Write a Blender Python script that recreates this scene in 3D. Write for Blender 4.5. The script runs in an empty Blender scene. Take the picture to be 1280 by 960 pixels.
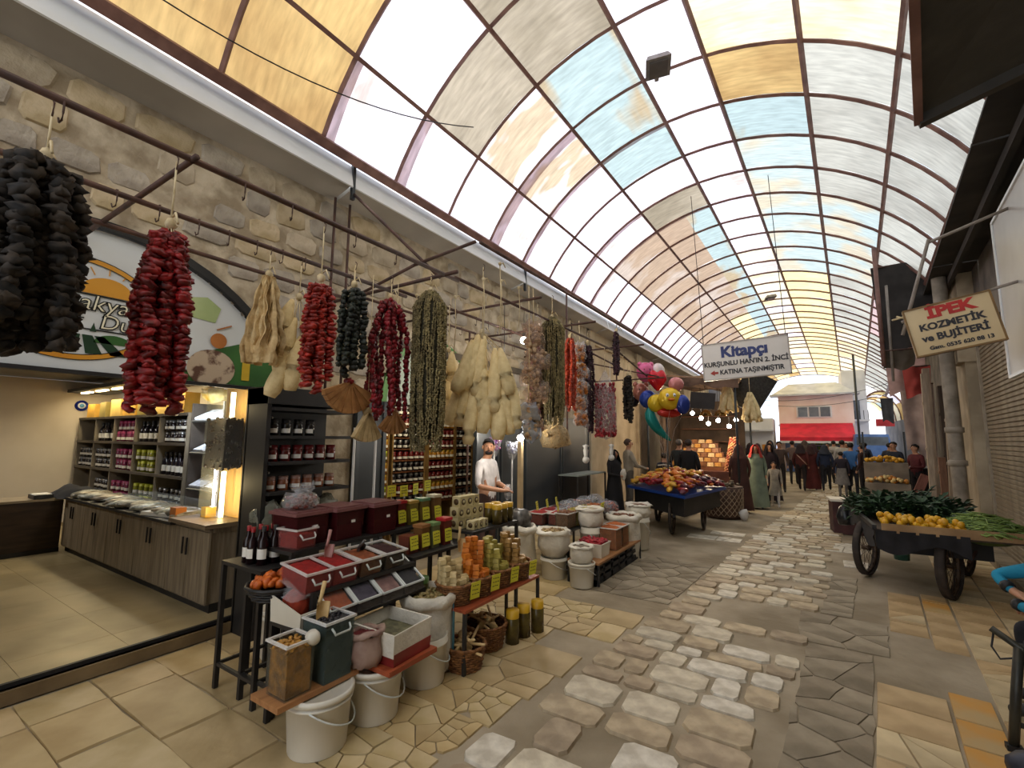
import bpy, bmesh, math, random
from math import sin, cos, pi, sqrt, atan2, radians
from mathutils import Vector, Matrix, noise
random.seed(7)
sc = bpy.context.scene
COL = sc.collection

# ------------------------------------------------------------------ camera
cam_d = bpy.data.cameras.new('camera'); cam_d.sensor_width = 36.0; cam_d.lens = 16.122
cam = bpy.data.objects.new('camera', cam_d); COL.objects.link(cam)
_m = Matrix(((0.84070, 0.05730, 0.53846), (0.54145, -0.10334, -0.83436), (0.00784, 0.99299, -0.11790)))
cam.matrix_world = Matrix.Translation((0, 0, 1.75)) @ _m.to_4x4()
cam_d.clip_end = 300
sc.camera = cam

# ------------------------------------------------------------------ world, exposure, sun
world = bpy.data.worlds.new('sky'); sc.world = world; world.use_nodes = True
wn = world.node_tree; wn.nodes.clear()
w_out = wn.nodes.new('ShaderNodeOutputWorld'); w_bg = wn.nodes.new('ShaderNodeBackground')
w_tc = wn.nodes.new('ShaderNodeTexCoord'); w_nz = wn.nodes.new('ShaderNodeTexNoise'); w_rp = wn.nodes.new('ShaderNodeValToRGB')
w_nz.inputs['Scale'].default_value = 3.0; w_nz.inputs['Detail'].default_value = 5
w_rp.color_ramp.elements[0].position = .38; w_rp.color_ramp.elements[0].color = (.55, .72, .98, 1)
w_rp.color_ramp.elements[1].position = .56; w_rp.color_ramp.elements[1].color = (1, .98, .96, 1)
w_bg.inputs['Strength'].default_value = 1.38
wn.links.new(w_tc.outputs['Generated'], w_nz.inputs['Vector']); wn.links.new(w_nz.outputs['Fac'], w_rp.inputs['Fac'])
wn.links.new(w_rp.outputs['Color'], w_bg.inputs['Color']); wn.links.new(w_bg.outputs['Background'], w_out.inputs['Surface'])
sun_d = bpy.data.lights.new('sun', 'SUN'); sun_d.energy = 1.6; sun_d.angle = radians(12); sun_d.color = (1, .93, .82)
sun = bpy.data.objects.new('sun', sun_d); COL.objects.link(sun)
sun.rotation_euler = (radians(4), radians(-25), 0)
vs = sc.view_settings
vs.view_transform = 'Standard'; vs.look = 'None'; vs.gamma = 1.0; vs.use_curve_mapping = False; vs.exposure = 0.62

# ------------------------------------------------------------------ materials
def lin(h):
    if isinstance(h, str):
        h = h.lstrip('#'); c = [int(h[i:i+2], 16)/255 for i in (0, 2, 4)]
    else: c = h
    return tuple(x/12.92 if x <= .04045 else ((x+.055)/1.055)**2.4 for x in c) + (1,)
MATS = {}
def M(name, a, b=None, scale=6.0, rough=.6, metal=0, bump=0, bscale=None, rnd=.0, emit=0, trans=0, coord='Object', alpha=1, lo=.38, hi=.62, spec=.5, stretch=None, ior=1.45, sub=0):
    """a principled material whose colour wanders between a and b with noise; rnd shifts the brightness from object to object"""
    if name in MATS: return MATS[name]
    m = bpy.data.materials.new(name); m.use_nodes = True; t = m.node_tree; N = t.nodes; L = t.links
    p = N['Principled BSDF']
    ca = lin(a); cb = lin(b) if b else tuple(x*.72 for x in ca[:3]) + (1,)
    tc = N.new('ShaderNodeTexCoord'); nz = N.new('ShaderNodeTexNoise'); rp = N.new('ShaderNodeValToRGB')
    nz.inputs['Scale'].default_value = scale; nz.inputs['Detail'].default_value = 4
    src = tc.outputs[coord]
    if coord == 'World':
        pass
    if stretch:
        mp = N.new('ShaderNodeMapping'); mp.inputs['Scale'].default_value = stretch
        L.new(src, mp.inputs['Vector']); src = mp.outputs['Vector']
    L.new(src, nz.inputs['Vector']); L.new(nz.outputs['Fac'], rp.inputs['Fac'])
    rp.color_ramp.elements[0].position = lo; rp.color_ramp.elements[1].position = hi
    rp.color_ramp.elements[0].color = ca; rp.color_ramp.elements[1].color = cb
    col = rp.outputs['Color']
    if rnd:
        oi = N.new('ShaderNodeObjectInfo'); mr = N.new('ShaderNodeMapRange')
        mr.inputs['To Min'].default_value = 1-rnd; mr.inputs['To Max'].default_value = 1+rnd
        L.new(oi.outputs['Random'], mr.inputs['Value'])
        hs = N.new('ShaderNodeHueSaturation'); L.new(mr.outputs['Result'], hs.inputs['Value']); L.new(col, hs.inputs['Color']); col = hs.outputs['Color']
    L.new(col, p.inputs['Base Color'])
    p.inputs['Roughness'].default_value = rough; p.inputs['Metallic'].default_value = metal
    p.inputs['Specular IOR Level'].default_value = spec; p.inputs['IOR'].default_value = ior
    p.inputs['Transmission Weight'].default_value = trans; p.inputs['Alpha'].default_value = alpha
    if sub: p.inputs['Subsurface Weight'].default_value = sub
    if emit:
        L.new(col, p.inputs['Emission Color']); p.inputs['Emission Strength'].default_value = emit
    if bump:
        bp = N.new('ShaderNodeBump'); n2 = N.new('ShaderNodeTexNoise'); n2.inputs['Scale'].default_value = bscale or scale*3; n2.inputs['Detail'].default_value = 5
        L.new(src, n2.inputs['Vector']); L.new(n2.outputs['Fac'], bp.inputs['Height']); bp.inputs['Strength'].default_value = min(1, bump); bp.inputs['Distance'].default_value = .02
        L.new(bp.outputs['Normal'], p.inputs['Normal'])
    MATS[name] = m
    return m
def M_pane(name, a, b, tl=.8, scale=.9, thr=.5, stretch=None, soft=.02):
    """translucent roof sheet: light from the sky comes through; a and b are the colours of sheet and dirt"""
    if name in MATS: return MATS[name]
    m = bpy.data.materials.new(name); m.use_nodes = True; t = m.node_tree; N = t.nodes; L = t.links
    N.remove(N['Principled BSDF']); out = N['Material Output']
    tc = N.new('ShaderNodeNewGeometry'); nz = N.new('ShaderNodeTexNoise'); rp = N.new('ShaderNodeValToRGB')
    mp = N.new('ShaderNodeMapping'); mp.inputs['Scale'].default_value = stretch or (1, 1, 1)
    L.new(tc.outputs['Position'], mp.inputs['Vector']); L.new(mp.outputs['Vector'], nz.inputs['Vector'])
    nz.inputs['Scale'].default_value = scale; nz.inputs['Detail'].default_value = 3
    rp.color_ramp.elements[0].position = thr-soft; rp.color_ramp.elements[1].position = thr+soft
    rp.color_ramp.elements[0].color = lin(a); rp.color_ramp.elements[1].color = lin(b)
    n2 = N.new('ShaderNodeTexNoise'); n2.inputs['Scale'].default_value = 4; n2.inputs['Detail'].default_value = 6
    m2 = N.new('ShaderNodeMapping'); m2.inputs['Scale'].default_value = (1, 5, 1); L.new(tc.outputs['Position'], m2.inputs['Vector']); L.new(m2.outputs['Vector'], n2.inputs['Vector'])
    mr = N.new('ShaderNodeMapRange'); mr.inputs['From Min'].default_value = .3; mr.inputs['From Max'].default_value = .7; mr.inputs['To Min'].default_value = .78; mr.inputs['To Max'].default_value = 1.08
    L.new(n2.outputs['Fac'], mr.inputs['Value'])
    hs = N.new('ShaderNodeHueSaturation'); L.new(rp.outputs['Color'], hs.inputs['Color']); L.new(mr.outputs['Result'], hs.inputs['Value'])
    L.new(nz.outputs['Fac'], rp.inputs['Fac'])
    tr = N.new('ShaderNodeBsdfTranslucent'); df = N.new('ShaderNodeBsdfDiffuse'); mx = N.new('ShaderNodeMixShader'); mx.inputs[0].default_value = tl
    L.new(hs.outputs['Color'], tr.inputs['Color']); L.new(hs.outputs['Color'], df.inputs['Color'])
    L.new(df.outputs[0], mx.inputs[1]); L.new(tr.outputs[0], mx.inputs[2]); L.new(mx.outputs[0], out.inputs['Surface'])
    MATS[name] = m; return m
def M_clear(name, tint='#ffffff', opac=.14, rough=.1):
    """clear film, glass or box plastic: mostly see-through with a sheen"""
    if name in MATS: return MATS[name]
    m = bpy.data.materials.new(name); m.use_nodes = True; t = m.node_tree; N = t.nodes; L = t.links
    p = N['Principled BSDF']; out = N['Material Output']
    nz = N.new('ShaderNodeTexNoise'); nz.inputs['Scale'].default_value = 9
    mr = N.new('ShaderNodeMapRange'); mr.inputs['To Min'].default_value = opac*.6; mr.inputs['To Max'].default_value = min(1, opac*1.4)
    L.new(nz.outputs['Fac'], mr.inputs['Value'])
    p.inputs['Base Color'].default_value = lin(tint); p.inputs['Roughness'].default_value = rough
    tr = N.new('ShaderNodeBsdfTransparent'); tr.inputs['Color'].default_value = tuple(.5+.5*x for x in lin(tint)[:3])+(1,)
    mx = N.new('ShaderNodeMixShader')
    L.new(mr.outputs['Result'], mx.inputs[0]); L.new(tr.outputs[0], mx.inputs[1]); L.new(p.outputs[0], mx.inputs[2]); L.new(mx.outputs[0], out.inputs['Surface'])
    MATS[name] = m; return m

# ------------------------------------------------------------------ mesh building
class MB:
    def __init__(s): s.v = []; s.f = []; s.mi = []; s.sm = []
    def add(s, vs, fs, mi=0, sm=False, T=None):
        o = len(s.v)
        s.v += [tuple(T @ Vector(p)) for p in vs] if T else [tuple(p) for p in vs]
        s.f += [tuple(i+o for i in f) for f in fs]; s.mi += [mi]*len(fs); s.sm += [sm]*len(fs)
        return s
    def box(s, c, d, mi=0, T=None, top=(1, 1)):
        x, y, z = d[0]/2, d[1]/2, d[2]/2; a, b = top
        vs = [(-x, -y, -z), (x, -y, -z), (x, y, -z), (-x, y, -z), (-x*a, -y*b, z), (x*a, -y*b, z), (x*a, y*b, z), (-x*a, y*b, z)]
        vs = [(p[0]+c[0], p[1]+c[1], p[2]+c[2]) for p in vs]
        return s.add(vs, [(3, 2, 1, 0), (4, 5, 6, 7), (0, 1, 5, 4), (1, 2, 6, 5), (2, 3, 7, 6), (3, 0, 4, 7)], mi, False, T)
    def prism(s, poly, h, z0=0, mi=0, T=None, inset=0):
        """poly (x,y) ccw extruded from z0 to z0+h; inset shrinks the top towards the centre"""
        n = len(poly); cx = sum(p[0] for p in poly)/n; cy = sum(p[1] for p in poly)/n
        k = 1-inset
        vs = [(x, y, z0) for x, y in poly] + [(cx+(x-cx)*k, cy+(y-cy)*k, z0+h) for x, y in poly]
        fs = [tuple(range(n, 2*n))] + [(i, (i+1) % n, (i+1) % n+n, i+n) for i in range(n)]
        return s.add(vs, fs, mi, False, T)
    def lathe(s, prof, seg=16, mi=0, sm=True, T=None, wob=0, seed=0, arc=2*pi, sq=None):
        """prof [(r,z)...] around z; a radius 0 closes it"""
        vs = []; n = len(prof); full = arc > 6.28; zw = min(.25, max(q[0] for q in prof)*1.1)
        k = seg if full else seg+1
        for j, (r, z) in enumerate(prof):
            for i in range(k):
                a = arc*i/seg
                q = r
                if wob: q = r*(1+wob*noise.noise((cos(a)*2.2+seed, sin(a)*2.2, j*.7+seed)))
                x, y = q*cos(a), q*sin(a)
                if sq: x, y = sq_(x, y, q, sq)
                vs.append((x, y, z + (wob*zw*noise.noise((cos(a)*2+5, sin(a)*2+seed, j*.9)) if wob else 0)))
        fs = []
        for j in range(n-1):
            for i in range(seg):
                a, b = j*k+i, j*k+(i+1) % k
                fs.append((a, b, b+k, a+k))
        return s.add(vs, fs, mi, sm, T)
    def tube(s, pts, r, seg=6, mi=0, sm=True, T=None, cap=True):
        P = [Vector(p) for p in pts]; n = len(P); vs = []
        up = Vector((0, 0, 1))
        for i in range(n):
            d = (P[min(i+1, n-1)]-P[max(i-1, 0)])
            d = d.normalized() if d.length > 1e-9 else Vector((0, 0, 1))
            u = d.cross(up)
            if u.length < .05: u = d.cross(Vector((1, 0, 0)))
            u.normalize(); w = d.cross(u)
            rr = r[i] if isinstance(r, (list, tuple)) else r
            for j in range(seg):
                a = 2*pi*j/seg; vs.append(P[i]+(u*cos(a)+w*sin(a))*rr)
        fs = [(i*seg+j, i*seg+(j+1) % seg, (i+1)*seg+(j+1) % seg, (i+1)*seg+j) for i in range(n-1) for j in range(seg)]
        if cap: fs += [tuple(range(seg-1, -1, -1)), tuple(range((n-1)*seg, n*seg))]
        return s.add(vs, fs, mi, sm, T)
    def bar(s, a, b, w, h=None, mi=0, T=None):
        """square bar from a to b"""
        a = Vector(a); b = Vector(b); h = h or w; d = (b-a).normalized(); up = Vector((0, 0, 1))
        u = d.cross(up)
        if u.length < .05: u = Vector((1, 0, 0))
        u.normalize(); v = u.cross(d).normalized(); u = u*w/2; v = v*h/2
        vs = [a-u-v, a+u-v, a+u+v, a-u+v, b-u-v, b+u-v, b+u+v, b-u+v]
        return s.add(vs, [(3, 2, 1, 0), (4, 5, 6, 7), (0, 1, 5, 4), (1, 2, 6, 5), (2, 3, 7, 6), (3, 0, 4, 7)], mi, False, T)
    def ball(s, c, r, sg=8, rg=5, mi=0, T=None, wob=0, seed=0):
        rx, ry, rz = r if isinstance(r, (tuple, list)) else (r, r, r)
        vs = [(c[0], c[1], c[2]-rz)]
        for j in range(1, rg):
            b = -pi/2+pi*j/rg
            for i in range(sg):
                a = 2*pi*i/sg; x, y, z = cos(b)*cos(a), cos(b)*sin(a), sin(b)
                k = 1+(wob*noise.noise((x*1.7+seed, y*1.7, z*1.7)) if wob else 0)
                vs.append((c[0]+rx*x*k, c[1]+ry*y*k, c[2]+rz*z*k))
        vs.append((c[0], c[1], c[2]+rz)); n = len(vs)-1
        fs = [(0, 1+(i+1) % sg, 1+i) for i in range(sg)]
        for j in range(rg-2):
            for i in range(sg): fs.append((1+j*sg+i, 1+j*sg+(i+1) % sg, 1+(j+1)*sg+(i+1) % sg, 1+(j+1)*sg+i))
        o = 1+(rg-2)*sg
        fs += [(o+i, o+(i+1) % sg, n) for i in range(sg)]
        return s.add(vs, fs, mi, True, T)
    def grid(s, fn, nu, nv, mi=0, sm=True, T=None):
        vs = [fn(i/nu, j/nv) for j in range(nv+1) for i in range(nu+1)]
        fs = [(j*(nu+1)+i, j*(nu+1)+i+1, (j+1)*(nu+1)+i+1, (j+1)*(nu+1)+i) for j in range(nv) for i in range(nu)]
        return s.add(vs, fs, mi, sm, T)
    def mesh(s, name, mats):
        me = bpy.data.meshes.new(name); me.from_pydata(s.v, [], s.f)
        for m in (mats if isinstance(mats, (list, tuple)) else [mats]): me.materials.append(m)
        me.polygons.foreach_set('material_index', s.mi); me.polygons.foreach_set('use_smooth', s.sm)
        me.update(); return me
    def build(s, name, mats, parent=None, loc=None, rot=None, kind=None):
        return put(name, s.mesh(name, mats), parent, loc, rot, kind)
def sq_(x, y, q, e):
    a = atan2(y, x); k = 1/((abs(cos(a))**e+abs(sin(a))**e)**(1/e)); return q*k*cos(a), q*k*sin(a)
def put(name, me, parent=None, loc=None, rot=None, kind=None, scale=None):
    o = bpy.data.objects.new(name, me); COL.objects.link(o)
    if parent: o.parent = parent
    if loc: o.location = loc
    if rot is not None: o.rotation_euler = rot if isinstance(rot, (tuple, list)) else (0, 0, rot)
    if scale: o.scale = scale if isinstance(scale, (tuple, list)) else (scale,)*3
    if kind: o['kind'] = kind
    return o
def tag(o, label=None, cat=None, group=None, kind=None):
    if label: o['label'] = label
    if cat: o['category'] = cat
    if group: o['group'] = group
    if kind: o['kind'] = kind
    return o
def thing(name, label, cat, loc=(0, 0, 0), rot=0, group=None):
    o = bpy.data.objects.new(name, None); COL.objects.link(o); o.empty_display_size = .05
    o.location = loc; o.rotation_euler = rot if isinstance(rot, (tuple, list)) else (0, 0, rot)
    return tag(o, label, cat, group)
def struct(name, mb, mats, **k):
    o = mb.build(name, mats, **k) if isinstance(mb, MB) else put(name, mb, **k)
    o['kind'] = 'structure'; return o
def copy_tree(src, loc=None, rot=None, label=None, parent=None, group=None):
    c = src.copy(); COL.objects.link(c); c.parent = parent
    if loc: c.location = loc
    if rot is not None: c.rotation_euler = rot if isinstance(rot, (tuple, list)) else (0, 0, rot)
    if label: c['label'] = label
    if group: c['group'] = group
    for ch in list(src.children): copy_tree(ch, parent=c)
    return c
U = random.uniform
TH = radians(5.45)
def RW(xr, yr, z=0): return (xr*cos(TH)+yr*sin(TH), -xr*sin(TH)+yr*cos(TH), z)   # right-hand side of the street runs 5 degrees off
def rotm(ax, a): return Matrix.Rotation(a, 4, ax)
def mv(x, y, z): return Matrix.Translation((x, y, z))
# ================================================================== SETTING
m_cement = M('cement', '#a69880', '#84765e', 1.3, .8, bump=.6, bscale=14)
m_mortar = M('mortar', '#c6b89f', '#978870', 5, .9, bump=1, bscale=12)
m_plaster = M('plaster', '#c3b193', '#a8967a', 1.6, .85, bump=.25, bscale=9)
m_stone = [M('wall_stone', '#c0b29a', '#a0927b', 3.5, .9, bump=.9, bscale=18, rnd=.12), M('wall_stone_warm', '#c4b293', '#a5936f', 4, .9, bump=.9, bscale=16, rnd=.12), M('wall_stone_grey', '#b5ab9b', '#918779', 4, .9, bump=.9, bscale=20, rnd=.12)]
m_tile = [M('cream_tile', '#c0a97c', '#a88f62', 2.2, .5, bump=.25, rnd=.1), M('cream_tile_pale', '#c6b188', '#ae9869', 3, .5, bump=.25, rnd=.1), M('cream_tile_dull', '#b8a178', '#a08a61', 2.5, .55, bump=.3, rnd=.1)]
m_cob = [M('cobble_pale', '#cfc4ab', '#ada089', 7, .5, bump=.5, bscale=14, rnd=.1), M('cobble_tan', '#b9a686', '#958367', 6, .55, bump=.5, bscale=14, rnd=.12), M('cobble_white', '#d8d0bf', '#b4aa97', 8, .5, bump=.5, bscale=14, rnd=.08), M('cobble_brown', '#ae9b7f', '#8f7d64', 6, .6, bump=.5, bscale=14, rnd=.12)]
m_slab = [M('grey_slab', '#a0937c', '#80745f', 3, .8, bump=.6, bscale=12, rnd=.08), M('grey_slab_dark', '#938670', '#746854', 3, .8, bump=.6, bscale=12, rnd=.08)]
m_yel = M('worn_yellow_paint', '#cd9440', '#bb9f6e', 2.6, .6, bump=.3, rnd=.08)
m_tan = [M('tan_tile', '#c6aa7e', '#a98e64', 3, .6, bump=.35, rnd=.1), M('tan_tile_pale', '#d3bf95', '#b5a07a', 3, .6, bump=.35, rnd=.1)]
m_steel = M('oxide_red_steel', '#8a675d', '#6f4f48', 5, .6, bump=.2)
m_rust = M('brown_rack_steel', '#5d4136', '#43302a', 7, .65, bump=.2)
m_white_metal = M('white_sheet_metal', '#f1f4f6', '#e3e8ea', 1.2, .25)
m_soffit = M('grey_soffit_sheet', '#b3aea4', '#9c978e', 1, .6)
m_black = M('matt_black', '#191818', '#232120', 4, .55)
m_dkgrey = M('charcoal_panel', '#34383b', '#2a2e31', 1.4, .45, rnd=.06)

# ---- roof over the street : ribs every metre, seven bays of translucent sheets
ceil = thing('ceiling', None, None); ceil['kind'] = 'structure'
FR = [0, .130, .294, .450, .560, .709, .852, 1]
def arc_pt(Y, t, dr=0):
    xl, xr_ = -4.12, 1.15+.085*max(Y, -6); w = (xr_-xl)/2; h = 1.72; R = (w*w+h*h)/(2*h); a0 = math.asin(w/R)
    a = -a0+2*a0*t
    return ((xl+xr_)/2+(R+dr)*sin(a), Y, 4.83+h-R+(R+dr)*cos(a))
W_ = M_pane('sheet_white', '#f1ecf3', '#dfd6e2', .8, .8, soft=.1)
LAV = M_pane('sheet_white_torn', '#efe9f2', '#cbbdb8', .8, .9, .6)
TAN = M_pane('sheet_tan', '#d9b87e', '#bf9c68', .56, 1.1, soft=.12)
GRY = M_pane('sheet_grey', '#b9ad9a', '#9d927f', .6, 1.1, soft=.1)
TWH = M_pane('sheet_tan_white', '#c9b59b', '#efe8ee', .72, .7, .53, (1, 2.2, 1), .03)
BLU = M_pane('sheet_blue', '#b9cccd', '#c0af92', .6, .6, .57, (2.5, .6, 1), .04)
MAU = M_pane('sheet_mauve_tan', '#bca48e', '#cbbbae', .6, 1.0, .58, None, .05)
CRM = M_pane('sheet_cream', '#efe2c4', '#dcc89d', .76, .7, .56, None, .08)
YLW = M_pane('sheet_yellow', '#ffe9a8', '#f0d9a0', .8, .8)
GBL = M_pane('sheet_pale_grey', '#cfcdc2', '#b7b4aa', .64, .9, .52, None, .12)
BGR = M_pane('sheet_blue_grey', '#c4d2d0', '#d6cbb4', .66, .9, .55, None, .06)
OVL = M_pane('sheet_overlap', '#cbbabd', '#bda9a6', .62, 1.2)
PNK = M_pane('sheet_pinkish', '#dcc0bf', '#c9b6b4', .66, 1.2)
def pane_mat(b, k):
    if k >= 24 and b <= 2: return (TAN, YLW, TAN)[(b+k) % 3]
    if b == 0: return TAN if k <= 1 else (LAV if k in (2, 3, 5, 9) else W_)
    if b == 1:
        if k <= 1: return TAN
        return {2: W_, 3: GRY, 4: TWH, 5: TWH, 6: LAV, 7: W_, 8: LAV}.get(k, MAU)
    if b == 2:
        return {3: GRY, 4: BLU, 5: BLU, 6: BLU, 7: W_, 8: GRY}.get(k, GRY if k < 3 else (BLU if k < 24 else YLW))
    if b == 3: return (W_ if k < 12 else CRM) if k % 5 != 3 else LAV
    if b == 4: return {5: TAN, 6: BLU}.get(k, CRM if k < 6 else (BGR if k < 14 else YLW))
    if b == 5: return CRM if k < 5 else (GBL if k < 9 else BGR if k < 14 else (CRM if k > 20 else GBL))
    if b == 6: return PNK if 13 < k < 20 else GBL
K0, K1 = -2, 29
KS = list(range(K0, 27))+[27, 29, 31, 33, 35, 37, 39]
for k, k2 in zip(KS, KS[1:]):
    ya, yb = .67+k, .67+k2
    for b in range(7):
        def fn(u, v, ya=ya, yb=yb, b=b): return arc_pt(ya+(yb-ya)*v, FR[b]+(FR[b+1]-FR[b])*u, .03+.012*noise.noise((ya*3+v*2, b*2.3+u*2, 1)))
        subs = [(0, 1)]
        if b == 2 and k >= 9: subs = [(0, .55), (.55, 1)]
        for si, (s0, s1) in enumerate(subs):
            mb = MB(); mb.grid(lambda u, v: fn(s0+(s1-s0)*u, v), 4, 2)
            mt = pane_mat(b, k)
            if len(subs) > 1 and si == 0: mt = MAU if k < 18 else YLW
            mb.build('roof_pane', mt, ceil)
for k in KS:
    Y = .67+k; mb = MB()
    mb.tube([arc_pt(Y, i/24) for i in range(25)], .026, 4, sm=False); mb.build('rib', m_steel, ceil)
    if k % 3 != 1 and k < 22:      # strips where two sheets overlap beside a rib
        ww = U(.1, .24); t1 = random.choice((.13, .294, .294, .45)); mb = MB(); mb.grid(lambda u, v: arc_pt(Y+.03+ww*v*(1-.3*u), t1*u, .015), 8, 1); mb.build('sheet_overlap', OVL, ceil)
for t in FR[1:-1]:
    mb = MB(); mb.tube([arc_pt(.67+k, t, -.02) for k in KS], .03, 4, sm=False); mb.build('purlin', m_steel, ceil)
for t, r in ((0, .07), (1, .08)):
    mb = MB(); mb.tube([arc_pt(.67+k, t, -.02) for k in KS], r, 4, sm=False); mb.build('eave_beam', m_steel, ceil)
lamp_b = MB(); lamp_b.box((0, 0, 0), (.3, .34, .08), 0, top=(.8, .8)); lamp_b.box((0, 0, -.05), (.22, .26, .03), 1); lamp_b.bar((0, .17, .03), (0, .3, .05), .05)
p = arc_pt(5.35, .49, -.16); o = lamp_b.build('roof_floodlight', [M('lamp_grey', '#8d8782', '#77716d'), M('lamp_dark_glass', '#5a5654', '#4b4846', rough=.3)], loc=p, rot=(0, -.1, .3)); tag(o, 'grey floodlight fixed under the bright roof sheets', 'floodlight')
p = arc_pt(16.4, .5, -.25); o = lamp_b.build('roof_floodlight', [MATS['lamp_grey'], MATS['lamp_dark_glass']], loc=p, rot=(0, -.1, .3)); tag(o, 'small far lamp under the ridge beyond the hanging bookshop sign', 'floodlight')

# ---- left wall
XF = -4.53
wl = MB(); AC, AZ, AR = 1.15, 1.72, 1.63
def base_z(y):
    if abs(y-AC) < AR+.02: return max(2.22, AZ+sqrt(max(0, (AR+.02)**2-(y-AC)**2)))
    if 4.0 < y < 5.95: return 2.25+ (.75*sqrt(max(0, 1-((y-4.95)/1.0)**2)))
    return 2.2
y = -4.0
ys = []
while y < 10.5: ys.append(y); y += .1
for a in ys:
    z = min(base_z(a), base_z(a+.1)) if abs(a-AC) < 1.9 else base_z(a+.05)
    wl.box((XF-.2, a+.05, (z+4.62)/2), (.4, .1, 4.62-z))
wl.box((XF-.2, 3.16, 1.1), (.4, .76, 2.24)); wl.box((XF-.2, -2.3, 1.1), (.4, 3.4, 2.24))
wall = struct('wall_left', wl, m_mortar)
n = 0; z = 2.26
while z < 4.5:
    h = U(.2, .3); y = -1.2+U(0, .3)
    while y < 9.6:
        w = U(.24, .52)
        cy, cz = y+w/2, z+h/2
        ok = not (abs(cy-AC) < 2.2 and cz < 1.72+sqrt(max(0, (AR+.2)**2-(cy-AC)**2))) and not (3.85 < cy < 6.1 and cz < 3.15) and not (6.1 <= cy and cz < 2.4)
        if ok and random.random() > .06 and z+h < 4.56:
            pts = []
            for (sx, sy) in ((-1, -.62), (-.7, -1), (.66, -1), (1, -.6), (1, .62), (.7, 1), (-.66, 1), (-1, .6)):
                pts.append((sx*(w/2-.014)*U(.86, 1.03), sy*(h/2-.011)*U(.84, 1.03)))
            mb = MB(); mb.prism(pts, U(.012, .03), 0, inset=.1)
            o = mb.build('stone', random.choice(m_stone), wall, loc=(XF-.005, cy, cz)); o.rotation_euler = (pi/2, 0, pi/2); n += 1
        y += w
    z += h
for i in range(len(ys)): pass
plw = MB(); plw.box((XF-.2, 15.6, 2.4), (.4, 10.3, 4.8)); plw.box((XF-.2, 25.5, 2.4), (.4, 9.5, 4.8))
plw.box((XF+.03, 10.62, 2.2), (.1, .3, 4.5)); plw.box((XF+.03, 14.4, 2.2), (.12, .5, 4.5)); plw.box((XF+.02, 12.4, 4.2), (.08, 3.4, .12)); plw.box((XF+.02, 17.2, 3.4), (.1, .3, 2.6))
struct('wall_left_plaster', plw, m_plaster)
struct('trim_1', MB().box((XF+.04, 16, 3.55), (.06, 1.3, 1.2)), M('recess_plaster', '#a89c88', '#8d8270', 2, .9, bump=.3))

# gutter: white fascia in lengths, grey soffit behind
gut = thing('eave_gutter', None, None); gut['kind'] = 'structure'
for a, b in ((-4, -.7), (-.68, 3.12), (3.16, 6.9), (6.95, 11), (11.05, 16), (16.05, 24)):
    MB().box((0, 0, 0), (.02, b-a, .26)).build('fascia', m_white_metal, gut, (-4.2, (a+b)/2, 4.68), (0, -.2, 0))
    MB().box((-4.26, (a+b)/2, 4.81), (.07, b-a, .03)).build('gutter_lip', m_white_metal, gut)
    mb = MB(); mb.add([(-4.2, a, 4.58), (-4.2, b, 4.58), (XF, b, 4.5), (XF, a, 4.5), (-4.2, a, 4.6), (-4.2, b, 4.6), (XF, b, 4.62), (XF, a, 4.62)], [(0, 1, 2, 3), (7, 6, 5, 4), (0, 4, 5, 1), (1, 5, 6, 2), (2, 6, 7, 3), (3, 7, 4, 0)]); mb.build('soffit', m_soffit, gut)
for y in (3.14, 6.92): MB().bar((-4.2, y, 4.42), (-4.2, y, 4.83), .04).build('bracket', m_dkgrey, gut)

# ---- floor
fl = struct('floor', MB().box((-1, 18, -.1), (16, 50, .176)), m_cement)
def cut(poly, p, d):
    out = [[], []]
    n = len(poly); nrm = (-d[1], d[0])
    sd = [(q[0]-p[0])*nrm[0]+(q[1]-p[1])*nrm[1] for q in poly]
    for i in range(n):
        a, b = poly[i], poly[(i+1) % n]; sa, sb = sd[i], sd[(i+1) % n]
        out[0 if sa >= 0 else 1].append(a)
        if (sa >= 0) != (sb >= 0):
            t = sa/(sa-sb); m_ = (a[0]+(b[0]-a[0])*t, a[1]+(b[1]-a[1])*t); out[0].append(m_); out[1].append(m_)
    return out
def area(p): return abs(sum(p[i][0]*p[(i+1) % len(p)][1]-p[(i+1) % len(p)][0]*p[i][1] for i in range(len(p))))/2
def ctr(p): return (sum(q[0] for q in p)/len(p), sum(q[1] for q in p)/len(p))
def shatter(poly, amin, prob=1):
    if area(poly) < amin or random.random() > prob: return [poly]
    c = ctr(poly); a = U(0, pi); c = (c[0]+U(-.05, .05), c[1]+U(-.05, .05))
    # cut across the long side
    c = (c[0]+U(-.08, .08), c[1]+U(-.06, .06)); xs = [q[0] for q in poly]; ys_ = [q[1] for q in poly]
    if max(xs)-min(xs) > 1.3*(max(ys_)-min(ys_)): a = pi/2+U(-.6, .6)
    elif max(ys_)-min(ys_) > 1.3*(max(xs)-min(xs)): a = U(-.6, .6)
    r = []
    for q in cut(poly, c, (cos(a), sin(a))):
        if len(q) >= 3: r += shatter(q, amin, prob)
    return r
def shrink(p, g):
    c = ctr(p); o = []
    for q in p:
        d = sqrt((q[0]-c[0])**2+(q[1]-c[1])**2); k = max(.5, 1-g/max(d, .01)*1.3); o.append((c[0]+(q[0]-c[0])*k, c[1]+(q[1]-c[1])*k))
    return o
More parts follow.
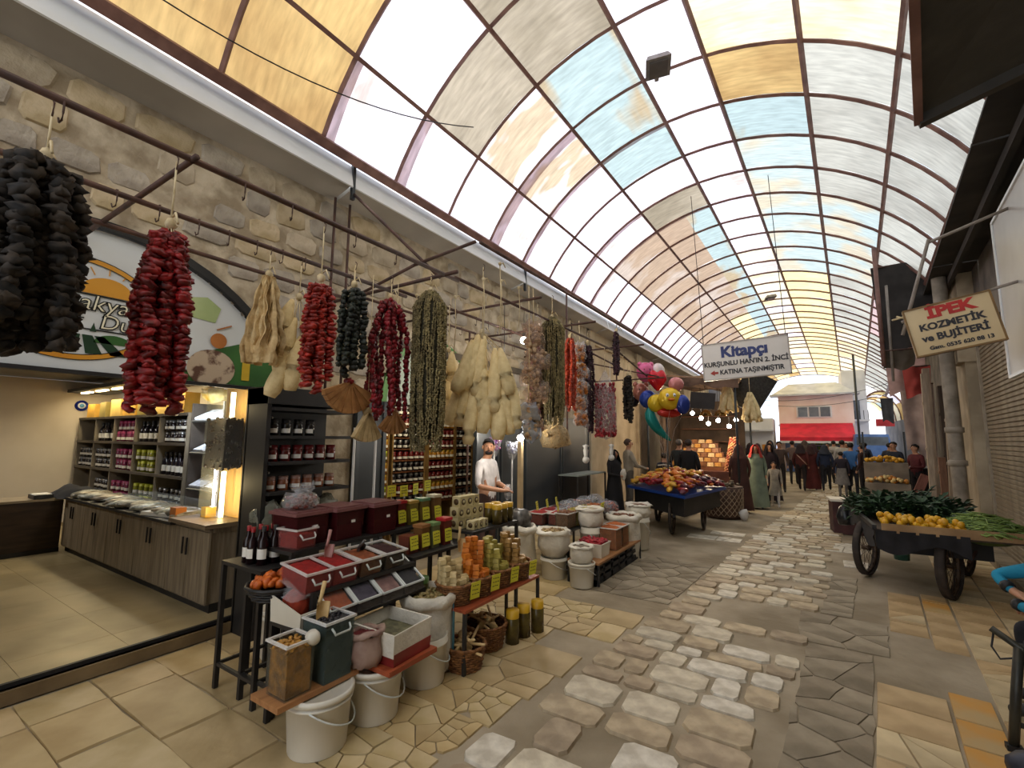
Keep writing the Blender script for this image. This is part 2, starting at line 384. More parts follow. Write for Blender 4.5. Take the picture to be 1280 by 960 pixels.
def voronoi(poly, n, seed=0):
    xs = [q[0] for q in poly]; ys_ = [q[1] for q in poly]; S = []
    while len(S) < n:
        c = (U(min(xs), max(xs)), U(min(ys_), max(ys_)))
        if all((c[0]-s[0])**2+(c[1]-s[1])**2 > .35*(max(xs)-min(xs))*(max(ys_)-min(ys_))/n for s in S) or random.random() < .02: S.append(c)
    out = []
    for s in S:
        p = poly
        for o in S:
            if o is s: continue
            d = (o[0]-s[0], o[1]-s[1]); m_ = ((o[0]+s[0])/2, (o[1]+s[1])/2)
            a, b = cut(p, m_, (d[1], -d[0]))      # keep the side of s
            q = a if len(a) >= 3 and ((s[0]-m_[0])*d[0]+(s[1]-m_[1])*d[1] < 0) == (sum((v[0]-m_[0])*d[0]+(v[1]-m_[1])*d[1] for v in a) < 0) else b
            p = q
            if len(p) < 3: break
        if len(p) >= 3 and area(p) > .004: out.append(p)
    return out
def rough_edge(p, j):
    o = []
    for i in range(len(p)):
        a, b = p[i], p[(i+1) % len(p)]; o.append(a)
        L_ = sqrt((a[0]-b[0])**2+(a[1]-b[1])**2)
        if L_ > .22: o.append(((a[0]+b[0])/2+U(-j, j), (a[1]+b[1])/2+U(-j, j)))
    return o
def paver(name, poly, mat, h=.02, inset=.03, z=None):
    c = ctr(poly); mb = MB(); mb.prism([(q[0]-c[0], q[1]-c[1]) for q in poly], h, -h, inset=inset)
    return mb.build(name, mat, fl, loc=(c[0], c[1], z if z is not None else U(-.003, .002)))
LB = [(-3, -1.85), (2, -1.74), (2.6, -1.67), (3.74, -1.51), (5, -1.35), (7.58, -1.16), (10.24, -.9), (15.4, -.33), (30, 1)]
RB = [(-3, -.5), (2.9, -.38), (3.7, -.33), (4.35, -.22), (5.6, -.06), (8.5, .18), (12.9, .54), (30, 1.9)]
def ip(T, y):
    for (a, p), (b, q) in zip(T, T[1:]):
        if y <= b: return p+(q-p)*(y-a)/(b-a)
    return T[-1][1]
# cream tiles in courses in front of the stalls, many cracked
y = -.6; 
while y < 7.6:
    h = .385; x = -4.44+U(-.3, 0)
    while x < ip(LB, y)-.08:
        w = U(.55, .8); x1 = min(x+w, ip(LB, y)-.06)
        if ip(LB, y)-x1 < .25: x1 = ip(LB, y)-.06
        a = max(x, -4.46)
        hole = (3.3 < y < 3.9 and x1 > -2.05) or (4.7 < y < 5.2 and x1 > -1.9) or (y > 5.1 and x1 > -2.0) or (y > 6.2 and x1 > -2.6)
        if x1-a > .1 and not hole:
            poly = [(a, y), (x1, y), (x1, y+h), (a, y+h)]
            near = x1 > -3.2 and y > .9
            tm = random.choice(m_tile)
            br_ = near and y > 1.4 and random.random() < .6
            for q in (voronoi(poly, random.randrange(6, 12)) if br_ else shatter(poly, .25, .2)):
                if area(q) > .003: paver('broken_tile' if br_ else 'tile', rough_edge(shrink(q, .003), .012), tm if random.random() < .85 else random.choice(m_tile))
        x = x1+.001
        if x >= ip(LB, y)-.09: break
    y += h
# cobbles down the middle
stones = []; y = -.5
while y < 24:
    nearb = y < 5.2
    h = U(.18, .34) if nearb else U(.18, .28)
    x = ip(LB, y)+U(-.05, .02)
    while x < ip(RB, y)-.08:
        w = U(.17, .46) if nearb else U(.2, .42)
        w = min(w, ip(RB, y)-x+.08)
        g = U(.004, .014) if nearb else U(.003, .01)
        cx, cy = x+w/2, y+h/2
        gap = (5.05 < cy < 5.75 and cx > -1.05)
        if random.random() > (.05 if nearb else .03) and not gap and w > .12:
            pts = []
            for (sx, sy) in ((-1, -.66), (-.74, -1), (.74, -1), (1, -.68), (1, .66), (.74, 1), (-.74, 1), (-1, .68)):
                pts.append((cx+sx*(w/2-g)*U(.93, 1.03), cy+sy*(h/2-g)*U(.93, 1.03)+.05*(cx-ip(LB, y))))
            stones.append((cy, pts))
        x += w
    y += h
rest = MB()
for i, (cy, p) in enumerate(stones):
    if cy > .6 and len([1]) and i < 290: paver('cobble', p, random.choice(m_cob), .03, .07, U(.002, .012))
    else:
        c = ctr(p); rest.prism(p, .03, -.025, mi=random.randrange(4), inset=.07)
rest.build('far_cobbles', m_cob, fl, kind='stuff')
# cracked grey slabs right of the cobbles
def strip(x0f, x1f, y0, y1, amin, mats, name, prob=1, gap=.006, z=None, only=None):
    poly = [(x0f(y0), y0), (x1f(y0), y0), (x1f(y1), y1), (x0f(y1), y1)]
    for q in voronoi(poly, int(area(poly)/amin)):
        c = ctr(q)
        if only and not only(c): continue
        paver(name, rough_edge(shrink(q, gap), .014), random.choice(mats), .012, .01, z)
rx = lambda xr: (lambda y: xr*cos(TH)+y*sin(TH))
strip(lambda y: ip(RB, y)+.02, rx(-.13), .6, 5.0, .05, m_slab, 'slab', z=-.003)
strip(lambda y: -.3+y*.02, rx(-.02), 5.03, 5.86, .09, m_slab, 'slab', z=-.003)
strip(lambda y: ip(RB, y)+.02, rx(-.3), 5.9, 7.6, .05, m_slab, 'slab', z=-.003)
strip(lambda y: -2.9+(y-5.2)*.1, lambda y: ip(LB, y)-.04, 5.25, 7.2, .06, m_slab, 'slab', z=-.004)
# tan tiles and the worn yellow guide strip at the right
for (xa, xb, y0, y1, mats) in ((-.12, .27, 1.0, 4.35, m_tan), (-.02, .27, 5.75, 7.1, m_tan), (.275, .5, .8, 4.55, [m_yel]), (.275, .5, 5.5, 7.2, [m_yel, m_yel, m_tan[0]]), (.51, 1.2, .6, 10.5, m_tan)):
    y = y0
    while y < y1:
        h = U(.3, .42); n_ = 2 if xb-xa > .5 else 1
        for i in range(n_):
            a, b = xa+(xb-xa)*i/n_, xa+(xb-xa)*(i+1)/n_
            P = [RW(a, y), RW(b, y), RW(b, y+h), RW(a, y+h)]
            for q in shatter([(v[0], v[1]) for v in P], .06, .35): paver('tile', shrink(q, .006), random.choice(mats), .016)
        y += h
for (u0, y0, w_, h_) in ((-2.0, 9.0, .9, .35), (-1.7, 9.6, .6, .3), (.1, 9.2, .5, .8), (.3, 8.2, .4, .4)):
    for q in shatter([(u0, y0), (u0+w_, y0), (u0+w_, y0+h_), (u0, y0+h_)], .12): paver('tile', shrink(q, .008), m_cob[2], .014)

# ---- right-hand side: kerb, wall, shutter, pillar with drain pipe, dark eave
def rot_obj(o, xr, yr, z=0): o.location = RW(xr, yr, z); o.rotation_euler = (0, 0, -TH); return o
kb = MB()
for i in range(14): kb.box((1.32, 1.0+i*.9+.44, .05), (.26, .87, .14))
o = kb.build('floor_kerb', M('kerb_stone', '#9b8c74', '#7d705c', 3, .8, bump=.5)); o['kind'] = 'structure'; rot_obj(o, 0, 0)
wr = MB(); wr.box((1.6, 3.5, 3.9), (.3, 20, 1.5)); wr.box((1.62, 3.8, 2.4), (.3, 20, 4.6))
wr.box((1.55, 20, 2.3), (.3, 13, 4.6))
o = struct('wall_right', wr, M('grimy_wall', '#6e665c', '#4e4842', 2, .9, bump=.4)); rot_obj(o, 0, 0)
m_shut = M('shutter_steel', '#94866f', '#7a6d58', 4, .5, metal=.15, rnd=.03)
sh = thing('shutter', 'beige steel roller shutter closed on the right beside the cement pillar', 'shutter', RW(1.42, 6.9, .12), -TH)
sl = MB(); 
prof = [(.0, 0), (-.018, .012), (-.018, .05), (0, .062)]
sl.add([(x, y_, z_) for y_ in (-3.4, 3.5) for (x, z_) in prof], [(0, 1, 5, 4), (1, 2, 6, 5), (2, 3, 7, 6)]); slme = sl.mesh('slat', m_shut)
for i in range(52): put('slat', slme, sh, (0, 0, i*.063))
for yy in (-3.43, 3.54): MB().box((-.01, yy, 1.7), (.07, .07, 3.4)).build('guide_rail', M('rail_pale', '#a89b85', '#8f836f', 4, .5), sh)
MB().box((.05, 0, 3.42), (.3, 7.1, .34)).build('shutter_box', M('shutter_box', '#6d6255', '#585046', 2, .6), sh)
# concrete pillar and pipe
o = struct('pillar', MB().box((1.5, 11.15, 2.3), (.5, 1.1, 4.6)).box((1.42, 10.85, 3.25), (.5, .6, .35)), M('cream_cement', '#b5a58a', '#93856d', 2, .85, bump=.4)); rot_obj(o, 0, 0)
dp = thing('drain_pipe', 'grey cement drain pipe running down the pillar left of the shutter', 'pipe', RW(1.05, 10.72, 0), -TH)
mb = MB(); mb.lathe([(.09, .02), (.1, 1.3), (.1, 4.6)], 12); mb.build('pipe', M('pipe_grey', '#9b9182', '#7d7466', 5, .7, bump=.3), dp)
for z in (1.35, 1.9, 3.3): MB().lathe([(.1, z), (.125, z+.01), (.125, z+.09), (.1, z+.1)], 12).build('collar', MATS['pipe_grey'], dp)
# eave shelf between roof beam and wall
ev = MB()
for i in range(9): ev.box((1.22, -4+i*4.0, 4.62), (.6, 3.96, .03))
ev.box((1.18, 10, 4.5), (.06, 34, .1))
o = struct('eave_right', ev, M('dark_eave', '#3d3833', '#2b2825', 2, .8)); rot_obj(o, 0, 0)
# ================================================================== LEFT SIDE: open shop, stand, second shop, racks
def text(body, size, mat, parent, loc, rot, ext=.002, name='lettering', align='CENTER', sx=1, bold=0, shear=0):
    c = bpy.data.curves.new(name, 'FONT'); c.body = body; c.size = size; c.extrude = ext; c.align_x = align; c.align_y = 'CENTER'; c.offset = bold; c.shear = shear; c.resolution_u = 3
    c.materials.append(mat); t_ = bpy.data.objects.new(name, c); COL.objects.link(t_)
    bpy.context.view_layer.update(); me = bpy.data.meshes.new_from_object(t_.evaluated_get(bpy.context.evaluated_depsgraph_get())); me.materials.clear(); me.materials.append(mat)
    bpy.data.objects.remove(t_); o = bpy.data.objects.new(name, me); COL.objects.link(o); o.parent = parent; o.location = loc; o.rotation_euler = rot; o.scale = (sx, 1, 1); return o
FACE_X = (pi/2, 0, pi/2)     # lettering that faces the street from the left wall
m_wood = M('oak_veneer', '#7b6a52', '#5f4f3b', 2.2, .45, stretch=(1.5, 1.5, 14) , bump=.1)
m_woodv = M('oak_veneer_upright', '#8b7d67', '#6d604d', 2.5, .45, stretch=(9, 9, .8), bump=.1)
m_dkwood = M('dark_walnut', '#3f2f22', '#2c2018', 2, .45, stretch=(1.2, 1.2, 9), bump=.1)
m_shelfw = M('grey_shelf_board', '#4d463e', '#3b352f', 3, .5)
m_wall_in = M('white_inner_wall', '#cfc5b5', '#c0b5a3', .8, .8)
m_ftile = M('shop_floor_tile', '#ab9a74', '#8f7f5c', 1.6, .35, bump=.1, rnd=.05)
m_label = M('paper_label', '#e9e6dd', '#d8d4c8', 9, .6)
m_warm = M('warm_led', '#ffe3a6', '#ffdf9c', 1, .5, emit=9)
m_cold = M('cool_led', '#fff6ff', '#f6efff', 1, .5, emit=14)
m_glass = M_clear('clear_glass', '#f2f7f5', .07, .05)
m_film = M_clear('clear_film', '#f4f4f6', .2, .12)
def area(name, loc, rot, sx, sy, e, col):
    d = bpy.data.lights.new(name, 'AREA'); d.shape = 'RECTANGLE'; d.size = sx; d.size_y = sy; d.energy = e; d.color = col
    o = bpy.data.objects.new(name, d); COL.objects.link(o); o.location = loc; o.rotation_euler = rot; return o
def point(name, loc, e, col, r=.04):
    d = bpy.data.lights.new(name, 'POINT'); d.energy = e; d.color = col; d.shadow_soft_size = r
    o = bpy.data.objects.new(name, d); COL.objects.link(o); o.location = loc; return o

# shell of the first shop
sh1 = MB(); sh1.box((-8.4, 3.72, 1.4), (7.4, .1, 2.8)); sh1.box((-12.2, .6, 1.4), (.1, 6.2, 2.8)); sh1.box((-8.4, -2.45, 1.4), (7.4, .1, 2.8))
struct('wall_shop', sh1, m_wall_in)
struct('ceiling_shop', MB().box((-8.5, .6, 2.86), (7.6, 6.4, .1)), M('shop_ceiling', '#8d8983', '#7d7973', 1, .8))
sf = struct('floor_shop', MB().box((-8.4, .6, .03), (7.8, 6.2, .12)), M('dark_grout', '#857453', '#6f6045', 3, .8))
y = -2.0
while y < 2.3:
    x = -12.0
    while x < -4.62:
        x1 = min(x+.78, -4.6); mb = MB(); mb.prism([(x+.0015, y+.0015), (x1-.0015, y+.0015), (x1-.0015, y+.5985), (x+.0015, y+.5985)], .012, .09); mb.build('tile', m_ftile, sf); x += .78
    y += .6
th_ = MB(); th_.box((-4.53, .55, .045), (.1, 4.4, .09)); o = struct('floor_threshold', th_, M('threshold_stone', '#7e6a4a', '#665439', 3, .7, bump=.3))
tr_ = struct('trim_2', MB().box((-4.55, .55, .105), (.03, 4.4, .03)), m_black)
# arch trim and sign lunette
def arc_band(y0, z0, r0, r1, x, d, a0=0, a1=pi, n=28, zmin=None):
    mb = MB()
    for i in range(n):
        a, b = a0+(a1-a0)*i/n, a0+(a1-a0)*(i+1)/n
        P = [(y0+r*cos(t), z0+r*sin(t)) for (r, t) in ((r0, a), (r1, a), (r1, b), (r0, b))]
        vs = [(x, p, q) for p, q in P]+[(x+d, p, q) for p, q in P]
        mb.add(vs, [(0, 1, 2, 3), (7, 6, 5, 4), (0, 4, 5, 1), (2, 6, 7, 3), (1, 5, 6, 2), (3, 7, 4, 0)])
    return mb
struct('trim_3', arc_band(AC, AZ, AR-.02, AR+.05, XF-.02, .07, .31, pi-.31), m_black)
sg = thing('shop_sign', 'big white arched shop sign with rising sun farm logo over the open shop', 'sign', (XF, AC, 2.22))
def half(y0, z0, ry, rz, x, mat, name, a0=0, a1=pi, n=24, parent=None, d=.004):
    mb = MB(); P = [(y0+ry*cos(a0+(a1-a0)*i/n), z0+rz*sin(a0+(a1-a0)*i/n)) for i in range(n+1)]
    k = len(P); vs = [(x, p, q) for p, q in P]+[(x+d, p, q) for p, q in P]
    mb.add(vs, [tuple(range(k, 2*k)), tuple(range(k-1, -1, -1))]+[(i, (i+1) % k, (i+1) % k+k, i+k) for i in range(k)])
    return mb.build(name, mat, parent)
zz = lambda z: z-2.22
yy = lambda y: y-AC
c_white = M('sign_white', '#d9dcdb', '#cdd1d1', .7, .35); c_gold = M('sign_gold', '#d99a33', '#c9882a', 2, .4); c_green = M('sign_green', '#3d6b33', '#2f5629', 2, .4); c_dkg = M('sign_dark_green', '#24402a', '#1c3421', 2, .4); c_ink = M('sign_ink', '#1f2321', '#161918', 2, .4); c_lg = M('sign_light_green', '#b7c48d', '#9cae74', 2, .4)
r2 = AR-.03; a_ = math.asin(.5/r2)
half(0, zz(AZ), r2, r2, -.03, c_white, 'board', a_, pi-a_, 32, sg, .03)
MB().box((.005, 0, -.01), (.06, 3.2, .03)).build('bottom_rail', m_black, sg)
ring = MB()
def ell(y0, z0, ra, rb, wd, x, mi=0, a0=0, a1=2*pi, n=48, d=.003):
    for i in range(n):
        a, b = a0+(a1-a0)*i/n, a0+(a1-a0)*(i+1)/n
        P = [(y0+ra*cos(a), z0+rb*sin(a)), (y0+(ra+wd)*cos(a), z0+(rb+wd)*sin(a)), (y0+(ra+wd)*cos(b), z0+(rb+wd)*sin(b)), (y0+ra*cos(b), z0+rb*sin(b))]
        ring.add([(x+d, p, q) for p, q in P], [(0, 1, 2, 3)], mi)
ell(yy(1.02), zz(2.70), .50, .36, .035, .003); ell(yy(1.02), zz(2.70), .495, .355, .006, .004, 1); ell(yy(1.02), zz(2.70), .535, .395, .006, .004, 1)
ring.build('logo_ring', [c_gold, c_ink], sg)
half(yy(1.2), zz(2.82), .17, .14, .002, c_gold, 'sun', parent=sg)
mb = MB()
for i in range(7):
    a = .25+i*.44; mb.bar((.004, yy(1.2)+.2*cos(a), zz(2.82)+.165*sin(a)), (.004, yy(1.2)+.27*cos(a), zz(2.82)+.225*sin(a)), .006)
mb.build('sun_rays', c_gold, sg)
mb = MB()
for i in range(5): mb.add([(.006, yy(.66+i*.15), zz(2.36)), (.006, yy(.76+i*.15), zz(2.36)), (.006, yy(.93+i*.07), zz(2.5)), (.006, yy(.87+i*.07), zz(2.5))], [(0, 1, 2, 3)])
mb.build('field_rows', c_dkg, sg)
half(yy(1.27), zz(2.45), .12, .07, .002, c_green, 'hill', parent=sg); 
for py in (1.02, 1.14, 1.4): MB().add([(.008, yy(py-.02), zz(2.53)), (.008, yy(py+.02), zz(2.53)), (.008, yy(py), zz(2.6))], [(0, 1, 2)]).build('tree_print', c_dkg, sg)
MB().box((.006, yy(1.02), zz(2.81)), (.003, 1.0, .012)).build('rule', c_ink, sg); MB().box((.006, yy(1.02), zz(2.545)), (.003, 1.0, .010)).build('rule', c_ink, sg)
text('akya', .17, c_ink, sg, (.008, yy(1.19), zz(2.745)), FACE_X, bold=.006, shear=.15); text('akya', .17, M('sign_cream', '#efe9cf', '#e6dfc0', 3, .4), sg, (.012, yy(1.19), zz(2.745)), FACE_X, bold=-.002, shear=.15)
text('Dur', .16, c_ink, sg, (.008, yy(1.3), zz(2.61)), FACE_X, bold=.006, shear=.15); text('Dur', .16, MATS['sign_cream'], sg, (.012, yy(1.3), zz(2.61)), FACE_X, bold=-.002, shear=.15)
text('EL', .06, c_ink, sg, (.008, yy(1.05), zz(2.64)), FACE_X, bold=.002)
mb = MB(); P = [(1.72, 2.23), (2.66, 2.23), (2.5, 2.58), (2.2, 2.62), (1.9, 2.5)]; mb.add([(.006, yy(a), zz(b)) for a, b in P], [tuple(range(5))]); mb.build('green_field_print', c_green, sg)
mb = MB(); P = [(1.72, 2.8), (1.98, 2.78), (2.02, 2.92), (1.9, 3.0), (1.72, 2.96)]; mb.add([(.006, yy(a), zz(b)) for a, b in P], [tuple(range(5))]); mb.build('cheese_print', c_lg, sg)
half(yy(2.02), zz(2.62), .07, .07, .008, M('sign_honey', '#b8763b', '#9c5d2a', 3, .4), 'honey_pot_print', 0, 2*pi, 20, sg); MB().bar((.01, yy(2.0), zz(2.72)), (.01, yy(2.12), zz(2.78)), .012).build('honey_dipper_print', MATS['sign_honey'], sg)
mb = MB(); mb.box((.01, yy(2.28), zz(2.42)), (.006, .07, .28)); mb.box((.01, yy(2.28), zz(2.59)), (.006, .03, .08), 1); mb.build('oil_bottle_print', [M('sign_oil', '#d2b23c', '#bb9a2d', 3, .3), c_dkg], sg)
half(yy(1.98), zz(2.36), .2, .17, .007, M('sign_bark', '#b9a58c', '#5d4031', 9, .5, lo=.5, hi=.6), 'log_print', 0, 2*pi, 24, sg)
half(yy(.55), zz(2.3), .08, .06, .007, M('sign_pepper', '#a92f2f', '#7f2222', 5, .5), 'pepper_print', 0, 2*pi, 16, sg)

# evil-eye charm on the back wall
ch = thing('eye_charm', 'round blue eye charm hung on the pale shop back wall', 'charm', (-12.14, 3.02, 2.33)); r = FACE_X
for nm, q, x, mt in (('rim', .105, 0, M('charm_blue', '#1d2a86', '#17216c', 3, .2)), ('white_ring', .06, .01, M('charm_white', '#e8ebf0', '#dde2ea', 3, .2)), ('pupil', .035, .02, M('charm_light', '#6fb1dd', '#5a9cc9', 3, .2))):
    mb = MB(); mb.lathe([(0, .02), (q, .015), (q, 0)], 20); mb.build(nm, mt, ch, (x, 0, 0), (0, pi/2, 0))

# counters
ct = thing('shop_counter', 'long oak-veneer cabinet counter with doors inside the open shop', 'counter', (-4.8, 2.2, .1))
MB().box((-2.15, .3, .42), (4.26, .56, .68)).build('carcass', m_woodv, ct); MB().box((-2.15, .31, .04), (4.26, .5, .09)).build('plinth', m_black, ct)
MB().box((-.36, .26, .80), (.78, .62, .04)).build('worktop', m_wood, ct); MB().box((-.36, .3, .76), (.72, .5, .05)).build('end_riser', m_woodv, ct)
MB().box((-2.5, .28, .755), (3.5, .62, .03)).build('dark_top', m_black, ct)
for i in range(10):
    x = -.21-i*.427; d = MB().box((x, 0.015, .42), (.418, .02, .64)).build('door', m_woodv, ct)
    hx = x+(.17 if i % 2 else -.17)
    MB().bar((hx, -.02, .5), (hx, -.02, .66), .014).build('handle', m_black, d)
ct2 = thing('return_counter', 'dark walnut counter front running along the left edge of the shop', 'counter', (-9.12, 2.2, .1))
MB().box((-.3, -2.0, .36), (.6, 4.0, .72)).build('carcass', m_dkwood, ct2); MB().box((-.3, -2.0, .735), (.64, 4.0, .03)).build('worktop', M('pale_worktop', '#9b8d77', '#857862', 2, .35), ct2)
MB().box((.01, -2, .03), (.02, 4, .06)).build('plinth', m_black, ct2)
# things on the counters
o = thing('folded_jacket', 'dark folded jacket lying where the two shop counters meet', 'jacket', (-9.3, 2.35, .85)); MB().grid(lambda u, v: ((u-.5)*.7, (v-.5)*.5, .16*sin(pi*u)**.5*sin(pi*v)**.6*(1+.35*noise.noise((u*4, v*4, 1)))), 14, 10).build('cloth', M('navy_cloth', '#23252e', '#17181e', 6, .9), o)
o = thing('paper_tray', 'dark paper tray with papers on the walnut counter', 'tray', (-9.25, 1.98, .852)); MB().box((0, 0, .03), (.3, .2, .05)).build('tray', m_black, o); MB().box((0, 0, .06), (.26, .17, .012)).build('paper', m_label, o)
m_foil = M('silver_packets', '#9a9c94', '#5f625c', 16, .35)
for i in range(18):
    x = -8.9+i*.19; nm = 'snack_packet'
    mb = MB(); s = i*3.1
    mb.ball((0, 0, .04), (.1, .2, .045), 10, 6, wob=.35, seed=s)
    o = mb.build(nm, M('packet_film_%d' % (i % 3), ['#aeb0a6', '#8f8a7c', '#a39a86'][i % 3], ['#6d6f68', '#5d5a50', '#74695a'][i % 3], 22, .3), loc=(x, 2.38+U(-.05, .06), .872), rot=U(-.5, .5)); tag(o, 'clear bag of dried herbs laid out on the dark counter top', 'packet', 'packets along the shop counter')
o = thing('glass_case', 'low glass display case on the dark counter top', 'display case', (-6.55, 2.5, .872)); MB().box((0, 0, .07), (1.7, .34, .14)).build('glass', m_glass, o); MB().box((0, 0, .006), (1.72, .36, .012)).build('base', m_black, o)
o = MB().box((0, 0, .06), (.14, .1, .12)).build('small_box', M('orange_card', '#c77a3a', '#a9632b', 4, .6), loc=(-5.72, 2.3, .872)); tag(o, 'small orange card box at the end of the dark counter top', 'box')
o = MB().box((0, 0, .02), (.5, .28, .04)).build('papers', m_label, loc=(-6.1, 2.36, 0.872), rot=.2); tag(o, 'white papers left on the counter beside the orange box', 'papers')

# nut dispenser column with LED strip, standing on the counter end
dc = thing('nut_dispenser', 'tall clear dispenser column of dark nuts glowing with LED strip', 'dispenser', (-5.12, 2.42, .922))
MB().box((0, .12, .68), (.5, .02, 1.36)).build('back_board', M('maple_board', '#c9a05c', '#b78d4b', 3, .4, stretch=(6, 6, .7)), dc)
MB().box((0, 0, .68), (.42, .2, 1.3)).build('tube', m_glass, dc)
mb = MB()
mb.box((0, 0, .75), (.39, .17, .48))
for i in range(420): mb.ball((U(-.2, .2), U(-.1, .09), U(.49, 1.01)), (U(.014, .022),)*3, 5, 4)
mb.build('dark_nuts', M('dark_nut', '#2b2522', '#3b302b', 30, .3), dc, kind='stuff')
MB().box((.05, -.0, .24), (.035, .03, .46)).build('led_strip', m_warm, dc); MB().box((.12, 0, 1.15), (.035, .03, .26)).build('led_strip', m_warm, dc)
MB().box((-.16, -.02, .05), (.1, .1, .1)).build('scoop_cup', M('amber_cup', '#cfa43b', '#b98e2c', 4, .2), dc)
MB().box((0, .1, 1.5), (.5, .06, .32)).build('head_panel', MATS['maple_board'], dc)
point('dispenser_led', (-5.05, 2.2, 1.25), 5, (1, .78, .4)); point('dispenser_led_top', (-5.0, 2.2, 2.05), 2.5, (1, .78, .4))

# big wall shelf with canopy lamps
SX0, SX1, SY = -11.95, -7.35, 2.98
ws = thing('display_shelf', 'long wall shelf of small bottles under a lit canopy in the shop', 'shelf', ((SX0+SX1)/2, SY, .1)); L_ = SX1-SX0
MB().box((0, .36, 1.0), (L_, .03, 2.0)).build('back_panel', m_shelfw, ws)
rows = [.55, 1.08, 1.55, 1.98]
for z in rows: MB().box((0, .17, z-.02), (L_, .38, .04)).build('shelf_board', m_shelfw, ws)
cols = [SX0+L_*i/5 for i in range(6)]
for x in cols: MB().box((x-(SX0+SX1)/2, .17, 1.0), (.03, .36, 1.96)).build('upright', M('upright_pale', '#8d8372', '#776d5d', 3, .5), ws)
MB().box((0, .1, 2.5), (L_+.3, .6, .06)).build('canopy', m_dkgrey, ws)
for i in range(6):
    x = -2.0+i*.8; MB().box((x, -.02, 2.46), (.5, .06, .02)).build('canopy_lamp', m_warm, ws)
area('shop_fill_light', (-9.5, .6, 2.78), (0, 0, 0), 1.2, .3, 26, (1, .95, .88))  # unseen fill light, added to brighten the back wall of the shop
area('canopy_light', ((SX0+SX1)/2, SY-.1, 2.5), (0.35, 0, 0), 4.2, .15, 26, (1, .82, .5))
def bottle_mesh(key, body, cap, h=.2, r=.032, squat=False, label=True):
    mb = MB()
    if squat: mb.lathe([(0, 0), (r, 0), (r, h*.72), (r*.85, h*.76), (r*.85, h*.78)], 10, 0); mb.lathe([(r*.95, h*.76), (r*.95, h), (0, h)], 10, 1)
    else: mb.lathe([(0, 0), (r, 0), (r, h*.6), (r*.4, h*.74), (r*.38, h*.9)], 10, 0); mb.lathe([(r*.46, h*.86), (r*.46, h), (0, h)], 8, 1)
    if label: mb.lathe([(r*1.02, h*.16), (r*1.02, h*.42)], 8, 2, arc=pi*.8, T=rotm('Z', -pi*.75))
    return mb.mesh(key, [body, cap, m_label])
B_dark = bottle_mesh('bottle', M('dark_syrup', '#15131a', '#221a22', 4, .15), m_black, .22, .04); B_pink = bottle_mesh('jar', M('magenta_jam', '#7d1f47', '#5e1535', 5, .25), M('magenta_lid', '#a33764', '#8d2a54', 5, .35), .17, .05, True)
B_yel = bottle_mesh('jar', M('green_yellow_jam', '#8c8a22', '#6f7420', 5, .25), M('lime_lid', '#c7cb3a', '#b1b52c', 5, .35), .17, .05, True); B_blk = bottle_mesh('jar', M('black_jam', '#1a1516', '#251b1c', 5, .2), M('silver_lid', '#8b8b8b', '#6e6e6e', 5, .3, metal=.6), .16, .048, True)
B_gold = bottle_mesh('jar', M('honey_amber', '#b5822b', '#94641c', 5, .2), M('gold_lid', '#c9a43d', '#a9862c', 5, .3), .17, .055, True)
fill = {(0, 1): B_dark, (0, 2): B_pink, (0, 3): B_dark, (1, 0): B_blk, (1, 1): B_blk, (1, 2): B_pink, (1, 3): B_yel, (1, 4): B_dark, (2, 1): B_blk, (2, 2): B_pink, (2, 3): B_yel, (2, 4): B_blk, (0, 4): B_blk}
nmrow = {0: 'upper', 1: 'middle', 2: 'lower'}; nmc = {0: 'first', 1: 'second', 2: 'third', 3: 'fourth', 4: 'last'}
for (rw, cl), me in fill.items():
    z = .1+rows[2-rw]; x0, x1 = cols[cl], cols[cl+1]; k = 5
    kind = {B_dark: 'dark bottle with white label', B_pink: 'magenta jam jar with white label', B_yel: 'lime-lidded jam jar', B_blk: 'black jar with silver lid'}[me]
    for i in range(k):
        for lvl in range(2 if me is not B_dark else 1):
            o = put(me.name.split('.')[0], me, None, (x0+.12+i*(x1-x0-.22)/(k-1), SY+.07+U(-.02, .02), z+lvl*.175), U(-.2, .2))
            if me is B_dark: o.scale = (1.3, 1.3, 1.5)
            tag(o, f'{kind} in the {nmc[cl]} bay of the {nmrow[rw]} shelf', 'bottle' if me is B_dark else 'jar', f'{kind}s, {nmrow[rw]} shelf, {nmc[cl]} bay')
for i in range(7):
    me = MB().box((0, 0, .15), (.42, .2, .3)).mesh('carton', M('carton_%d' % (i % 3), ['#c99a3c', '#8a7a3a', '#d2b160'][i % 3], None, 4, .6))
    o = put('carton', me, None, (SX0+.4+i*.62, SY+.14, 2.08), U(-.1, .1), scale=(1, 1, U(.7, 1.1))); tag(o, 'carton standing under the warm canopy lamps on top of the wall shelf', 'carton', 'cartons on the top shelf')
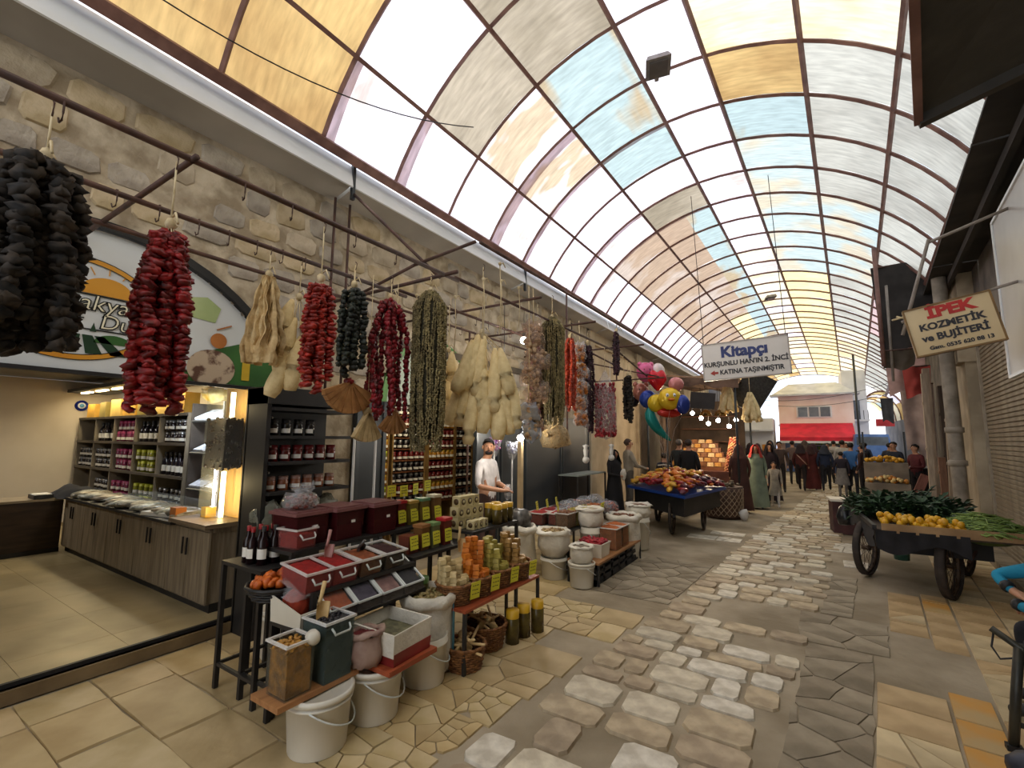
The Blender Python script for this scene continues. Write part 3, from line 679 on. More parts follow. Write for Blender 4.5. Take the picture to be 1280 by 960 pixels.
# tilted display stand right of the shelf
ds = thing('packet_stand', 'narrow lit display stand with slanted trays of white packets', 'display stand', (-6.75, 2.98, .1))
MB().box((0, .36, 1.05), (.86, .03, 2.1)).build('back_panel', m_shelfw, ds)
for sx in (-.43, .43): MB().box((sx, .17, 1.05), (.03, .4, 2.1)).build('side_panel', m_shelfw, ds)
MB().box((.38, -.04, 1.1), (.02, .02, 1.7)).build('led_strip', m_cold, ds)
area('stand_light', (-6.75, 2.7, 2.2), (.5, 0, 0), .8, .1, 9, (.85, .92, 1))
for i, z in enumerate((.55, 1.02, 1.5, 1.93)):
    t_ = MB().box((0, 0, 0), (.82, .36, .02)).build('tray', m_dkgrey, ds, (0, .12, z), (.5, 0, 0))
    for j, x in enumerate((-.2, .2)):
        o = MB().box((0, 0, .02), (.34, .26, .03)).build('white_packet', M('white_packet', '#d9dde6', '#aab0bf', 12, .35, lo=.5, hi=.62), loc=(-6.75+x, 3.09, .1+z), rot=(.5, 0, U(-.1, .1))); tag(o, f'white packet on the {["lowest", "second lowest", "third", "top"][i]} slanted tray of the display stand', 'packet', f'packets on the {["lowest", "second lowest", "third", "top"][i]} slanted tray')
o = MB().ball((0, 0, .1), (.35, .14, .12), 12, 8, wob=.5).build('yellow_sack', M('yellow_foil', '#d9a52b', '#f0d789', 8, .3), loc=(-6.8, 3.1, 2.24)); tag(o, 'shiny yellow packet lying on top of the lit display stand', 'packet')

# black jar stand in front of the pier
bs = thing('jar_stand', 'tall black open stand with jars on shelves between shop and pier', 'stand', (-4.34, 2.72, .0))
MB().box((-.13, 0, 1.1), (.04, .84, 2.2)).build('back_panel', m_black, bs); MB().box((.04, -.40, 1.1), (.34, .04, 2.2)).build('side_panel', m_black, bs); MB().box((.04, 0, 2.13), (.36, .84, .16)).build('head_board', m_black, bs)
for z in (2.02, 1.76, 1.52, 1.25, .9): 
    t_ = MB().box((.07, .05, z-.015), (.36, .86, .03)).build('shelf_board', m_black, bs); MB().bar((.2, -.36, z-.1), (-.1, -.36, z-.02), .016).build('bracket', M('bracket_grey', '#8b8782', '#75716d', 4, .4), t_)
J_black = bottle_mesh('jar', M('olive_paste', '#2a2622', '#1c1917', 5, .2), m_black, .16, .045, True); J_red = bottle_mesh('jar', M('pepper_paste', '#6b1d17', '#4f140f', 5, .25), M('dark_red_lid', '#7a1e22', '#631619', 5, .35), .15, .05, True); J_hon = bottle_mesh('jar', M('nut_honey', '#9a5d3d', '#75432b', 12, .25), M('pinkish_lid', '#a17e71', '#8a695d', 5, .3), .13, .048, True)
for (me, z, n, lb, g) in ((J_black, 1.76, 4, 'black-lidded jar with white label on the upper shelf of the black stand', 'black-lidded jars'), (J_red, 1.52, 6, 'red-lidded jar with white label on the middle shelf of the black stand', 'red-lidded jars'), (J_hon, 1.25, 6, 'small jar of nuts in honey on the lower shelf of the black stand', 'nut honey jars')):
    for i in range(n): tag(put('jar', me, None, (-4.34+.12, 2.72-.3+i*.125, z), U(-.2, .2)), lb, 'jar', g)
for i in range(4):
    o = MB().ball((0, 0, .13), (.13, .14, .14), 10, 7, wob=.5, seed=i*3).build('film_bag', M_clear('herb_film', '#8f8f80', .55, .25), loc=(-4.2, 2.42+i*.2, .9)); tag(o, 'crumpled clear bag on the lowest shelf of the black stand', 'bag', 'clear bags on the stand')

# second shop: dark folding panels, recess with shelves
dp1 = lambda y, w: (y, w)
for i, (y, w, lb) in enumerate(((3.78, .46, 'dark grey door panel behind the two white poles'), (6.2, .66, 'dark grey door panel behind the man in white'), (6.95, .74, 'dark grey door panel beside the bare bulb post'), (8.15, 1.5, 'wide dark grey door panel behind the spice sacks'), (9.65, 1.44, 'dark grey door panel next to the cream wall'))):
    t_ = thing('door_panel', lb, 'door panel', (XF+.035, y, 0))
    MB().box((0, 0, 1.1), (.05, w, 2.2)).build('panel', m_dkgrey, t_)
    for s in (-1, 1): MB().box((.03, s*(w/2-.03), 1.1), (.03, .05, 2.2)).build('stile', M('stile_grey', '#3f4447', '#34383b', 2, .4), t_)
s2 = MB(); s2.box((-6.55, 6.4, 1.4), (.1, 5.2, 2.8)); s2.box((-5.6, 3.9, 1.4), (2.0, .1, 2.8)); s2.box((-5.6, 9.0, 1.4), (2.0, .1, 2.8)); s2.box((-5.6, 6.4, 3.0), (2.2, 5.2, .1)); struct('wall_recess', s2, M('recess_wall', '#6d6252', '#574e41', 2, .8))
struct('lunette_wall', arc_band(4.95, 2.2, .02, .98, XF-.1, .04), M('lunette_board', '#c8d3c4', '#b4c2b0', 1, .4))
struct('trim_4', arc_band(4.95, 2.2, .9, .98, XF-.05, .06), M('lunette_green', '#6a9a57', '#578548', 2, .4))
for bi, (y0, y1, lb) in enumerate(((5.0, 5.55, 'left'), (5.65, 6.45, 'middle'), (6.55, 7.3, 'right'), (7.35, 7.9, 'far'))):
    rk = thing('bottle_rack', f'tall rack crowded with jars and bottles in the second shop, {lb} bay', 'rack', (-6.25, (y0+y1)/2, 0)); w = y1-y0
    MB().box((-.16, 0, 1.25), (.03, w, 2.5)).build('back_panel', m_black, rk)
    for s in (-1, 1): MB().box((0, s*w/2, 1.25), (.3, .03, 2.5)).build('upright', M('rack_pine', '#9b7b49', '#7f6238', 3, .5), rk)
    for k in range(9):
        z = .55+k*.2; MB().box((0, 0, z-.01), (.3, w, .018)).build('shelf_board', M('rack_shelf', '#7a4a2c', '#5d3820', 3, .5), rk)
        me = [B_gold, B_blk, J_red, B_blk][bi] if k % 3 != 1 else [B_yel, J_red, B_gold, B_dark][bi]
        nn = int(w/.115)
        for j in range(nn):
            o = put('jar', me, None, (-6.16, y0+.07+j*(w-.1)/max(1, nn-1), z), U(-.3, .3)); od_ = ['lowest', 'second', 'third', 'fourth', 'fifth', 'sixth', 'seventh', 'eighth', 'top'][k]; cl_ = {B_gold: 'amber', B_blk: 'black', J_red: 'red-brown', B_yel: 'lime-lidded', B_dark: 'dark'}[me]; tag(o, f'small {cl_} jar on the {od_} shelf of the {lb} rack in the second shop', 'jar', f'jars on the {lb} rack, {od_} shelf')
        if bi == 1: pass
point('recess_lamp', (-5.3, 5.6, 2.6), 30, (1, .86, .62), .1)

# white poles and bulb post
for (x, y, z, lb) in ((-4.0, 3.17, 1.85, 'nearer white pole in front of the grey door panel'), (-4.0, 3.45, 1.75, 'farther white pole in front of the grey door panel'), (-4.2, 6.0, 1.6, 'thin white stick carrying the pink flower bunch'), (-4.2, 6.53, 1.5, 'thin white stick carrying the blue and white bunch')):
    o = MB().tube([(0, 0, 0), (0, 0, z)], .014, 8).build('pole', M('white_pole', '#cfcdc8', '#b9b6b0', 3, .4), loc=(x, y, 0)); tag(o, lb, 'pole')
bp_ = thing('bulb_post', 'cream wooden post with a lit bare bulb on top', 'lamp post', (-4.0, 6.47, 0)); MB().box((0, 0, .85), (.07, .07, 1.7)).build('post', M('cream_post', '#c6ae86', '#ac946d', 3, .6), bp_)
m_bulb = M('lit_bulb', '#fffaf0', '#fff7ea', 1, .3, emit=30)
MB().ball((0, 0, 1.76), .055, 12, 8).build('bulb', m_bulb, bp_); point('post_bulb', (-3.9, 6.47, 1.8), 14, (1, .93, .8), .05)
for (x, y, z, lb) in ((-3.2, 4.77, 1.85, 'lit bulb hanging low beside the loofah bunch'), (-3.2, 5.25, 3.08, 'lit bulb hanging high beside the mesh bags')):
    t_ = thing('hanging_bulb', lb, 'bulb', (x, y, z)); MB().ball((0, 0, 0), .05, 12, 8).build('bulb', m_bulb, t_); MB().lathe([(.02, .04), (.02, .1), (0, .1)], 8).build('socket', m_black, t_); MB().tube([(0, 0, .1), (0, 0, 3.5-z)], .004, 5).build('wire', m_black, t_); point('hanging_bulb_light', (x+.1, y, z-.08), 11, (1, .95, .85), .05)
for (y, lb) in ((7.28, 'unlit white lamp holder hanging in front of the dark door panels'), (8.48, 'unlit white lamp holder hanging in front of the cream wall')):
    t_ = thing('lamp_holder', lb, 'lamp', (-3.2, y, 1.4)); w_ = M('white_ceramic', '#d8d5cf', '#c4c0b9', 3, .3); MB().ball((0, 0, 0), .06, 10, 7).build('bulb', w_, t_); MB().lathe([(.03, .05), (.045, .16), (.03, .2), (.06, .24), (0, .26)], 10).build('holder', w_, t_); MB().tube([(0, 0, .26), (0, 0, 1.9)], .004, 5).build('wire', w_, t_)
for (y, c1, c2, z, lb) in ((6.0, '#c05a86', '#8a5ba0', 1.66, 'pink flower bunch on a thin white stick'), (6.53, '#9aa4c4', '#d9d9e4', 1.6, 'blue and white bunch wrapped in film on a stick')):
    t_ = thing('flower_bunch', lb, 'bunch', (-4.2, y, z)); mb = MB()
    for i in range(26): a = U(0, 6.28); rr = U(0, .1); mb.ball((rr*cos(a), rr*sin(a), U(-.08, .1)), U(.02, .035), 6, 4)
    mb.build('petals', M('petal_'+c1[1:], c1, c2, 12, .6), t_, kind='stuff')
    mb = MB(); mb.lathe([(0, -.2), (.05, -.16), (.12, 0), (.1, .1)], 10, wob=.3, seed=y); mb.build('film_wrap', m_film, t_)

# ---- hanging racks
def rack(name, label, segs, r=.018, mat=None):
    t_ = thing(name, label, 'rack', segs[0][0]); o = Vector(segs[0][0])
    for a, b in segs: MB().tube([Vector(a)-o, Vector(b)-o], r, 6).build('rod', mat or m_rust, t_)
    return t_
RZ = 3.25
rk1 = rack('hanging_rack', 'rusty pipe rack with rows of hooks over the near stall', [((-2.75, -1, RZ), (-2.75, 3.3, RZ)), ((-3.45, -1, RZ-.04), (-3.45, 3.3, RZ-.04)), ((-4.1, -1, RZ-.02), (-4.1, 3.3, RZ-.02)), ((-4.5, -.9, RZ), (-2.7, -.9, RZ)), ((-4.5, 1.02, RZ), (-2.7, 1.02, RZ)), ((-4.5, 3.1, RZ), (-2.6, 3.1, RZ))])
rk2 = rack('hanging_rack', 'rusty pipe rack continuing over the loofahs and okra strings', [((-2.75, 3.25, RZ+.02), (-2.75, 7.6, RZ+.02)), ((-3.45, 3.2, RZ), (-3.45, 7.6, RZ)), ((-4.1, 3.2, RZ+.05), (-4.1, 7.6, RZ+.05)), ((-4.5, 4.3, RZ+.05), (-2.4, 4.3, RZ+.05)), ((-4.5, 5.6, RZ+.05), (-2.3, 5.6, RZ+.05)), ((-4.5, 7.4, RZ+.05), (-2.2, 7.4, RZ+.05)), ((-2.5, 3.3, 3.58), (-2.5, 7.6, 3.62)), ((-4.5, 3.3, 3.3), (-3.2, 3.15, 3.45)), ((-3.2, 3.15, 3.45), (-2.55, 3.3, 3.6)), ((-4.2, 3.15, 4.5), (-2.9, 3.2, 3.28)), ((-4.45, 3.1, 2.2), (-4.45, 3.1, 4.5)), ((-4.45, 3.3, 2.2), (-4.45, 3.3, 4.5)), ((-4.1, 5.2, .1), (-4.1, 5.2, 3.3)), ((-3.6, 7.4, 1.7), (-3.6, 7.4, 4.5))], .016)
rk3 = rack('hanging_rack', 'far pipe rack bracket near the cartoon balloons', [((-4.5, 9.4, 3.0), (-2.4, 9.4, 3.0)), ((-4.5, 9.4, 3.55), (-2.5, 9.4, 3.02)), ((-3.4, 9.4, 3.0), (-3.4, 9.4, 3.9)), ((-2.75, 7.6, 3.3), (-2.75, 9.4, 3.05)), ((-3.2, 7.2, 3.3), (-3.2, 9.4, 3.2)), ((-4.45, 9.4, 2.9), (-4.45, 9.4, 4.4))], .016)
hk = MB(); hk.tube([(0, 0, .02), (.012, 0, .02), (.012, 0, -.05), (.008, 0, -.085), (-.015, 0, -.09), (-.025, 0, -.065)], .0045, 5); hme = hk.mesh('hook', m_rust)
for X, ys_ in ((-3.45, [-.6, -.3, .0, .3, .62, .9, 1.12, 1.35, 1.55, 1.75, 1.95, 2.15, 2.4, 2.6, 2.85]), (-2.75, [-.4, .2, .5, 1.3, 1.6, 2.1, 2.5])):
    for y in ys_: put('hook', hme, rk1, (X+2.75, y+1, -.04 if X < -3 else -.01), U(-.4, .4))
for y in (3.6, 3.85, 4.1, 4.5, 4.75, 5.0, 5.3, 5.7, 6.0, 6.4): put('hook', hme, rk2, (-.7, y-3.25, -.02), U(-.4, .4)); put('hook', hme, rk2, (-1.35, y-3.25, .03), U(-.4, .4))
def sag(a, b, s, n=14): return [(a[0]+(b[0]-a[0])*t/n, a[1]+(b[1]-a[1])*t/n, a[2]+(b[2]-a[2])*t/n-s*4*(t/n)*(1-t/n)) for t in range(n+1)]
o = MB().tube(sag((-3.9, .9, 5.0), (-3.0, 3.8, 5.25), .25), .006, 5).build('cable', m_black); tag(o, 'loose black cable sagging under the tan roof sheets', 'cable')
# ================================================================== GOODS HANGING FROM THE RACKS
m_cord = M('cotton_cord', '#d9c9a4', '#bda981', 12, .8)
def cup_mesh(name, r, h, mat, seed, squash=1.0):
    """a dried hollow vegetable shell: crumpled open cup with a flared rim"""
    mb = MB(); mb.ball((0, 0, 0), (r, r*.92, h*.55), 9, 6, wob=.75, seed=seed*5.3); mb.ball((r*.35, r*.3, h*.12), (r*.75, r*.7, h*.5), 8, 5, wob=.8, seed=seed*3.1+2)
    return mb.mesh(name, mat)
EGG = [cup_mesh('dried_eggplant', .041, .055, M('dried_eggplant_skin', '#352b20', '#110e0b', 14, .8, rnd=.35), i*2.7) for i in range(4)]
PEP = [cup_mesh('dried_pepper', .034, .034, M('dried_red_pepper', '#961b1c', '#5a1213', 12, .4, rnd=.3), i*1.9+1) for i in range(4)]
PEP2 = [cup_mesh('dried_pepper', .031, .03, M('dried_orange_red_pepper', '#a82a1c', '#701711', 12, .42, rnd=.28), i*1.9+1) for i in range(4)]
CRI = [cup_mesh('dried_pepper', .026, .05, M('dried_crimson_pepper', '#8e1220', '#4f0b12', 12, .42, rnd=.3), i*2.2+4) for i in range(4)]
GRN = [cup_mesh('dried_eggplant', .03, .045, M('dried_dark_green_shell', '#2c332b', '#151914', 14, .5, rnd=.35), i*2.4+9) for i in range(4)]
def knot(t_, z, hz, spread, n=6, down=.16):
    mb = MB(); mb.ball((0, 0, z), (.028, .028, .03), 8, 6, wob=.5); mb.tube([(0, 0, z), (.004, 0, (z+hz)/2), (0, 0, hz)], .005, 5)
    mb.tube([(0, 0, z+.03), (.05, .0, z+.05), (.09, 0, z-.02)], .006, 4)
    for i in range(n):
        a = i*2*pi/n; mb.tube([(0, 0, z), (spread*.5*cos(a), spread*.5*sin(a), z-down*.5), (spread*cos(a), spread*sin(a), z-down)], .0035, 4)
    mb.build('cord', m_cord, t_)
    MB().tube([(0, 0, hz+.03), (.02, 0, hz+.01), (.012, 0, hz-.03), (0, 0, hz-.05)], .004, 5).build('hook', m_rust, t_)
def shell_bunch(name, label, x, y, ztop, zbot, w, meshes, hz, nst, step, group=None, joined=False, taper=.55):
    t_ = thing(name, label, 'dried vegetables', (x, y, 0), group=group); R_ = w/2-.03; knot(t_, ztop+.05, hz, R_*.5, 7, .12)
    for s in range(nst):
        ring = s >= nst*.3; k = s if not ring else s-int(nst*.3)
        nring = nst-int(nst*.3) if ring else max(1, int(nst*.3))
        a0 = 2*pi*k/nring+U(-.15, .15); rr = R_*(.92 if ring else .35)
        z = ztop-U(0, .05); zb = zbot+U(0, .1)*(1 if s % 3 else 1.8); L_ = ztop-zbot
        acc = MB()
        while z > zb:
            f = (ztop-z)/L_; q = rr*(taper+(1-taper)*min(1, f*3.2)); a = a0+.2*sin(f*5+s)
            T = mv(q*cos(a)+U(-.008, .008), q*sin(a)+U(-.008, .008), z)
            if joined:
                me = random.choice(meshes); T2 = T @ rotm('Z', U(0, 6.28)) @ rotm('X', U(-.6, .6)); acc.add([v.co for v in me.vertices], [p.vertices[:] for p in me.polygons], 0, True, T2)
            else:
                o = put(meshes[0].name.split('.')[0], random.choice(meshes), t_, T.translation, (U(-.5, .5), U(-.5, .5), U(0, 6.28)), scale=U(.8, 1.2))
            z -= step*U(.85, 1.15)
        if joined: acc.build('strand', meshes[0].materials[0], t_, kind='stuff')
    return t_
shell_bunch('eggplant_bunch', 'bunch of black dried eggplant shells with white cords at the near end', -2.75, .47, 2.92, 2.08, .36, EGG, 3.2, 13, .042)
shell_bunch('pepper_bunch', 'large bunch of dark red dried peppers in front of the arched sign', -2.75, .95, 2.80, 1.85, .28, PEP, 3.2, 11, .028, taper=.35)
shell_bunch('pepper_bunch', 'orange-red dried pepper bunch hanging beside the pale loofahs', -2.75, 1.84, 2.78, 2.04, .23, PEP2, 3.2, 8, .027, taper=.7)
shell_bunch('eggplant_bunch', 'small bunch of dark green dried shells above the paper fan', -3.2, 2.46, 3.0, 2.26, .26, GRN, 3.22, 8, .042, taper=.75)
shell_bunch('pepper_bunch', 'crimson dried pepper bunch flaring out left of the okra column', -3.2, 2.87, 3.0, 1.9, .42, CRI, 3.22, 11, .042, taper=.35)
VIO = [cup_mesh('pepper', .022, .04, M('dried_violet_red_pepper', '#8d1f4c', '#5e1234', 12, .45, rnd=.25), i+7) for i in range(3)]
ORG = [cup_mesh('pepper', .022, .04, M('dried_orange_pepper', '#c2451f', '#8c2a16', 12, .45, rnd=.25), i+7) for i in range(3)]
PUR = [cup_mesh('pepper', .024, .04, M('dried_purple_shell', '#41222f', '#28161f', 12, .5, rnd=.25), i+7) for i in range(3)]
shell_bunch('pepper_bunch', 'violet-red dried pepper string between mesh bags and far okra', -2.9, 5.1, 3.05, 1.86, .24, VIO, 3.5, 8, .03, joined=True, taper=.5)
shell_bunch('pepper_bunch', 'bright orange-red dried pepper string right of the far okra column', -2.9, 6.07, 3.22, 2.14, .24, ORG, 3.5, 8, .03, joined=True, taper=.6)
shell_bunch('shell_bunch', 'long dark purple dried shell string behind the yellow bags', -3.0, 6.95, 3.3, 1.85, .26, PUR, 3.5, 8, .034, joined=True, taper=.6)
shell_bunch('shell_bunch', 'thin purple string hanging high beside the rack upright', -2.52, 7.0, 3.45, 2.75, .16, PUR, 3.6, 5, .034, joined=True, taper=.6)
shell_bunch('shell_bunch', 'dark shell bunch at the far end of the hanging row', -2.75, 8.2, 2.9, 2.05, .2, EGG, 3.2, 6, .05, joined=True, taper=.7)
# okra columns
def okra(x, y, zt, zb, w, hz, label):
    t_ = thing('okra_column', label, 'dried okra', (x, y, 0)); knot(t_, zt+.02, hz, w*.2, 5, .06); n = 22
    pod = MB(); pod.ball((0, 0, 0), (.0095, .0095, .0145), 5, 4); pm = pod.mesh('pod', M('dried_okra', '#8f8258', '#5e5335', 18, .7, rnd=.3)); 
    pv = [v.co.copy() for v in pm.vertices]; pf = [p.vertices[:] for p in pm.polygons]; H_ = zt-zb
    for s in range(n):
        mb = MB(); a = 2*pi*s/n; ph = U(0, 6); z = zt; zend = zb+U(0, .3)*(s % 3)/2+.02
        while z > zend:
            f = (zt-z)/H_; q = w/2*(min(1, (f*9+.12))**.6)*(1-.25*max(0, f-.75)*4*(.6+.4*sin(s*3.))); aa = a+.1*sin(f*7+ph)
            for d in (-.011, .011):
                mb.add(pv, pf, 0, True, mv(q*cos(aa)-d*sin(aa)+U(-.005, .005), q*sin(aa)+d*cos(aa)+U(-.005, .005), z+U(-.004, .004)) @ rotm('X', U(-.9, .9)) @ rotm('Y', U(-.9, .9)))
            z -= .019
        mb.build('strand', MATS['dried_okra'], t_, kind='stuff')
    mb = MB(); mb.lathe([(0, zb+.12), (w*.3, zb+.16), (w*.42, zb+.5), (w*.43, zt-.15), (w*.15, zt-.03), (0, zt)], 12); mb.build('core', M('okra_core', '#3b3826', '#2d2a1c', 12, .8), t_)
okra(-2.9, 3.08, 3.1, 1.6, .30, 3.25, 'thick column of dried okra strings hanging right of the crimson peppers')
okra(-2.75, 5.22, 3.32, 1.9, .31, 3.6, 'second dried okra column between violet and orange peppers')
# loofahs
m_loof = M('loofah', '#e8d3a0', '#d8c08c', 14, .85, bump=.3, bscale=50, rnd=.1)
def loofah_mesh(L_, r, seed, bend=.1):
    mb = MB(); n = 9; pts = []; rs = []
    for i in range(n+1):
        f = i/n; pts.append((bend*sin(f*2.2)*L_, .03*sin(f*3+seed), -f*L_)); rs.append(r*(.25+.75*min(1, f*2.6)**.7)*(1 if f < .93 else .72)*(1+.07*sin(seed+f*9)))
    mb.tube(pts, rs, 10); return mb.mesh('loofah', m_loof)
LO = [loofah_mesh(.56, .072, 1, .05), loofah_mesh(.64, .066, 2, .02), loofah_mesh(.5, .074, 3, .08), loofah_mesh(.6, .062, 4, .0)]
def loofah_bunch(label, x, y, tiers, hz, sc=1.0):
    t_ = thing('loofah_bunch', label, 'loofahs', (x, y, 0)); zt = max(q[2] for q in tiers); knot(t_, zt+.03, hz, .02, 3, .03)
    mb = MB()
    for i, (dx, dy, z, tilt, k) in enumerate(tiers):
        put('loofah', LO[k], t_, (dx, dy, z), (tilt*-.15, tilt*.18, U(-.6, .6)), scale=sc*U(.94, 1.06)); mb.tube([(0, 0, zt+.03), (dx*.5, dy*.5, (z+zt)/2+.02), (dx, dy, z)], .004, 4)
    mb.build('string', m_cord, t_); return t_
T_ = [(-.03, -.06, 2.82, .9, 0), (.02, -.03, 2.80, .3, 1), (-.06, -.1, 2.76, 1.3, 0), (.0, .0, 2.62, 0, 1), (.05, .0, 2.56, .1, 3), (.1, .06, 2.68, -.2, 1), (.14, .12, 2.68, -.8, 2), (.16, .16, 2.62, -1.1, 3), (-.12, -.08, 2.46, .5, 1), (.06, .05, 2.44, -.1, 3), (-.18, -.14, 2.42, .8, 0), (.16, .14, 2.40, -.6, 3), (.02, -.0, 2.36, .0, 0), (.2, .2, 2.45, -.7, 1), (-.06, -.06, 2.34, .3, 1), (.1, .1, 2.32, -.3, 0)]
loofah_bunch('big bunch of pale peeled loofahs hanging in the middle of the row', -2.8, 3.76, T_, 3.55)
loofah_bunch('smaller loofah bunch half hidden behind the big one', -3.4, 3.93, [(0, -.08, 2.7, .4, 2), (.05, 0, 2.72, .1, 2), (0, .09, 2.66, -.3, 2), (.05, -.04, 2.45, .2, 2), (.0, .06, 2.42, 0, 2)], 3.25, .9)
loofah_bunch('yellowish loofah bunch partly behind the orange-red peppers', -3.45, 2.12, [(0, -.06, 2.85, .9, 2), (.05, .06, 2.86, -.5, 2), (.02, -.04, 2.7, 1.0, 2), (0, .1, 2.66, -.6, 0), (.05, 0, 2.55, .6, 2), (.02, -.09, 2.52, .9, 0)], 3.2, .85)
# pale ruffled sheets
t_ = thing('tripe_bunch', 'cream bunch of dried ruffled strips left of the loofahs', 'dried strips', (-3.45, 1.86, 0)); knot(t_, 3.0, 3.2, .02, 3, .03)
for s in range(9):
    a = s*.7; r = .03+.06*(s % 3)/2
    def fn(u, v, a=a, r=r, s=s):
        w = (.03+.13*v**.7)*(1-.35*max(0, v-.75)*4*(.3+.7*abs(sin(s*2.1)))); q = (u-.5)*w*2; off = .02*sin(u*14+s)+.012*sin(v*20+s*2)
        return (r*cos(a)*(.3+v)+q*cos(a+1.5)*.8+off*cos(a), r*sin(a)*(.3+v)+q*sin(a+1.5)*.8+off*sin(a), 2.98-v*(.62+.08*sin(s*1.7)))
    mb = MB(); mb.grid(fn, 10, 16); mb.build('strip', M('dried_cream_strip', '#d6bd8c', '#b99a68', 16, .75, bump=.6, bscale=40, rnd=.08), t_)
# folded fruit-leather fans
def fan(label, x, y, z, w, h, n, c1, tip, sp=1.15):
    t_ = thing('fruit_leather_fan', label, 'fruit leather', (x, y, z)); MB().ball((0, 0, 0), (.04, .05, .035), 8, 6, wob=.6).build('tie', tip, t_)
    for i in range(n):
        a = (i/(n-1)-.5)*2*sp; mb = MB(); T = rotm('X', a) @ mv(.006*(i % 2), 0, -h/2-.02); mb.box((0, 0, 0), (.05, .045, h), 0, T, top=(1, .3)); mb.build('fold', c1, t_)
    MB().tube([(0, 0, 0), (0, 0, .4), (0, 0, 3.24-z)], .004, 4).build('cord', m_cord, t_)
m_fl = M('fruit_leather', '#b3824f', '#93653a', 10, .6, rnd=.15)
fan('brown pleated fan of fruit leather tied in red beside the black stand', -3.3, 2.53, 2.22, .36, .25, 13, m_fl, MATS['dried_red_pepper'])
fan('pale pleated bundle of fruit leather below the brown fan', -3.3, 2.74, 1.98, .3, .25, 10, M('pale_fruit_leather', '#c2ab7f', '#a38b60', 14, .6, rnd=.12), M('pale_tie', '#b39c70'), .5)
o = fan('brown fruit leather fold hanging under the crimson peppers', -3.25, 3.0, 2.0, .2, .2, 6, m_fl, m_fl, .7)
# mesh bags and film bags
def bag_string(name, label, x, y, blobs, film, inner, hz, cat='bag'):
    t_ = thing(name, label, cat, (x, y, 0)); MB().tube([(0, 0, blobs[0][2]), (0.01, 0, (blobs[0][2]+hz)/2), (0, 0, hz)], .006, 5).build('cord', m_cord, t_)
    for i, (dx, dy, z, r, h) in enumerate(blobs):
        MB().ball((dx, dy, z), (r, r, h), 14, 10, wob=.8, seed=i*2.3+x).build('film', film, t_)
        mb = MB()
        for j in range(52):
            a = U(0, 6.28); q = r*.85*sqrt(random.random()); mb.ball((dx+q*cos(a), dy+q*sin(a), z+U(-.8, .6)*h), (U(.02, .035),)*3, 6, 4, wob=.4, seed=j)
        mb.build('contents', inner, t_, kind='stuff')
    return t_
m_gar = M('dried_garlic', '#c9b090', '#94755a', 18, .7); m_pinkf = M_clear('pinkish_net', '#e3d0c2', .16, .3); m_apr = M('dried_apricot', '#c47a2e', '#9b5722', 9, .5)
bag_string('mesh_bag', 'chain of pinkish net bags with dried bulbs left of violet peppers', -2.75, 4.72, [(0, 0, 3.0, .13, .18), (.02, .06, 2.72, .14, .16), (0, -.03, 2.5, .12, .15), (.03, .05, 2.3, .13, .15), (0, -.02, 2.08, .11, .14), (.02, .03, 1.92, .1, .1)], m_pinkf, m_gar, 3.58)
bag_string('mesh_bag', 'white-topped film bag below the net bags beside the bulb post', -2.75, 4.62, [(0, 0, 2.05, .12, .12), (.02, .03, 1.84, .1, .11)], M_clear('bluish_film', '#cdd6e6', .4, .15), m_gar, 3.58)
bag_string('film_bag', 'chain of clear bags of orange dried fruit behind orange peppers', -2.95, 6.5, [(0, 0, 3.1, .1, .17), (0, .03, 2.8, .12, .15), (.02, 0, 2.55, .12, .15), (0, -.03, 2.3, .12, .14), (.02, .02, 2.06, .12, .12)], m_film, m_apr, 3.6)
m_redc = M('red_dried_chilli', '#a81f2b', '#7a141f', 14, .45)
t_ = thing('film_bag', 'clear bag stuffed with bright red dried peppers near the lamp holders', 'bag', (-2.8, 7.18, 0)); mb = MB(); mb.lathe([(.02, 2.88), (.06, 2.78), (.17, 2.6), (.18, 2.2), (.17, 1.9), (.1, 1.78), (0, 1.76)], 14, wob=.2); mb.build('film', m_film, t_); mb = MB()
for i in range(520):
    a = U(0, 6.28); q = .165*sqrt(U(.4, 1)); mb.ball((q*cos(a), q*sin(a), U(1.8, 2.66)), (.022, .022, .034), 5, 4, wob=.5, seed=i)
mb.build('contents', m_redc, t_, kind='stuff'); MB().tube([(0, 0, 2.86), (0, 0, 3.3)], .005, 5).build('cord', m_cord, t_)
# net of wooden spoons under the far okra
t_ = thing('spoon_bundle', 'bundle of pale wooden spoons in a net under the far okra', 'wooden spoons', (-2.9, 5.58, 1.82)); sp = MB(); sp.tube([(0, 0, 0), (0, 0, .2)], .01, 6); sp.ball((0, 0, -.04), (.014, .035, .05), 8, 6); spm = sp.mesh('wooden_spoon', M('beech_wood', '#d2b684', '#b79862', 6, .6, rnd=.1))
for i in range(9): put('wooden_spoon', spm, t_, (U(-.05, .05), -.2+i*.05, U(-.04, .08)), (U(-1.2, 1.2), U(-.4, .4), U(0, 3)))
MB().lathe([(0, -.2), (.18, -.15), (.22, 0), (.1, .12), (.02, .2)], 12, wob=.4).build('net', M_clear('tan_net', '#cbb48a', .35, .5), t_); MB().tube([(0, 0, .15), (0, 0, 1.5)], .004, 4).build('cord', m_cord, t_)
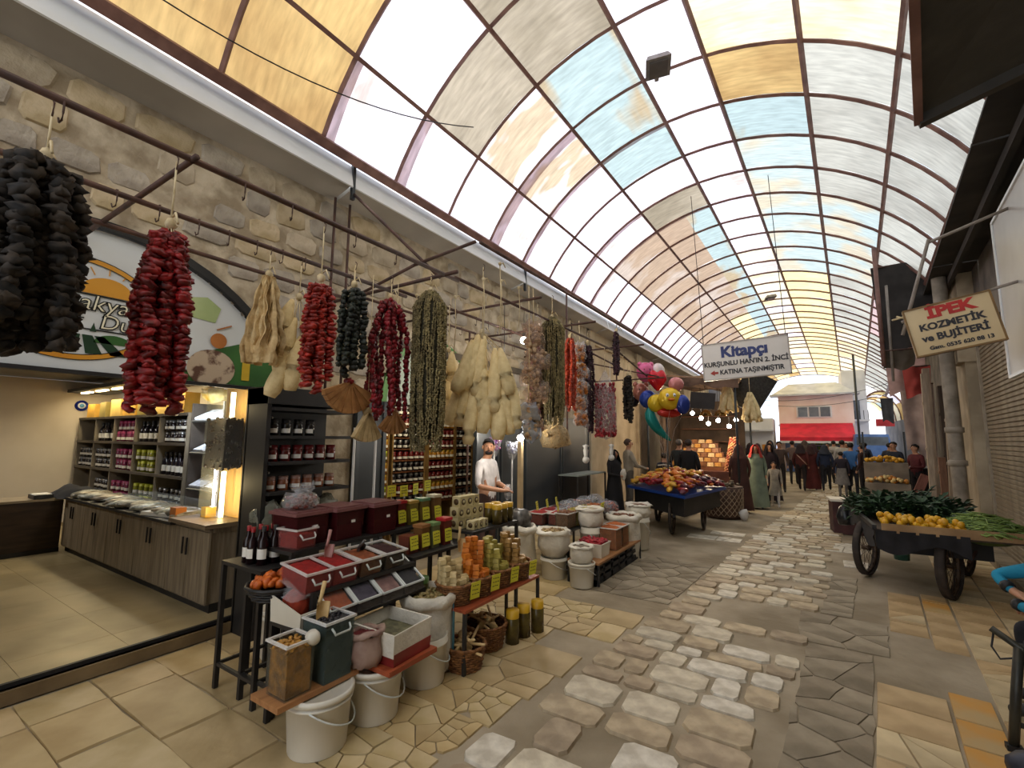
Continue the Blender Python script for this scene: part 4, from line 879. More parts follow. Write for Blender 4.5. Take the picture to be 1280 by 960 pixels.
# loose white strings and spare hooks
for (x, y, z0, z1) in ((-2.6, 3.78, 2.8, 3.55), (-2.6, 3.5, 2.7, 3.3), (-2.8, 4.1, 2.9, 3.5), (-2.6, 4.15, 2.95, 3.4), (-3.3, 3.3, 2.7, 3.2), (-3.0, 3.55, 2.6, 3.2), (-2.75, 7.95, 2.7, 3.25), (-2.75, 8.35, 2.7, 3.2)):
    mb = MB(); mb.tube([(0, 0, 0), (.01, .01, (z1-z0)/2), (0, 0, z1-z0)], .005, 5); mb.tube([(0, 0, z1-z0), (0, .06, z1-z0+.03), (0, .1, z1-z0-.01)], .006, 5); mb.ball((0, 0, z1-z0), .018, 6, 5, wob=.4)
    o = mb.build('white_string', m_cord, loc=(x, y, z0)); tag(o, 'loose white cotton string tied to the rack rods', 'string', 'loose strings on the racks')
# ================================================================== NEAR STALL
m_plast = M_clear('clear_box_plastic', '#d9d6c4', .05, .15); m_plast_red = M_clear('pinkish_box_plastic', '#d98d86', .16, .2); m_plast_w = M('white_plastic', '#d9d3c3', '#c8c1af', 2, .35)
m_hand = M('pale_plastic_handle', '#d8dcd8', '#c3c8c4', 4, .3); m_pail = M('ivory_pail_plastic', '#dcd6c6', '#cfc8b6', 1.5, .35)
m_tagc = M('yellow_price_card', '#d9d23a', '#c9c330', 3, .6); m_tagink = M('card_ink', '#3a3a22')
def shell(mb, w, d, h, t=.008, mi=0, tp=.94, T=None):
    """open-top box tapering towards its bottom; local origin at the bottom centre"""
    def rect(a, b, z): return [(-a, -b, z), (a, -b, z), (a, b, z), (-a, b, z)]
    a, b = w/2, d/2
    vs = rect(a*tp, b*tp, 0)+rect(a, b, h)+rect(a-t, b-t, h)+rect(a*tp-t, b*tp-t, t)
    fs = [(3, 2, 1, 0)]
    for o in (0, 4, 8):
        for i in range(4): j = (i+1) % 4; fs.append((o+i, o+j, o+4+j, o+4+i))
    fs.append((12, 13, 14, 15)); mb.add(vs, fs, mi, False, T); return mb
def heap(mb, w, d, z, hh, seed, mi=0, n=10, bump=.012, fq=9, T=None):
    def fn(u, v):
        x, y = (u-.5)*w, (v-.5)*d; e = min(1, 4*min(u, 1-u))*min(1, 4*min(v, 1-v))
        return (x, y, z+hh*e*(.7+.5*noise.noise((u*2+seed, v*2, 0)))+bump*noise.noise((u*fq+seed, v*fq, 2)))
    return mb.grid(fn, n, n, mi, True, T)
def bin_(label, x, y, z, w, d, h, mat, cont, fill=.8, hh=.02, rot=0, handles='x', tp=.92, grain=None, tilt=0, cat='box', name='storage_box', rimw=.016, group=None):
    t_ = thing(name, label, cat, (x, y, z), (0, tilt, rot), group=group)
    shell(MB(), w, d, h, .005, tp=tp).build('shell', mat, t_)
    r = MB()
    for s in (-1, 1): r.bar((-w/2-rimw/2, s*d/2, h), (w/2+rimw/2, s*d/2, h), rimw, .012); r.bar((s*w/2, -d/2, h), (s*w/2, d/2, h), rimw, .012)
    r.build('rim', mat if mat is m_plast_w else M_clear('rim_plastic', '#f2f0ec', .55, .25), t_)
    if cont:
        mb = MB(); k = tp+(1-tp)*fill; heap(mb, w*k-.014, d*k-.014, h*fill, hh, x*3+y); zz_ = h*fill
        mb.box((0, 0, h*fill/2+.003), (w*(tp+k)/2-.02, d*(tp+k)/2-.02, h*fill-.012))
        mb.build('contents', cont, t_)
        if grain:
            gm, gr, gn = grain; mb = MB()
            for i in range(gn): mb.ball((U(-.46, .46)*w*k, U(-.46, .46)*d*k, zz_+hh*.6+U(0, gr)), (gr, gr*U(.7, 1.3), gr*.8), 6, 4)
            mb.build('loose_contents', gm, t_, kind='stuff')
    if handles == 'x':
        for s in ((1,) if rot == 99 else (1, -1)):
            q = w/2+.02; MB().tube([(s*w/2, -.06, h-.03), (s*q, -.055, h-.05), (s*q, -.05, h-.065), (s*q, .05, h-.065), (s*q, .055, h-.05), (s*w/2, .06, h-.03)], .006, 6).build('handle', m_hand, t_)
    return t_
def scoop(label, x, y, z, rot, mat, s=1.0, tilt=.5):
    t_ = thing('scoop', label, 'scoop', (x, y, z), (tilt, 0, rot)); mb = MB(); mb.lathe([(0, -.09*s), (.03*s, -.085*s), (.036*s, -.03*s), (.035*s, .02*s)], 12, arc=pi*1.25); mb.build('blade', mat, t_)
    MB().tube([(-.03*s, 0, .0), (-.022*s, 0, .05*s), (-.012*s, 0, .13*s)], [.012*s, .011*s, .013*s], 8).build('handle', mat, t_); return t_
def price_tag(label, x, y, z, rot, w=.1, h=.09, lean=.15, stick=None, group=None):
    t_ = thing('price_tag', label, 'price tag', (x, y, z), (0, 0, rot), group); T = rotm('Y', -lean)
    c = MB(); c.box((0, 0, h/2), (.003, w, h), 0, T)
    c.build('card', m_tagc, t_); mb = MB()
    for k in range(3):
        y0 = -w*.36
        while y0 < w*.3: l = U(.01, .024); mb.box((.0025, y0+l/2, h*(.78-.24*k)+U(-.002, .002)), (.001, l, .006), 0, T); y0 += l+.007
    mb.build('handwriting', m_tagink, t_, kind='stuff')
    if stick: MB().tube([(0, 0, -stick), (0, 0, h*.3)], .003, 5).build('stick', M('tag_stick', '#b9b49c'), t_)
    return t_
def bucket(label, x, y, z, r, h, lid=True, band=False, name='bucket'):
    t_ = thing(name, label, 'bucket', (x, y, z), U(-.6, .2)); mb = MB()
    mb.lathe([(0, 0), (r*.86, 0), (r*.88, .008), (r*.98, h*.84), (r*1.03, h*.845), (r*1.03, h*.88), (r*.99, h*.885), (r*1.0, h), (r*.96, h), (r*.86, .02), (0, .015)], 32); mb.build('body', m_pail, t_)
    if lid: 
        mb = MB(); mb.lathe([(r*1.01, h*.93), (r*1.06, h*.935), (r*1.06, h*1.03), (r*.97, h*1.035), (r*.95, h*1.0), (0, h*1.0)], 32); mb.build('lid', M('ivory_lid_plastic', '#e2dccc', '#d4cdbb', 1.5, .35), t_)
    pts = [(r*1.03*cos(a), r*1.03*sin(a)*1.0, h*.86-.42*h*sin(a*1.0)*(1 if 0 < a < pi else 0)) for a in [pi*i/14 for i in range(15)]]
    MB().tube([(p[0]*1.0, p[1]*1.05+.004, p[2]) for p in pts], .005, 6).build('bail', m_hand, t_); t_.rotation_euler.z = -pi/2+U(-.35, .35)+.5
    return t_
def sack(label, x, y, z, r, h, cont, mat, seed, lean=(0, 0), rim=.045, grain=None, low=.9, name='sack', flop=0):
    t_ = thing(name, label, 'sack', (x, y, z), (lean[0], lean[1], seed)); mb = MB()
    mb.lathe([(0, 0), (r*low*.9, 0), (r*low, .03), (r*1.04, h*.35), (r*1.0, h*.7), (r*.98, h*.9)], 28, wob=.13, seed=seed)
    mb.build('cloth', mat, t_); mb = MB()
    prof = [(r*.97, h*.86), (r*1.1, h*.87), (r*1.15, h*.93), (r*1.1, h), (r*.96, h*1.02), (r*.84, h*.97), (r*.8, h*.9)]
    mb.lathe(prof, 28, wob=.16, seed=seed+4); mb.build('rolled_rim', mat, t_)
    if cont: mb = MB(); mb.lathe([(r*.9, h*.88), (r*.7, h*.93), (r*.35, h*.96), (0, h*.97)], 20, wob=.12, seed=seed+1); mb.build('contents', cont, t_)
    if grain:
        mb = MB()
        for i in range(grain[2]): a = U(0, 6.28); q = r*.78*sqrt(random.random()); mb.ball((q*cos(a), q*sin(a), h*(.96-.05*(q/r)**2)+U(0, grain[1])), (grain[1], grain[1]*U(.6, 1.4), grain[1]*.8), 6, 4, wob=.3, seed=i)
        mb.build('loose_contents', grain[0], t_, kind='stuff')
    return t_
m_sack = M('white_sackcloth', '#dcd6c8', '#c4bdad', 5, .8, bump=.5, bscale=30)
m_wick = M('wicker', '#9c6a3c', '#6f4726', 26, .65, bump=.8, bscale=70, rnd=.08)
def basket(label, x, y, z, r, h, rot=0, name='basket', mat=None, group=None):
    mat = mat or m_wick; t_ = thing(name, label, 'basket', (x, y, z), rot, group); n = 26; mb = MB(); rows_ = int(h/.018)
    for j in range(rows_):                # woven rounds that pass in front of and behind the uprights
        f = j/rows_; q = r*(.8+.2*f); pts = [(q*cos(2*pi*i/n)+(.006 if (i+j) % 2 else -.004)*cos(2*pi*i/n), q*sin(2*pi*i/n)+(.006 if (i+j) % 2 else -.004)*sin(2*pi*i/n), .008+j*.018) for i in range(n+1)]
        mb.tube(pts, .0085, 4, cap=False)
    mb.build('weave', mat, t_, kind='stuff'); mb = MB(); mb.lathe([(0, .004), (r*.8, .006), (r*.78, .02), (r*.95, h-.01)], 20); mb.build('lining', M('wicker_dark', '#5d3b20', '#452a15', 20, .8), t_)
    mb = MB(); pts = [((r+.004*(-1)**i)*cos(2*pi*i/n), (r+.004*(-1)**i)*sin(2*pi*i/n), h) for i in range(n+1)]; mb.tube(pts, .013, 5, cap=False); mb.build('rim', mat, t_); return t_
# --- racks and boards that carry the goods
m_blk_st = M('black_steel', '#201e1d', '#2c2927', 5, .5)
def table(name, label, x0, x1, y0, y1, z, mat_top, mat_leg=None, t=.025, leg=.03, cat='table', rail=None, legs=((-1, -1), (-1, 1), (1, -1), (1, 1))):
    t_ = thing(name, label, cat, ((x0+x1)/2, (y0+y1)/2, 0)); MB().box((0, 0, z-t/2), (x1-x0, y1-y0, t)).build('top', mat_top, t_); w, d = (x1-x0)/2-leg/2, (y1-y0)/2-leg/2
    for sx, sy in legs: MB().box((sx*w, sy*d, (z-t)/2), (leg, leg, z-t)).build('leg', mat_leg or m_blk_st, t_)
    if rail:
        for sy in (-1, 1): MB().bar((-w, sy*d, rail), (w, sy*d, rail), leg*.7).build('rail', mat_leg or m_blk_st, t_)
        for sx in (-1, 1): MB().bar((sx*w, -d, rail), (sx*w, d, rail), leg*.7).build('rail', mat_leg or m_blk_st, t_)
    return t_
table('side_table', 'taller black steel side table carrying the syrup bottles', -3.62, -3.1, 1.76, 2.14, .86, m_blk_st, rail=.16)
table('side_table', 'lower black steel side table carrying the orange-filled basket', -3.33, -2.92, 1.78, 2.16, .70, m_blk_st, rail=.16)
m_redw = M('reddish_board', '#a34e2c', '#843c22', 3, .5, stretch=(8, 1, 8)); m_pinew = M('pine_board', '#a9774a', '#8d5f38', 3, .55, stretch=(8, 1, 8))
table('front_bench', 'pine board laid on the bucket lids under the front tubs', -2.66, -2.4, 1.5, 2.02, .345, m_pinew, t=.03, legs=())
table('low_bench', 'red-brown board on bucket lids under the cloth-lined crate', -2.62, -2.2, 2.08, 2.5, .345, m_redw, t=.03, legs=((-1, -1), (-1, 1)))
table('bin_rack', 'black steel step rack under the slanted spice bins', -2.93, -2.58, 1.74, 2.78, .60, m_blk_st)
table('bin_rack', 'middle step of black steel rack under the open spice boxes', -2.98, -2.66, 1.85, 2.75, .78, m_blk_st)
table('back_rack', 'high rear board on black legs under the large paste tubs', -3.5, -2.99, 1.9, 3.3, .97, m_blk_st)
table('mid_rack', 'narrow board on black legs under the tagged tubs', -2.97, -2.7, 2.76, 3.5, .80, m_blk_st)
table('soap_table', 'low table with red-brown top carrying the soap baskets', -2.62, -2.24, 2.85, 3.98, .46, m_redw, t=.02, leg=.025)
table('box_rack', 'black steel stand under the patterned boxes and yellow-lidded jars', -3.1, -2.68, 3.5, 4.3, .88, m_blk_st)
# --- buckets on the ground
bucket('white lidded bucket nearest the camera below the pine bench', -2.47, 1.8, 0, .18, .305)
bucket('white lidded bucket second in the row under the brown powder sack', -2.44, 2.18, 0, .172, .305)
bucket('white open bucket third in the row under the cloth-lined crate', -2.46, 2.66, 0, .165, .32, lid=False)
bucket('white bucket standing behind the black side tables', -3.72, 2.3, 0, .15, .36)
# --- front row
m_amber = M('amber_pickle', '#b9812c', '#7d541f', 18, .35, bump=.6); m_olive = M('black_olive', '#17171a', '#25242a', 12, .25)
bin_('tall clear tub of amber dried fruit at the front end of the stall', -2.505, 1.625, .346, .19, .17, .28, m_plast, m_amber, .84, .02, 0, '', grain=(M('amber_bits', '#c28f3a', '#9a6a24', 14, .3), .012, 60))
o = MB().lathe([(0, -.04), (.03, -.03), (.04, 0), (.034, .03), (0, .045)], 14).build('white_scoop', m_plast_w, loc=(-2.42, 1.7, .625), rot=(.6, .2, 0)); tag(o, 'round white scoop lying in the amber tub', 'scoop')
bin_('tall tub of black olives with pale rim beside the amber tub', -2.5, 1.86, .346, .22, .2, .33, M_clear('smoky_plastic', '#7f908a', .2, .2), m_olive, .9, .02, 0, 'x', grain=(m_olive, .013, 130))
scoop('wooden scoop standing in the black olives', -2.52, 1.83, .74, .4, M('beech_wood', '#d2b684'), 1.05, -.15)
sack('small sack of dark red powder between olives and lined crate', -2.4, 2.07, .346, .105, .2, M('sumac', '#6b1f22', '#551619', 30, .9), M('clear_sack', '#a08678', '#75564c', 6, .6), 3, (0, .12), grain=None)
t_ = thing('lined_crate', 'crate lined with white cloth and red lower edge beside the nut sack', 'crate', (-2.42, 2.29, .347), .05); shell(MB(), .39, .35, .075, .01, tp=.97).build('body', M('red_crate_plastic', '#8f2a25', '#6f1f1b', 3, .4), t_)
mb = MB(); shell(mb, .40, .36, .215, .012, tp=.96); mb.v = [(x+.012*noise.noise((y*14, z*20, 1)), y+.012*noise.noise((x*14, z*20, 2)), z*.64+.055+.012*noise.noise((x*20, y*20, 3))) for x, y, z in mb.v]; mb.build('lining', m_sack, t_)
mb = MB(); heap(mb, .34, .30, .12, .03, 4, bump=.02); mb.build('contents', M('dried_greens', '#6d6a4e', '#4d4a36', 16, .9), t_)
sack('big white sack of mixed nuts with rolled rim before the soap table', -2.55, 2.78, .0, .195, .57, M('nut_shells', '#8f7a51', '#6b5836', 20, .7), m_sack, 5, grain=(M('mixed_nuts', '#a48d5c', '#6c6a40', 24, .6), .016, 130))
o = MB().box((0, 0, .26), (.004, .05, .44)).build('sack_print', M('sack_blue', '#4d8ea8', '#6aa3b8', 9, .7), loc=(-2.365, 2.87, .02), rot=.45); tag(o, 'pale blue printed stripe down the side of the nut sack', 'print'); 
o.parent = None
# --- second tier: stacking bin and four slanted lidded bins
t_ = thing('stacking_bin', 'white open-front stacking bin holding a film bag of red powder', 'bin', (-2.77, 1.83, .602), .06)
mb = MB(); shell(mb, .3, .19, .16, .006, tp=.95); mb.v = [(x, y, z*(.55 if (x > .08 and z > .1) else 1)) for x, y, z in mb.v]; mb.build('body', m_plast_w, t_)
t_ = thing('powder_bag', 'clear film bag of red powder sitting in the white stacking bin', 'bag', (-2.79, 1.83, .612)); mb = MB(); mb.ball((0, 0, .09), (.1, .075, .09), 12, 8, wob=.2); mb.build('powder', M('chilli_powder', '#a0391f', '#872c17', 20, .9), t_); MB().lathe([(.07, .12), (.105, .15), (.05, .19), (.11, .24)], 12, wob=.5, seed=4).build('film', m_film, t_)
sp_c = [('orange spice', M('orange_spice', '#a8552c', '#8c4322', 22, .9), 'leftmost of four'), ('violet-grey spice', M('violet_spice', '#4c4455', '#393342', 22, .9), 'second of four'), ('pinkish spice', M('pink_spice', '#7d5a56', '#a07a72', 14, .9), 'third of four'), ('black spice', M('black_spice', '#1d1b1e', '#2b282b', 22, .9), 'last of four')]
for i, (nm, mt, pos) in enumerate(sp_c):
    y = 1.985+.21*i+.02; t_ = thing('lidded_bin', f'slanted clear-lidded bin of {nm}, {pos}', 'bin', (-2.66, y, .602), .03)
    mb = MB(); w2 = .1; P = [(.10, .0), (.10, .06), (-.13, .21), (-.13, .0)]
    vs = [(x, s*w2, z) for s in (-1, 1) for x, z in P]; mb.add(vs, [(0, 1, 2, 3), (7, 6, 5, 4), (0, 4, 5, 1), (2, 6, 7, 3), (3, 7, 4, 0)]); mb.build('body', M_clear('bin_body', '#77706d', .35, .3), t_)
    mb = MB(); mb.grid(lambda u, v: (.092-.21*u, (v-.5)*.185, .05+.137*u+.006*noise.noise((u*7+i, v*7, 1))), 8, 8); mb.build('contents', mt, t_)
    fr = MB(); a, b = .105, -.135
    for s in (-1, 1): fr.bar((.104, s*.098, .068), (-.134, s*.098, .222), .012)
    fr.bar((.104, -.1, .068), (.104, .1, .068), .012); fr.bar((-.134, -.1, .222), (-.134, .1, .222), .012); fr.build('lid_frame', m_hand, t_)
    MB().add([(.104, -.095, .07), (.104, .095, .07), (-.134, .095, .224), (-.134, -.095, .224)], [(0, 1, 2, 3)]).build('lid', M_clear('lid_film', '#e6e6e6', .03, .25), t_)
# --- third tier: open boxes of powder
for i, (y, nm, mt, pm, lb) in enumerate(((1.9, 'red', M('red_paprika', '#941611', '#7f110d', 26, .9), m_plast_red, 'open box of bright red paprika, nearest in its row'), (2.1, 'red', MATS['red_paprika'], m_plast_red, 'open box of bright red paprika with a scoop in it'), (2.32, 'rust', M('rust_spice', '#8c4a26', '#6e361a', 22, .9), m_plast, 'open box of rust-brown spice with a metal scoop'), (2.54, 'dark', M('dark_isot', '#2f1614', '#3e1e1a', 24, .9), m_plast, 'open box of near-black pepper flakes at the row end'))):
    bin_(lb, -2.81, y, .785, .28, .2, .13, pm, mt, .88, .02, 0, 'x', tilt=.12)
scoop('pink plastic scoop standing in the paprika box', -2.86, 2.1, .985, .2, M('pink_plastic', '#b98a83', '#a3746d', 4, .4), .9, -.1); scoop('grey metal scoop lying in the rust-brown spice', -2.8, 2.33, .95, 1.2, M('grey_metal', '#6b6864', '#55524f', 5, .35, metal=.6), .8, .9)
bin_('small box of red paste standing behind the orange basket', -3.12, 2.02, .972, .2, .17, .13, m_plast_red, MATS['red_paprika'], .7, .02, .1, 'x')
# --- bottles
SYR = bottle_mesh('syrup_bottle', M('pomegranate_syrup', '#170d0e', '#241113', 4, .12), M('red_seal', '#a3141c', '#7f0f15', 4, .4), .25, .034)
for i, (dx, dy) in enumerate(((0, 0), (.075, -.01), (.01, .08), (.09, .075), (.16, .02), (.17, .1), (.05, .15))):
    me = SYR if i not in (4, 5) else bottle_mesh('syrup_bottle', MATS['pomegranate_syrup'], m_black, .26, .036)
    o = put('syrup_bottle', me, None, (-3.43+dx, 1.84+dy, .861), U(-.6, .4)); tag(o, 'red-capped dark syrup bottle on the taller side table' if i not in (4, 5) else 'black-capped dark syrup bottle on the taller side table', 'bottle', 'red-capped syrup bottles' if i not in (4, 5) else 'black-capped syrup bottles')
# --- orange basket
t_ = basket('shallow black basket on the lower side table', -3.03, 1.84, .702, .185, .08, mat=M('black_weave', '#1c1b1b', '#2b2a2a', 20, .5)); m_or = M('orange_dried_fruit', '#cf6a24', '#a94c16', 8, .4, rnd=.15); om = MB().ball((0, 0, 0), (.035, .03, .022), 8, 6, wob=.5).mesh('dried_fruit', m_or)
for i in range(60): a = U(0, 6.28); q = .15*sqrt(random.random()); o = put('dried_fruit', om, None, (-3.03+q*cos(a), 1.84+q*sin(a), .79+.05*(1-(q/.13)**2)*random.random()+.01), (U(0, 6), U(0, 6), U(0, 6)), scale=U(.7, 1.1)); tag(o, 'piece of orange dried fruit heaped in the black basket', 'dried fruit', 'orange fruit in the black basket')
# --- big paste tubs at the back
m_paste = M('dark_red_paste', '#4f1114', '#3d0c0f', 8, .5); m_tub = M_clear('red_tub_plastic', '#5e2226', .35, .3)
for i, (x, y, lb) in enumerate(((-3.22, 2.1, 'large tub of dark red paste with a film bag on top'), (-3.18, 2.4, 'large lidded tub of dark red paste, middle of three'), (-3.14, 2.72, 'large lidded tub of dark red paste beside the price cards'))):
    t_ = thing('paste_tub', lb, 'tub', (x, y, .972), .04); shell(MB(), .3, .27, .22, .008, tp=.9).build('body', m_tub, t_); MB().box((0, 0, .1), (.26, .23, .19), top=(1.06, 1.06)).build('contents', m_paste, t_)
    MB().box((0, 0, .225), (.33, .30, .022)).box((0, 0, .24), (.28, .25, .014)).build('lid', M_clear('pink_lid_plastic', '#9c6a68', .6, .3), t_); MB().box((.152, .02, .13), (.003, .035, .02), T=None).build('sticker', m_label, t_)
t_ = thing('fruit_bag', 'film bag of reddish dried fruit on the nearest paste tub', 'bag', (-3.22, 2.1, 1.22)); mb = MB()
for i in range(70): a = U(0, 6.28); q = .1*sqrt(random.random()); mb.ball((q*cos(a), q*sin(a), U(.015, .09)), (.02, .018, .014), 6, 4, wob=.4, seed=i)
mb.build('contents', M('red_brown_fruit', '#7d3a2a', '#5c2219', 12, .5), t_, kind='stuff'); MB().lathe([(.1, 0), (.13, .04), (.1, .1), (.03, .12), (.09, .17)], 12, wob=.4, seed=2).build('film', m_film, t_)
# --- tagged tubs
tubs = [(-3.12, 2.98, .972, .1, .2, '#5d1518', '#b3232a', 'red lid'), (-3.1, 3.11, .972, .1, .19, '#7c6a2f', '#b99648', 'tan lid'), (-3.08, 3.24, .972, .1, .2, '#6f5a2a', '#5f8a62', 'green lid'), (-2.86, 2.86, .802, .12, .14, '#71382a', '#8a4b38', 'open top'), (-2.85, 3.0, .802, .1, .19, '#6d4a26', '#9b6a3e', 'brown lid'), (-2.84, 3.13, .802, .09, .19, '#6a6a45', '#7b9a62', 'pale green lid'), (-2.84, 3.28, .802, .1, .21, '#6b2a20', '#c0262e', 'bright red lid'), (-3.06, 3.38, .972, .1, .22, '#6a4a2a', '#cfc4a4', 'cream lid')]
for i, (x, y, z, w, h, c1, c2, lb) in enumerate(tubs):
    t_ = thing('spread_tub', f'square tub with {lb} in the tagged {"rear" if z > .9 else "front"} row', 'tub', (x, y, z), U(-.05, .1)); MB().box((0, 0, h/2), (w*.92, w*.92, h), top=(1.06, 1.06)).build('body', M('tub_'+c1[1:], c1, None, 9, .35), t_)
    if 'open' not in lb: MB().box((0, 0, h+.008), (w*1.08, w*1.08, .025)).build('lid', M('lid_'+c2[1:], c2, None, 4, .4), t_)
    tg_ = price_tag(f'yellow price card leaning on the {lb} tub of the {"rear" if z > .9 else "front"} row', x+w*.6, y, z+.03, .1, .1, .11, .1)
    if i in (0, 1, 2, 7): price_tag(f'yellow price card on a stick above the {lb} tub', x-.07, y-.02, z+h+.05, .15+U(-.2, .2), .1, .1, 0, .06)
for (y, lb) in ((3.15, 'green-topped round jar below the tagged tubs'), ):
    pass
JG = bottle_mesh('jar', M('pickle_green', '#5a5630', '#45431f', 9, .3), M('green_lid', '#5b7d42', '#486634', 4, .4), .18, .06, True)
o = put('jar', JG, None, (-2.68, 2.84, .462)); tag(o, 'green-lidded jar beside the black lidded bin', 'jar')
for i, (x, y, c) in enumerate(((-2.6, 3.02, 'cream'), (-2.66, 3.3, 'pale'))):
    pass
# --- soap baskets with stacked soaps
def soap_mesh(c, d=None): return MB().box((0, 0, 0), (.058, .05, .034), top=(.9, .9)).mesh('soap', M('soap_'+c[1:], c, d, 12, .5, rnd=.1))
baskets = [(-2.44, 2.97, .15, '#cdb98a', '#b19a67', 'cream patterned', 'first', 5), (-2.41, 3.22, .14, '#d07a26', '#b4611a', 'orange', 'second', 8), (-2.4, 3.5, .14, '#a89a4b', '#8b7e36', 'olive green', 'third', 7), (-2.39, 3.78, .15, '#a98245', '#8b6833', 'brown', 'fourth', 7)]
for (x, y, r, c1, c2, nm, od, lv) in baskets:
    basket(f'wicker basket of {nm} soaps, {od} on the red-topped table', x, y, .462, r, .15)
    o = MB().lathe([(0, 0), (r*.74, 0), (r*.86, .115), (0, .125)], 14).build('soap_bed', M('soap_paper', '#b9a06a', '#8d7546', 10, .8), loc=(x, y, .484)); tag(o, f'straw bed under the {nm} soaps', 'straw', kind='stuff')
    sm = soap_mesh(c1, c2); n_ = 7
    for i in range(n_):
        a = pi*.62+pi*1.0*i/(n_-1)*1.05; px, py = x+r*.74*cos(a), y+r*.74*sin(a)
        hgt = lv-int(abs(i-(n_-1)/2)*.9) if nm != 'orange' else lv-int(abs(i-1.5)*1.2)
        for k in range(max(2, hgt)):
            o = put('soap', sm, None, (px+U(-.004, .004), py+U(-.004, .004), .622+k*.038), a+U(-.35, .35)); tag(o, f'{nm} soap bar stacked in the {od} wicker basket', 'soap', f'{nm} soaps')
    for i in range(6):
        a = -1.2+i*.45; o = put('soap', sm, None, (x+r*.5*cos(a), y+r*.5*sin(a), .622+.004*i), (U(-.1, .1), U(-.1, .1), U(0, 3))); tag(o, f'{nm} soap bar lying loose in the {od} wicker basket', 'soap', f'loose {nm} soaps')
    price_tag(f'yellow price card hung on the {nm} soap basket', x+r*1.05, y+.05, .5, -.15, .1, .13, -.12)
scoop('wooden spoon handle standing in the orange soaps', -2.52, 3.14, .88, .3, MATS['beech_wood'], .95, .1)
# --- patterned boxes, jars with yellow lids
pbm = MB(); pbm.box((0, 0, .05), (.1, .1, .1))
for s in range(6):
    a = pi/3*s
pbm.lathe([(0, .004), (.03, .003), (.03, 0)], 12, 1, T=mv(.05, 0, .05) @ rotm('Y', pi/2)); pbm.lathe([(0, .006), (.015, .005), (.015, 0)], 10, 0, T=mv(.05, 0, .05) @ rotm('Y', pi/2)); pbm.lathe([(0, .004), (.03, .003), (.03, 0)], 12, 1, T=mv(0, -.05, .05) @ rotm('X', pi/2)); pbm = pbm.mesh('patterned_box', [M('patterned_card', '#cbbd8f', '#b5a574', 8, .5), M('brown_print', '#5d4726', '#47351b', 8, .5)])
for lvl, nn in ((0, 4), (1, 4), (2, 3)):
    for j in range(nn): 
        o = put('patterned_box', pbm, None, (-2.92+U(-.003, .003), 3.56+j*.104+.03*(lvl == 2), .881+lvl*.101), U(-.03, .03)); tag(o, f'cream box with round brown print, {["lowest", "middle", "top"][lvl]} row of the box stack', 'box', f'patterned boxes, {["lowest", "middle", "top"][lvl]} row')
for j in range(3): o = put('patterned_box', pbm, None, (-2.78, 3.62+j*.085, .881), .2, scale=.8); tag(o, 'smaller cream patterned box in front of the big box stack', 'box', 'small patterned boxes')
YJ = bottle_mesh('pickle_jar', M('pickle_brown', '#5c4f22', '#43381a', 10, .2), M('yellow_lid', '#d1a526', '#b98e1c', 5, .4), .19, .055, True, False)
for i, (x, y) in enumerate(((-2.74, 3.98), (-2.75, 4.1), (-2.76, 4.22), (-2.87, 4.03), (-2.88, 4.16))): o = put('pickle_jar', YJ, None, (x, y, .881)); tag(o, 'yellow-lidded jar on the stand beside the patterned boxes', 'jar', 'yellow-lidded jars on the stand')
YJ2 = bottle_mesh('pickle_jar', MATS['pickle_brown'], M('yellow_lid', '#d1a526'), .27, .062, True, False)
for (x, y, lb) in ((-2.26, 3.54, 'nearest yellow-lidded jar standing on the floor by the wicker baskets'), (-2.25, 3.71, 'middle yellow-lidded jar standing on the floor'), (-2.2, 3.87, 'farthest yellow-lidded jar on the floor below the table leg')): tag(put('pickle_jar', YJ2, None, (x, y, 0), U(-2, 2)), lb, 'jar')
# --- baskets of wooden spoons on the floor
for (x, y, r, h, lb, od) in ((-2.34, 2.98, .16, .17, 'round wicker basket of wooden scoops on the floor, nearer one', 'nearer'), (-2.42, 3.36, .18, .19, 'round wicker basket of wooden scoops on the floor, farther one', 'farther')):
    basket(lb, x, y, 0, r, h)
    for i in range(7): a = U(0, 6.28); o = put('wooden_spoon', spm, None, (x+U(-.06, .06), y+U(-.06, .06), h-.02+U(0, .04)), (1.2+U(-.3, .4), U(-.3, .3), a)); tag(o, f'small wooden spoon lying in the {od} floor basket', 'spoon', f'spoons in the {od} floor basket')
    scoop(f'beech scoop on top of the {od} floor basket', x, y, h+.05, 1.0, MATS['beech_wood'], 1.0, 1.4)
# ================================================================== SECOND STALL, CARTS, BALLOONS, SIGNS
m_crate = M('black_crate_plastic', '#1d1d1f', '#29292c', 6, .5)
def crate(label, x, y, z, w, d, h, rot=0):
    t_ = thing('black_crate', label, 'crate', (x, y, z), rot); mb = MB(); mb.box((0, 0, .01), (w, d, .02))
    for s in (-1, 1):
        for k in range(3): mb.box((0, s*(d/2-.01), h*(.2+.35*k)), (w, .02, h*.2)); mb.box((s*(w/2-.01), 0, h*(.2+.35*k)), (.02, d, h*.2))
        for q in (-1, 1): mb.box((s*(w/2-.015), q*(d/2-.015), h/2), (.03, .03, h))
        mb.box((s*(w/2-.01), 0, h/2), (.02, .05, h)); mb.box((0, s*(d/2-.01), h/2), (.05, .02, h))
    mb.build('lattice_body', m_crate, t_); return t_
for i, y in enumerate((5.62, 6.16, 6.70)): crate(f'black plastic crate carrying the second stall, {["nearest", "middle", "farthest"][i]} in its row', -2.42, y, 0, .36, .52, .245)
table('stall_board', 'pine board laid on the black crates', -2.62, -2.2, 5.36, 6.98, .272, m_pinew, leg=.02)
table('stall_table', 'dark rear table of the second stall below the domed bags', -3.5, -2.72, 5.6, 7.4, .55, m_blk_st)
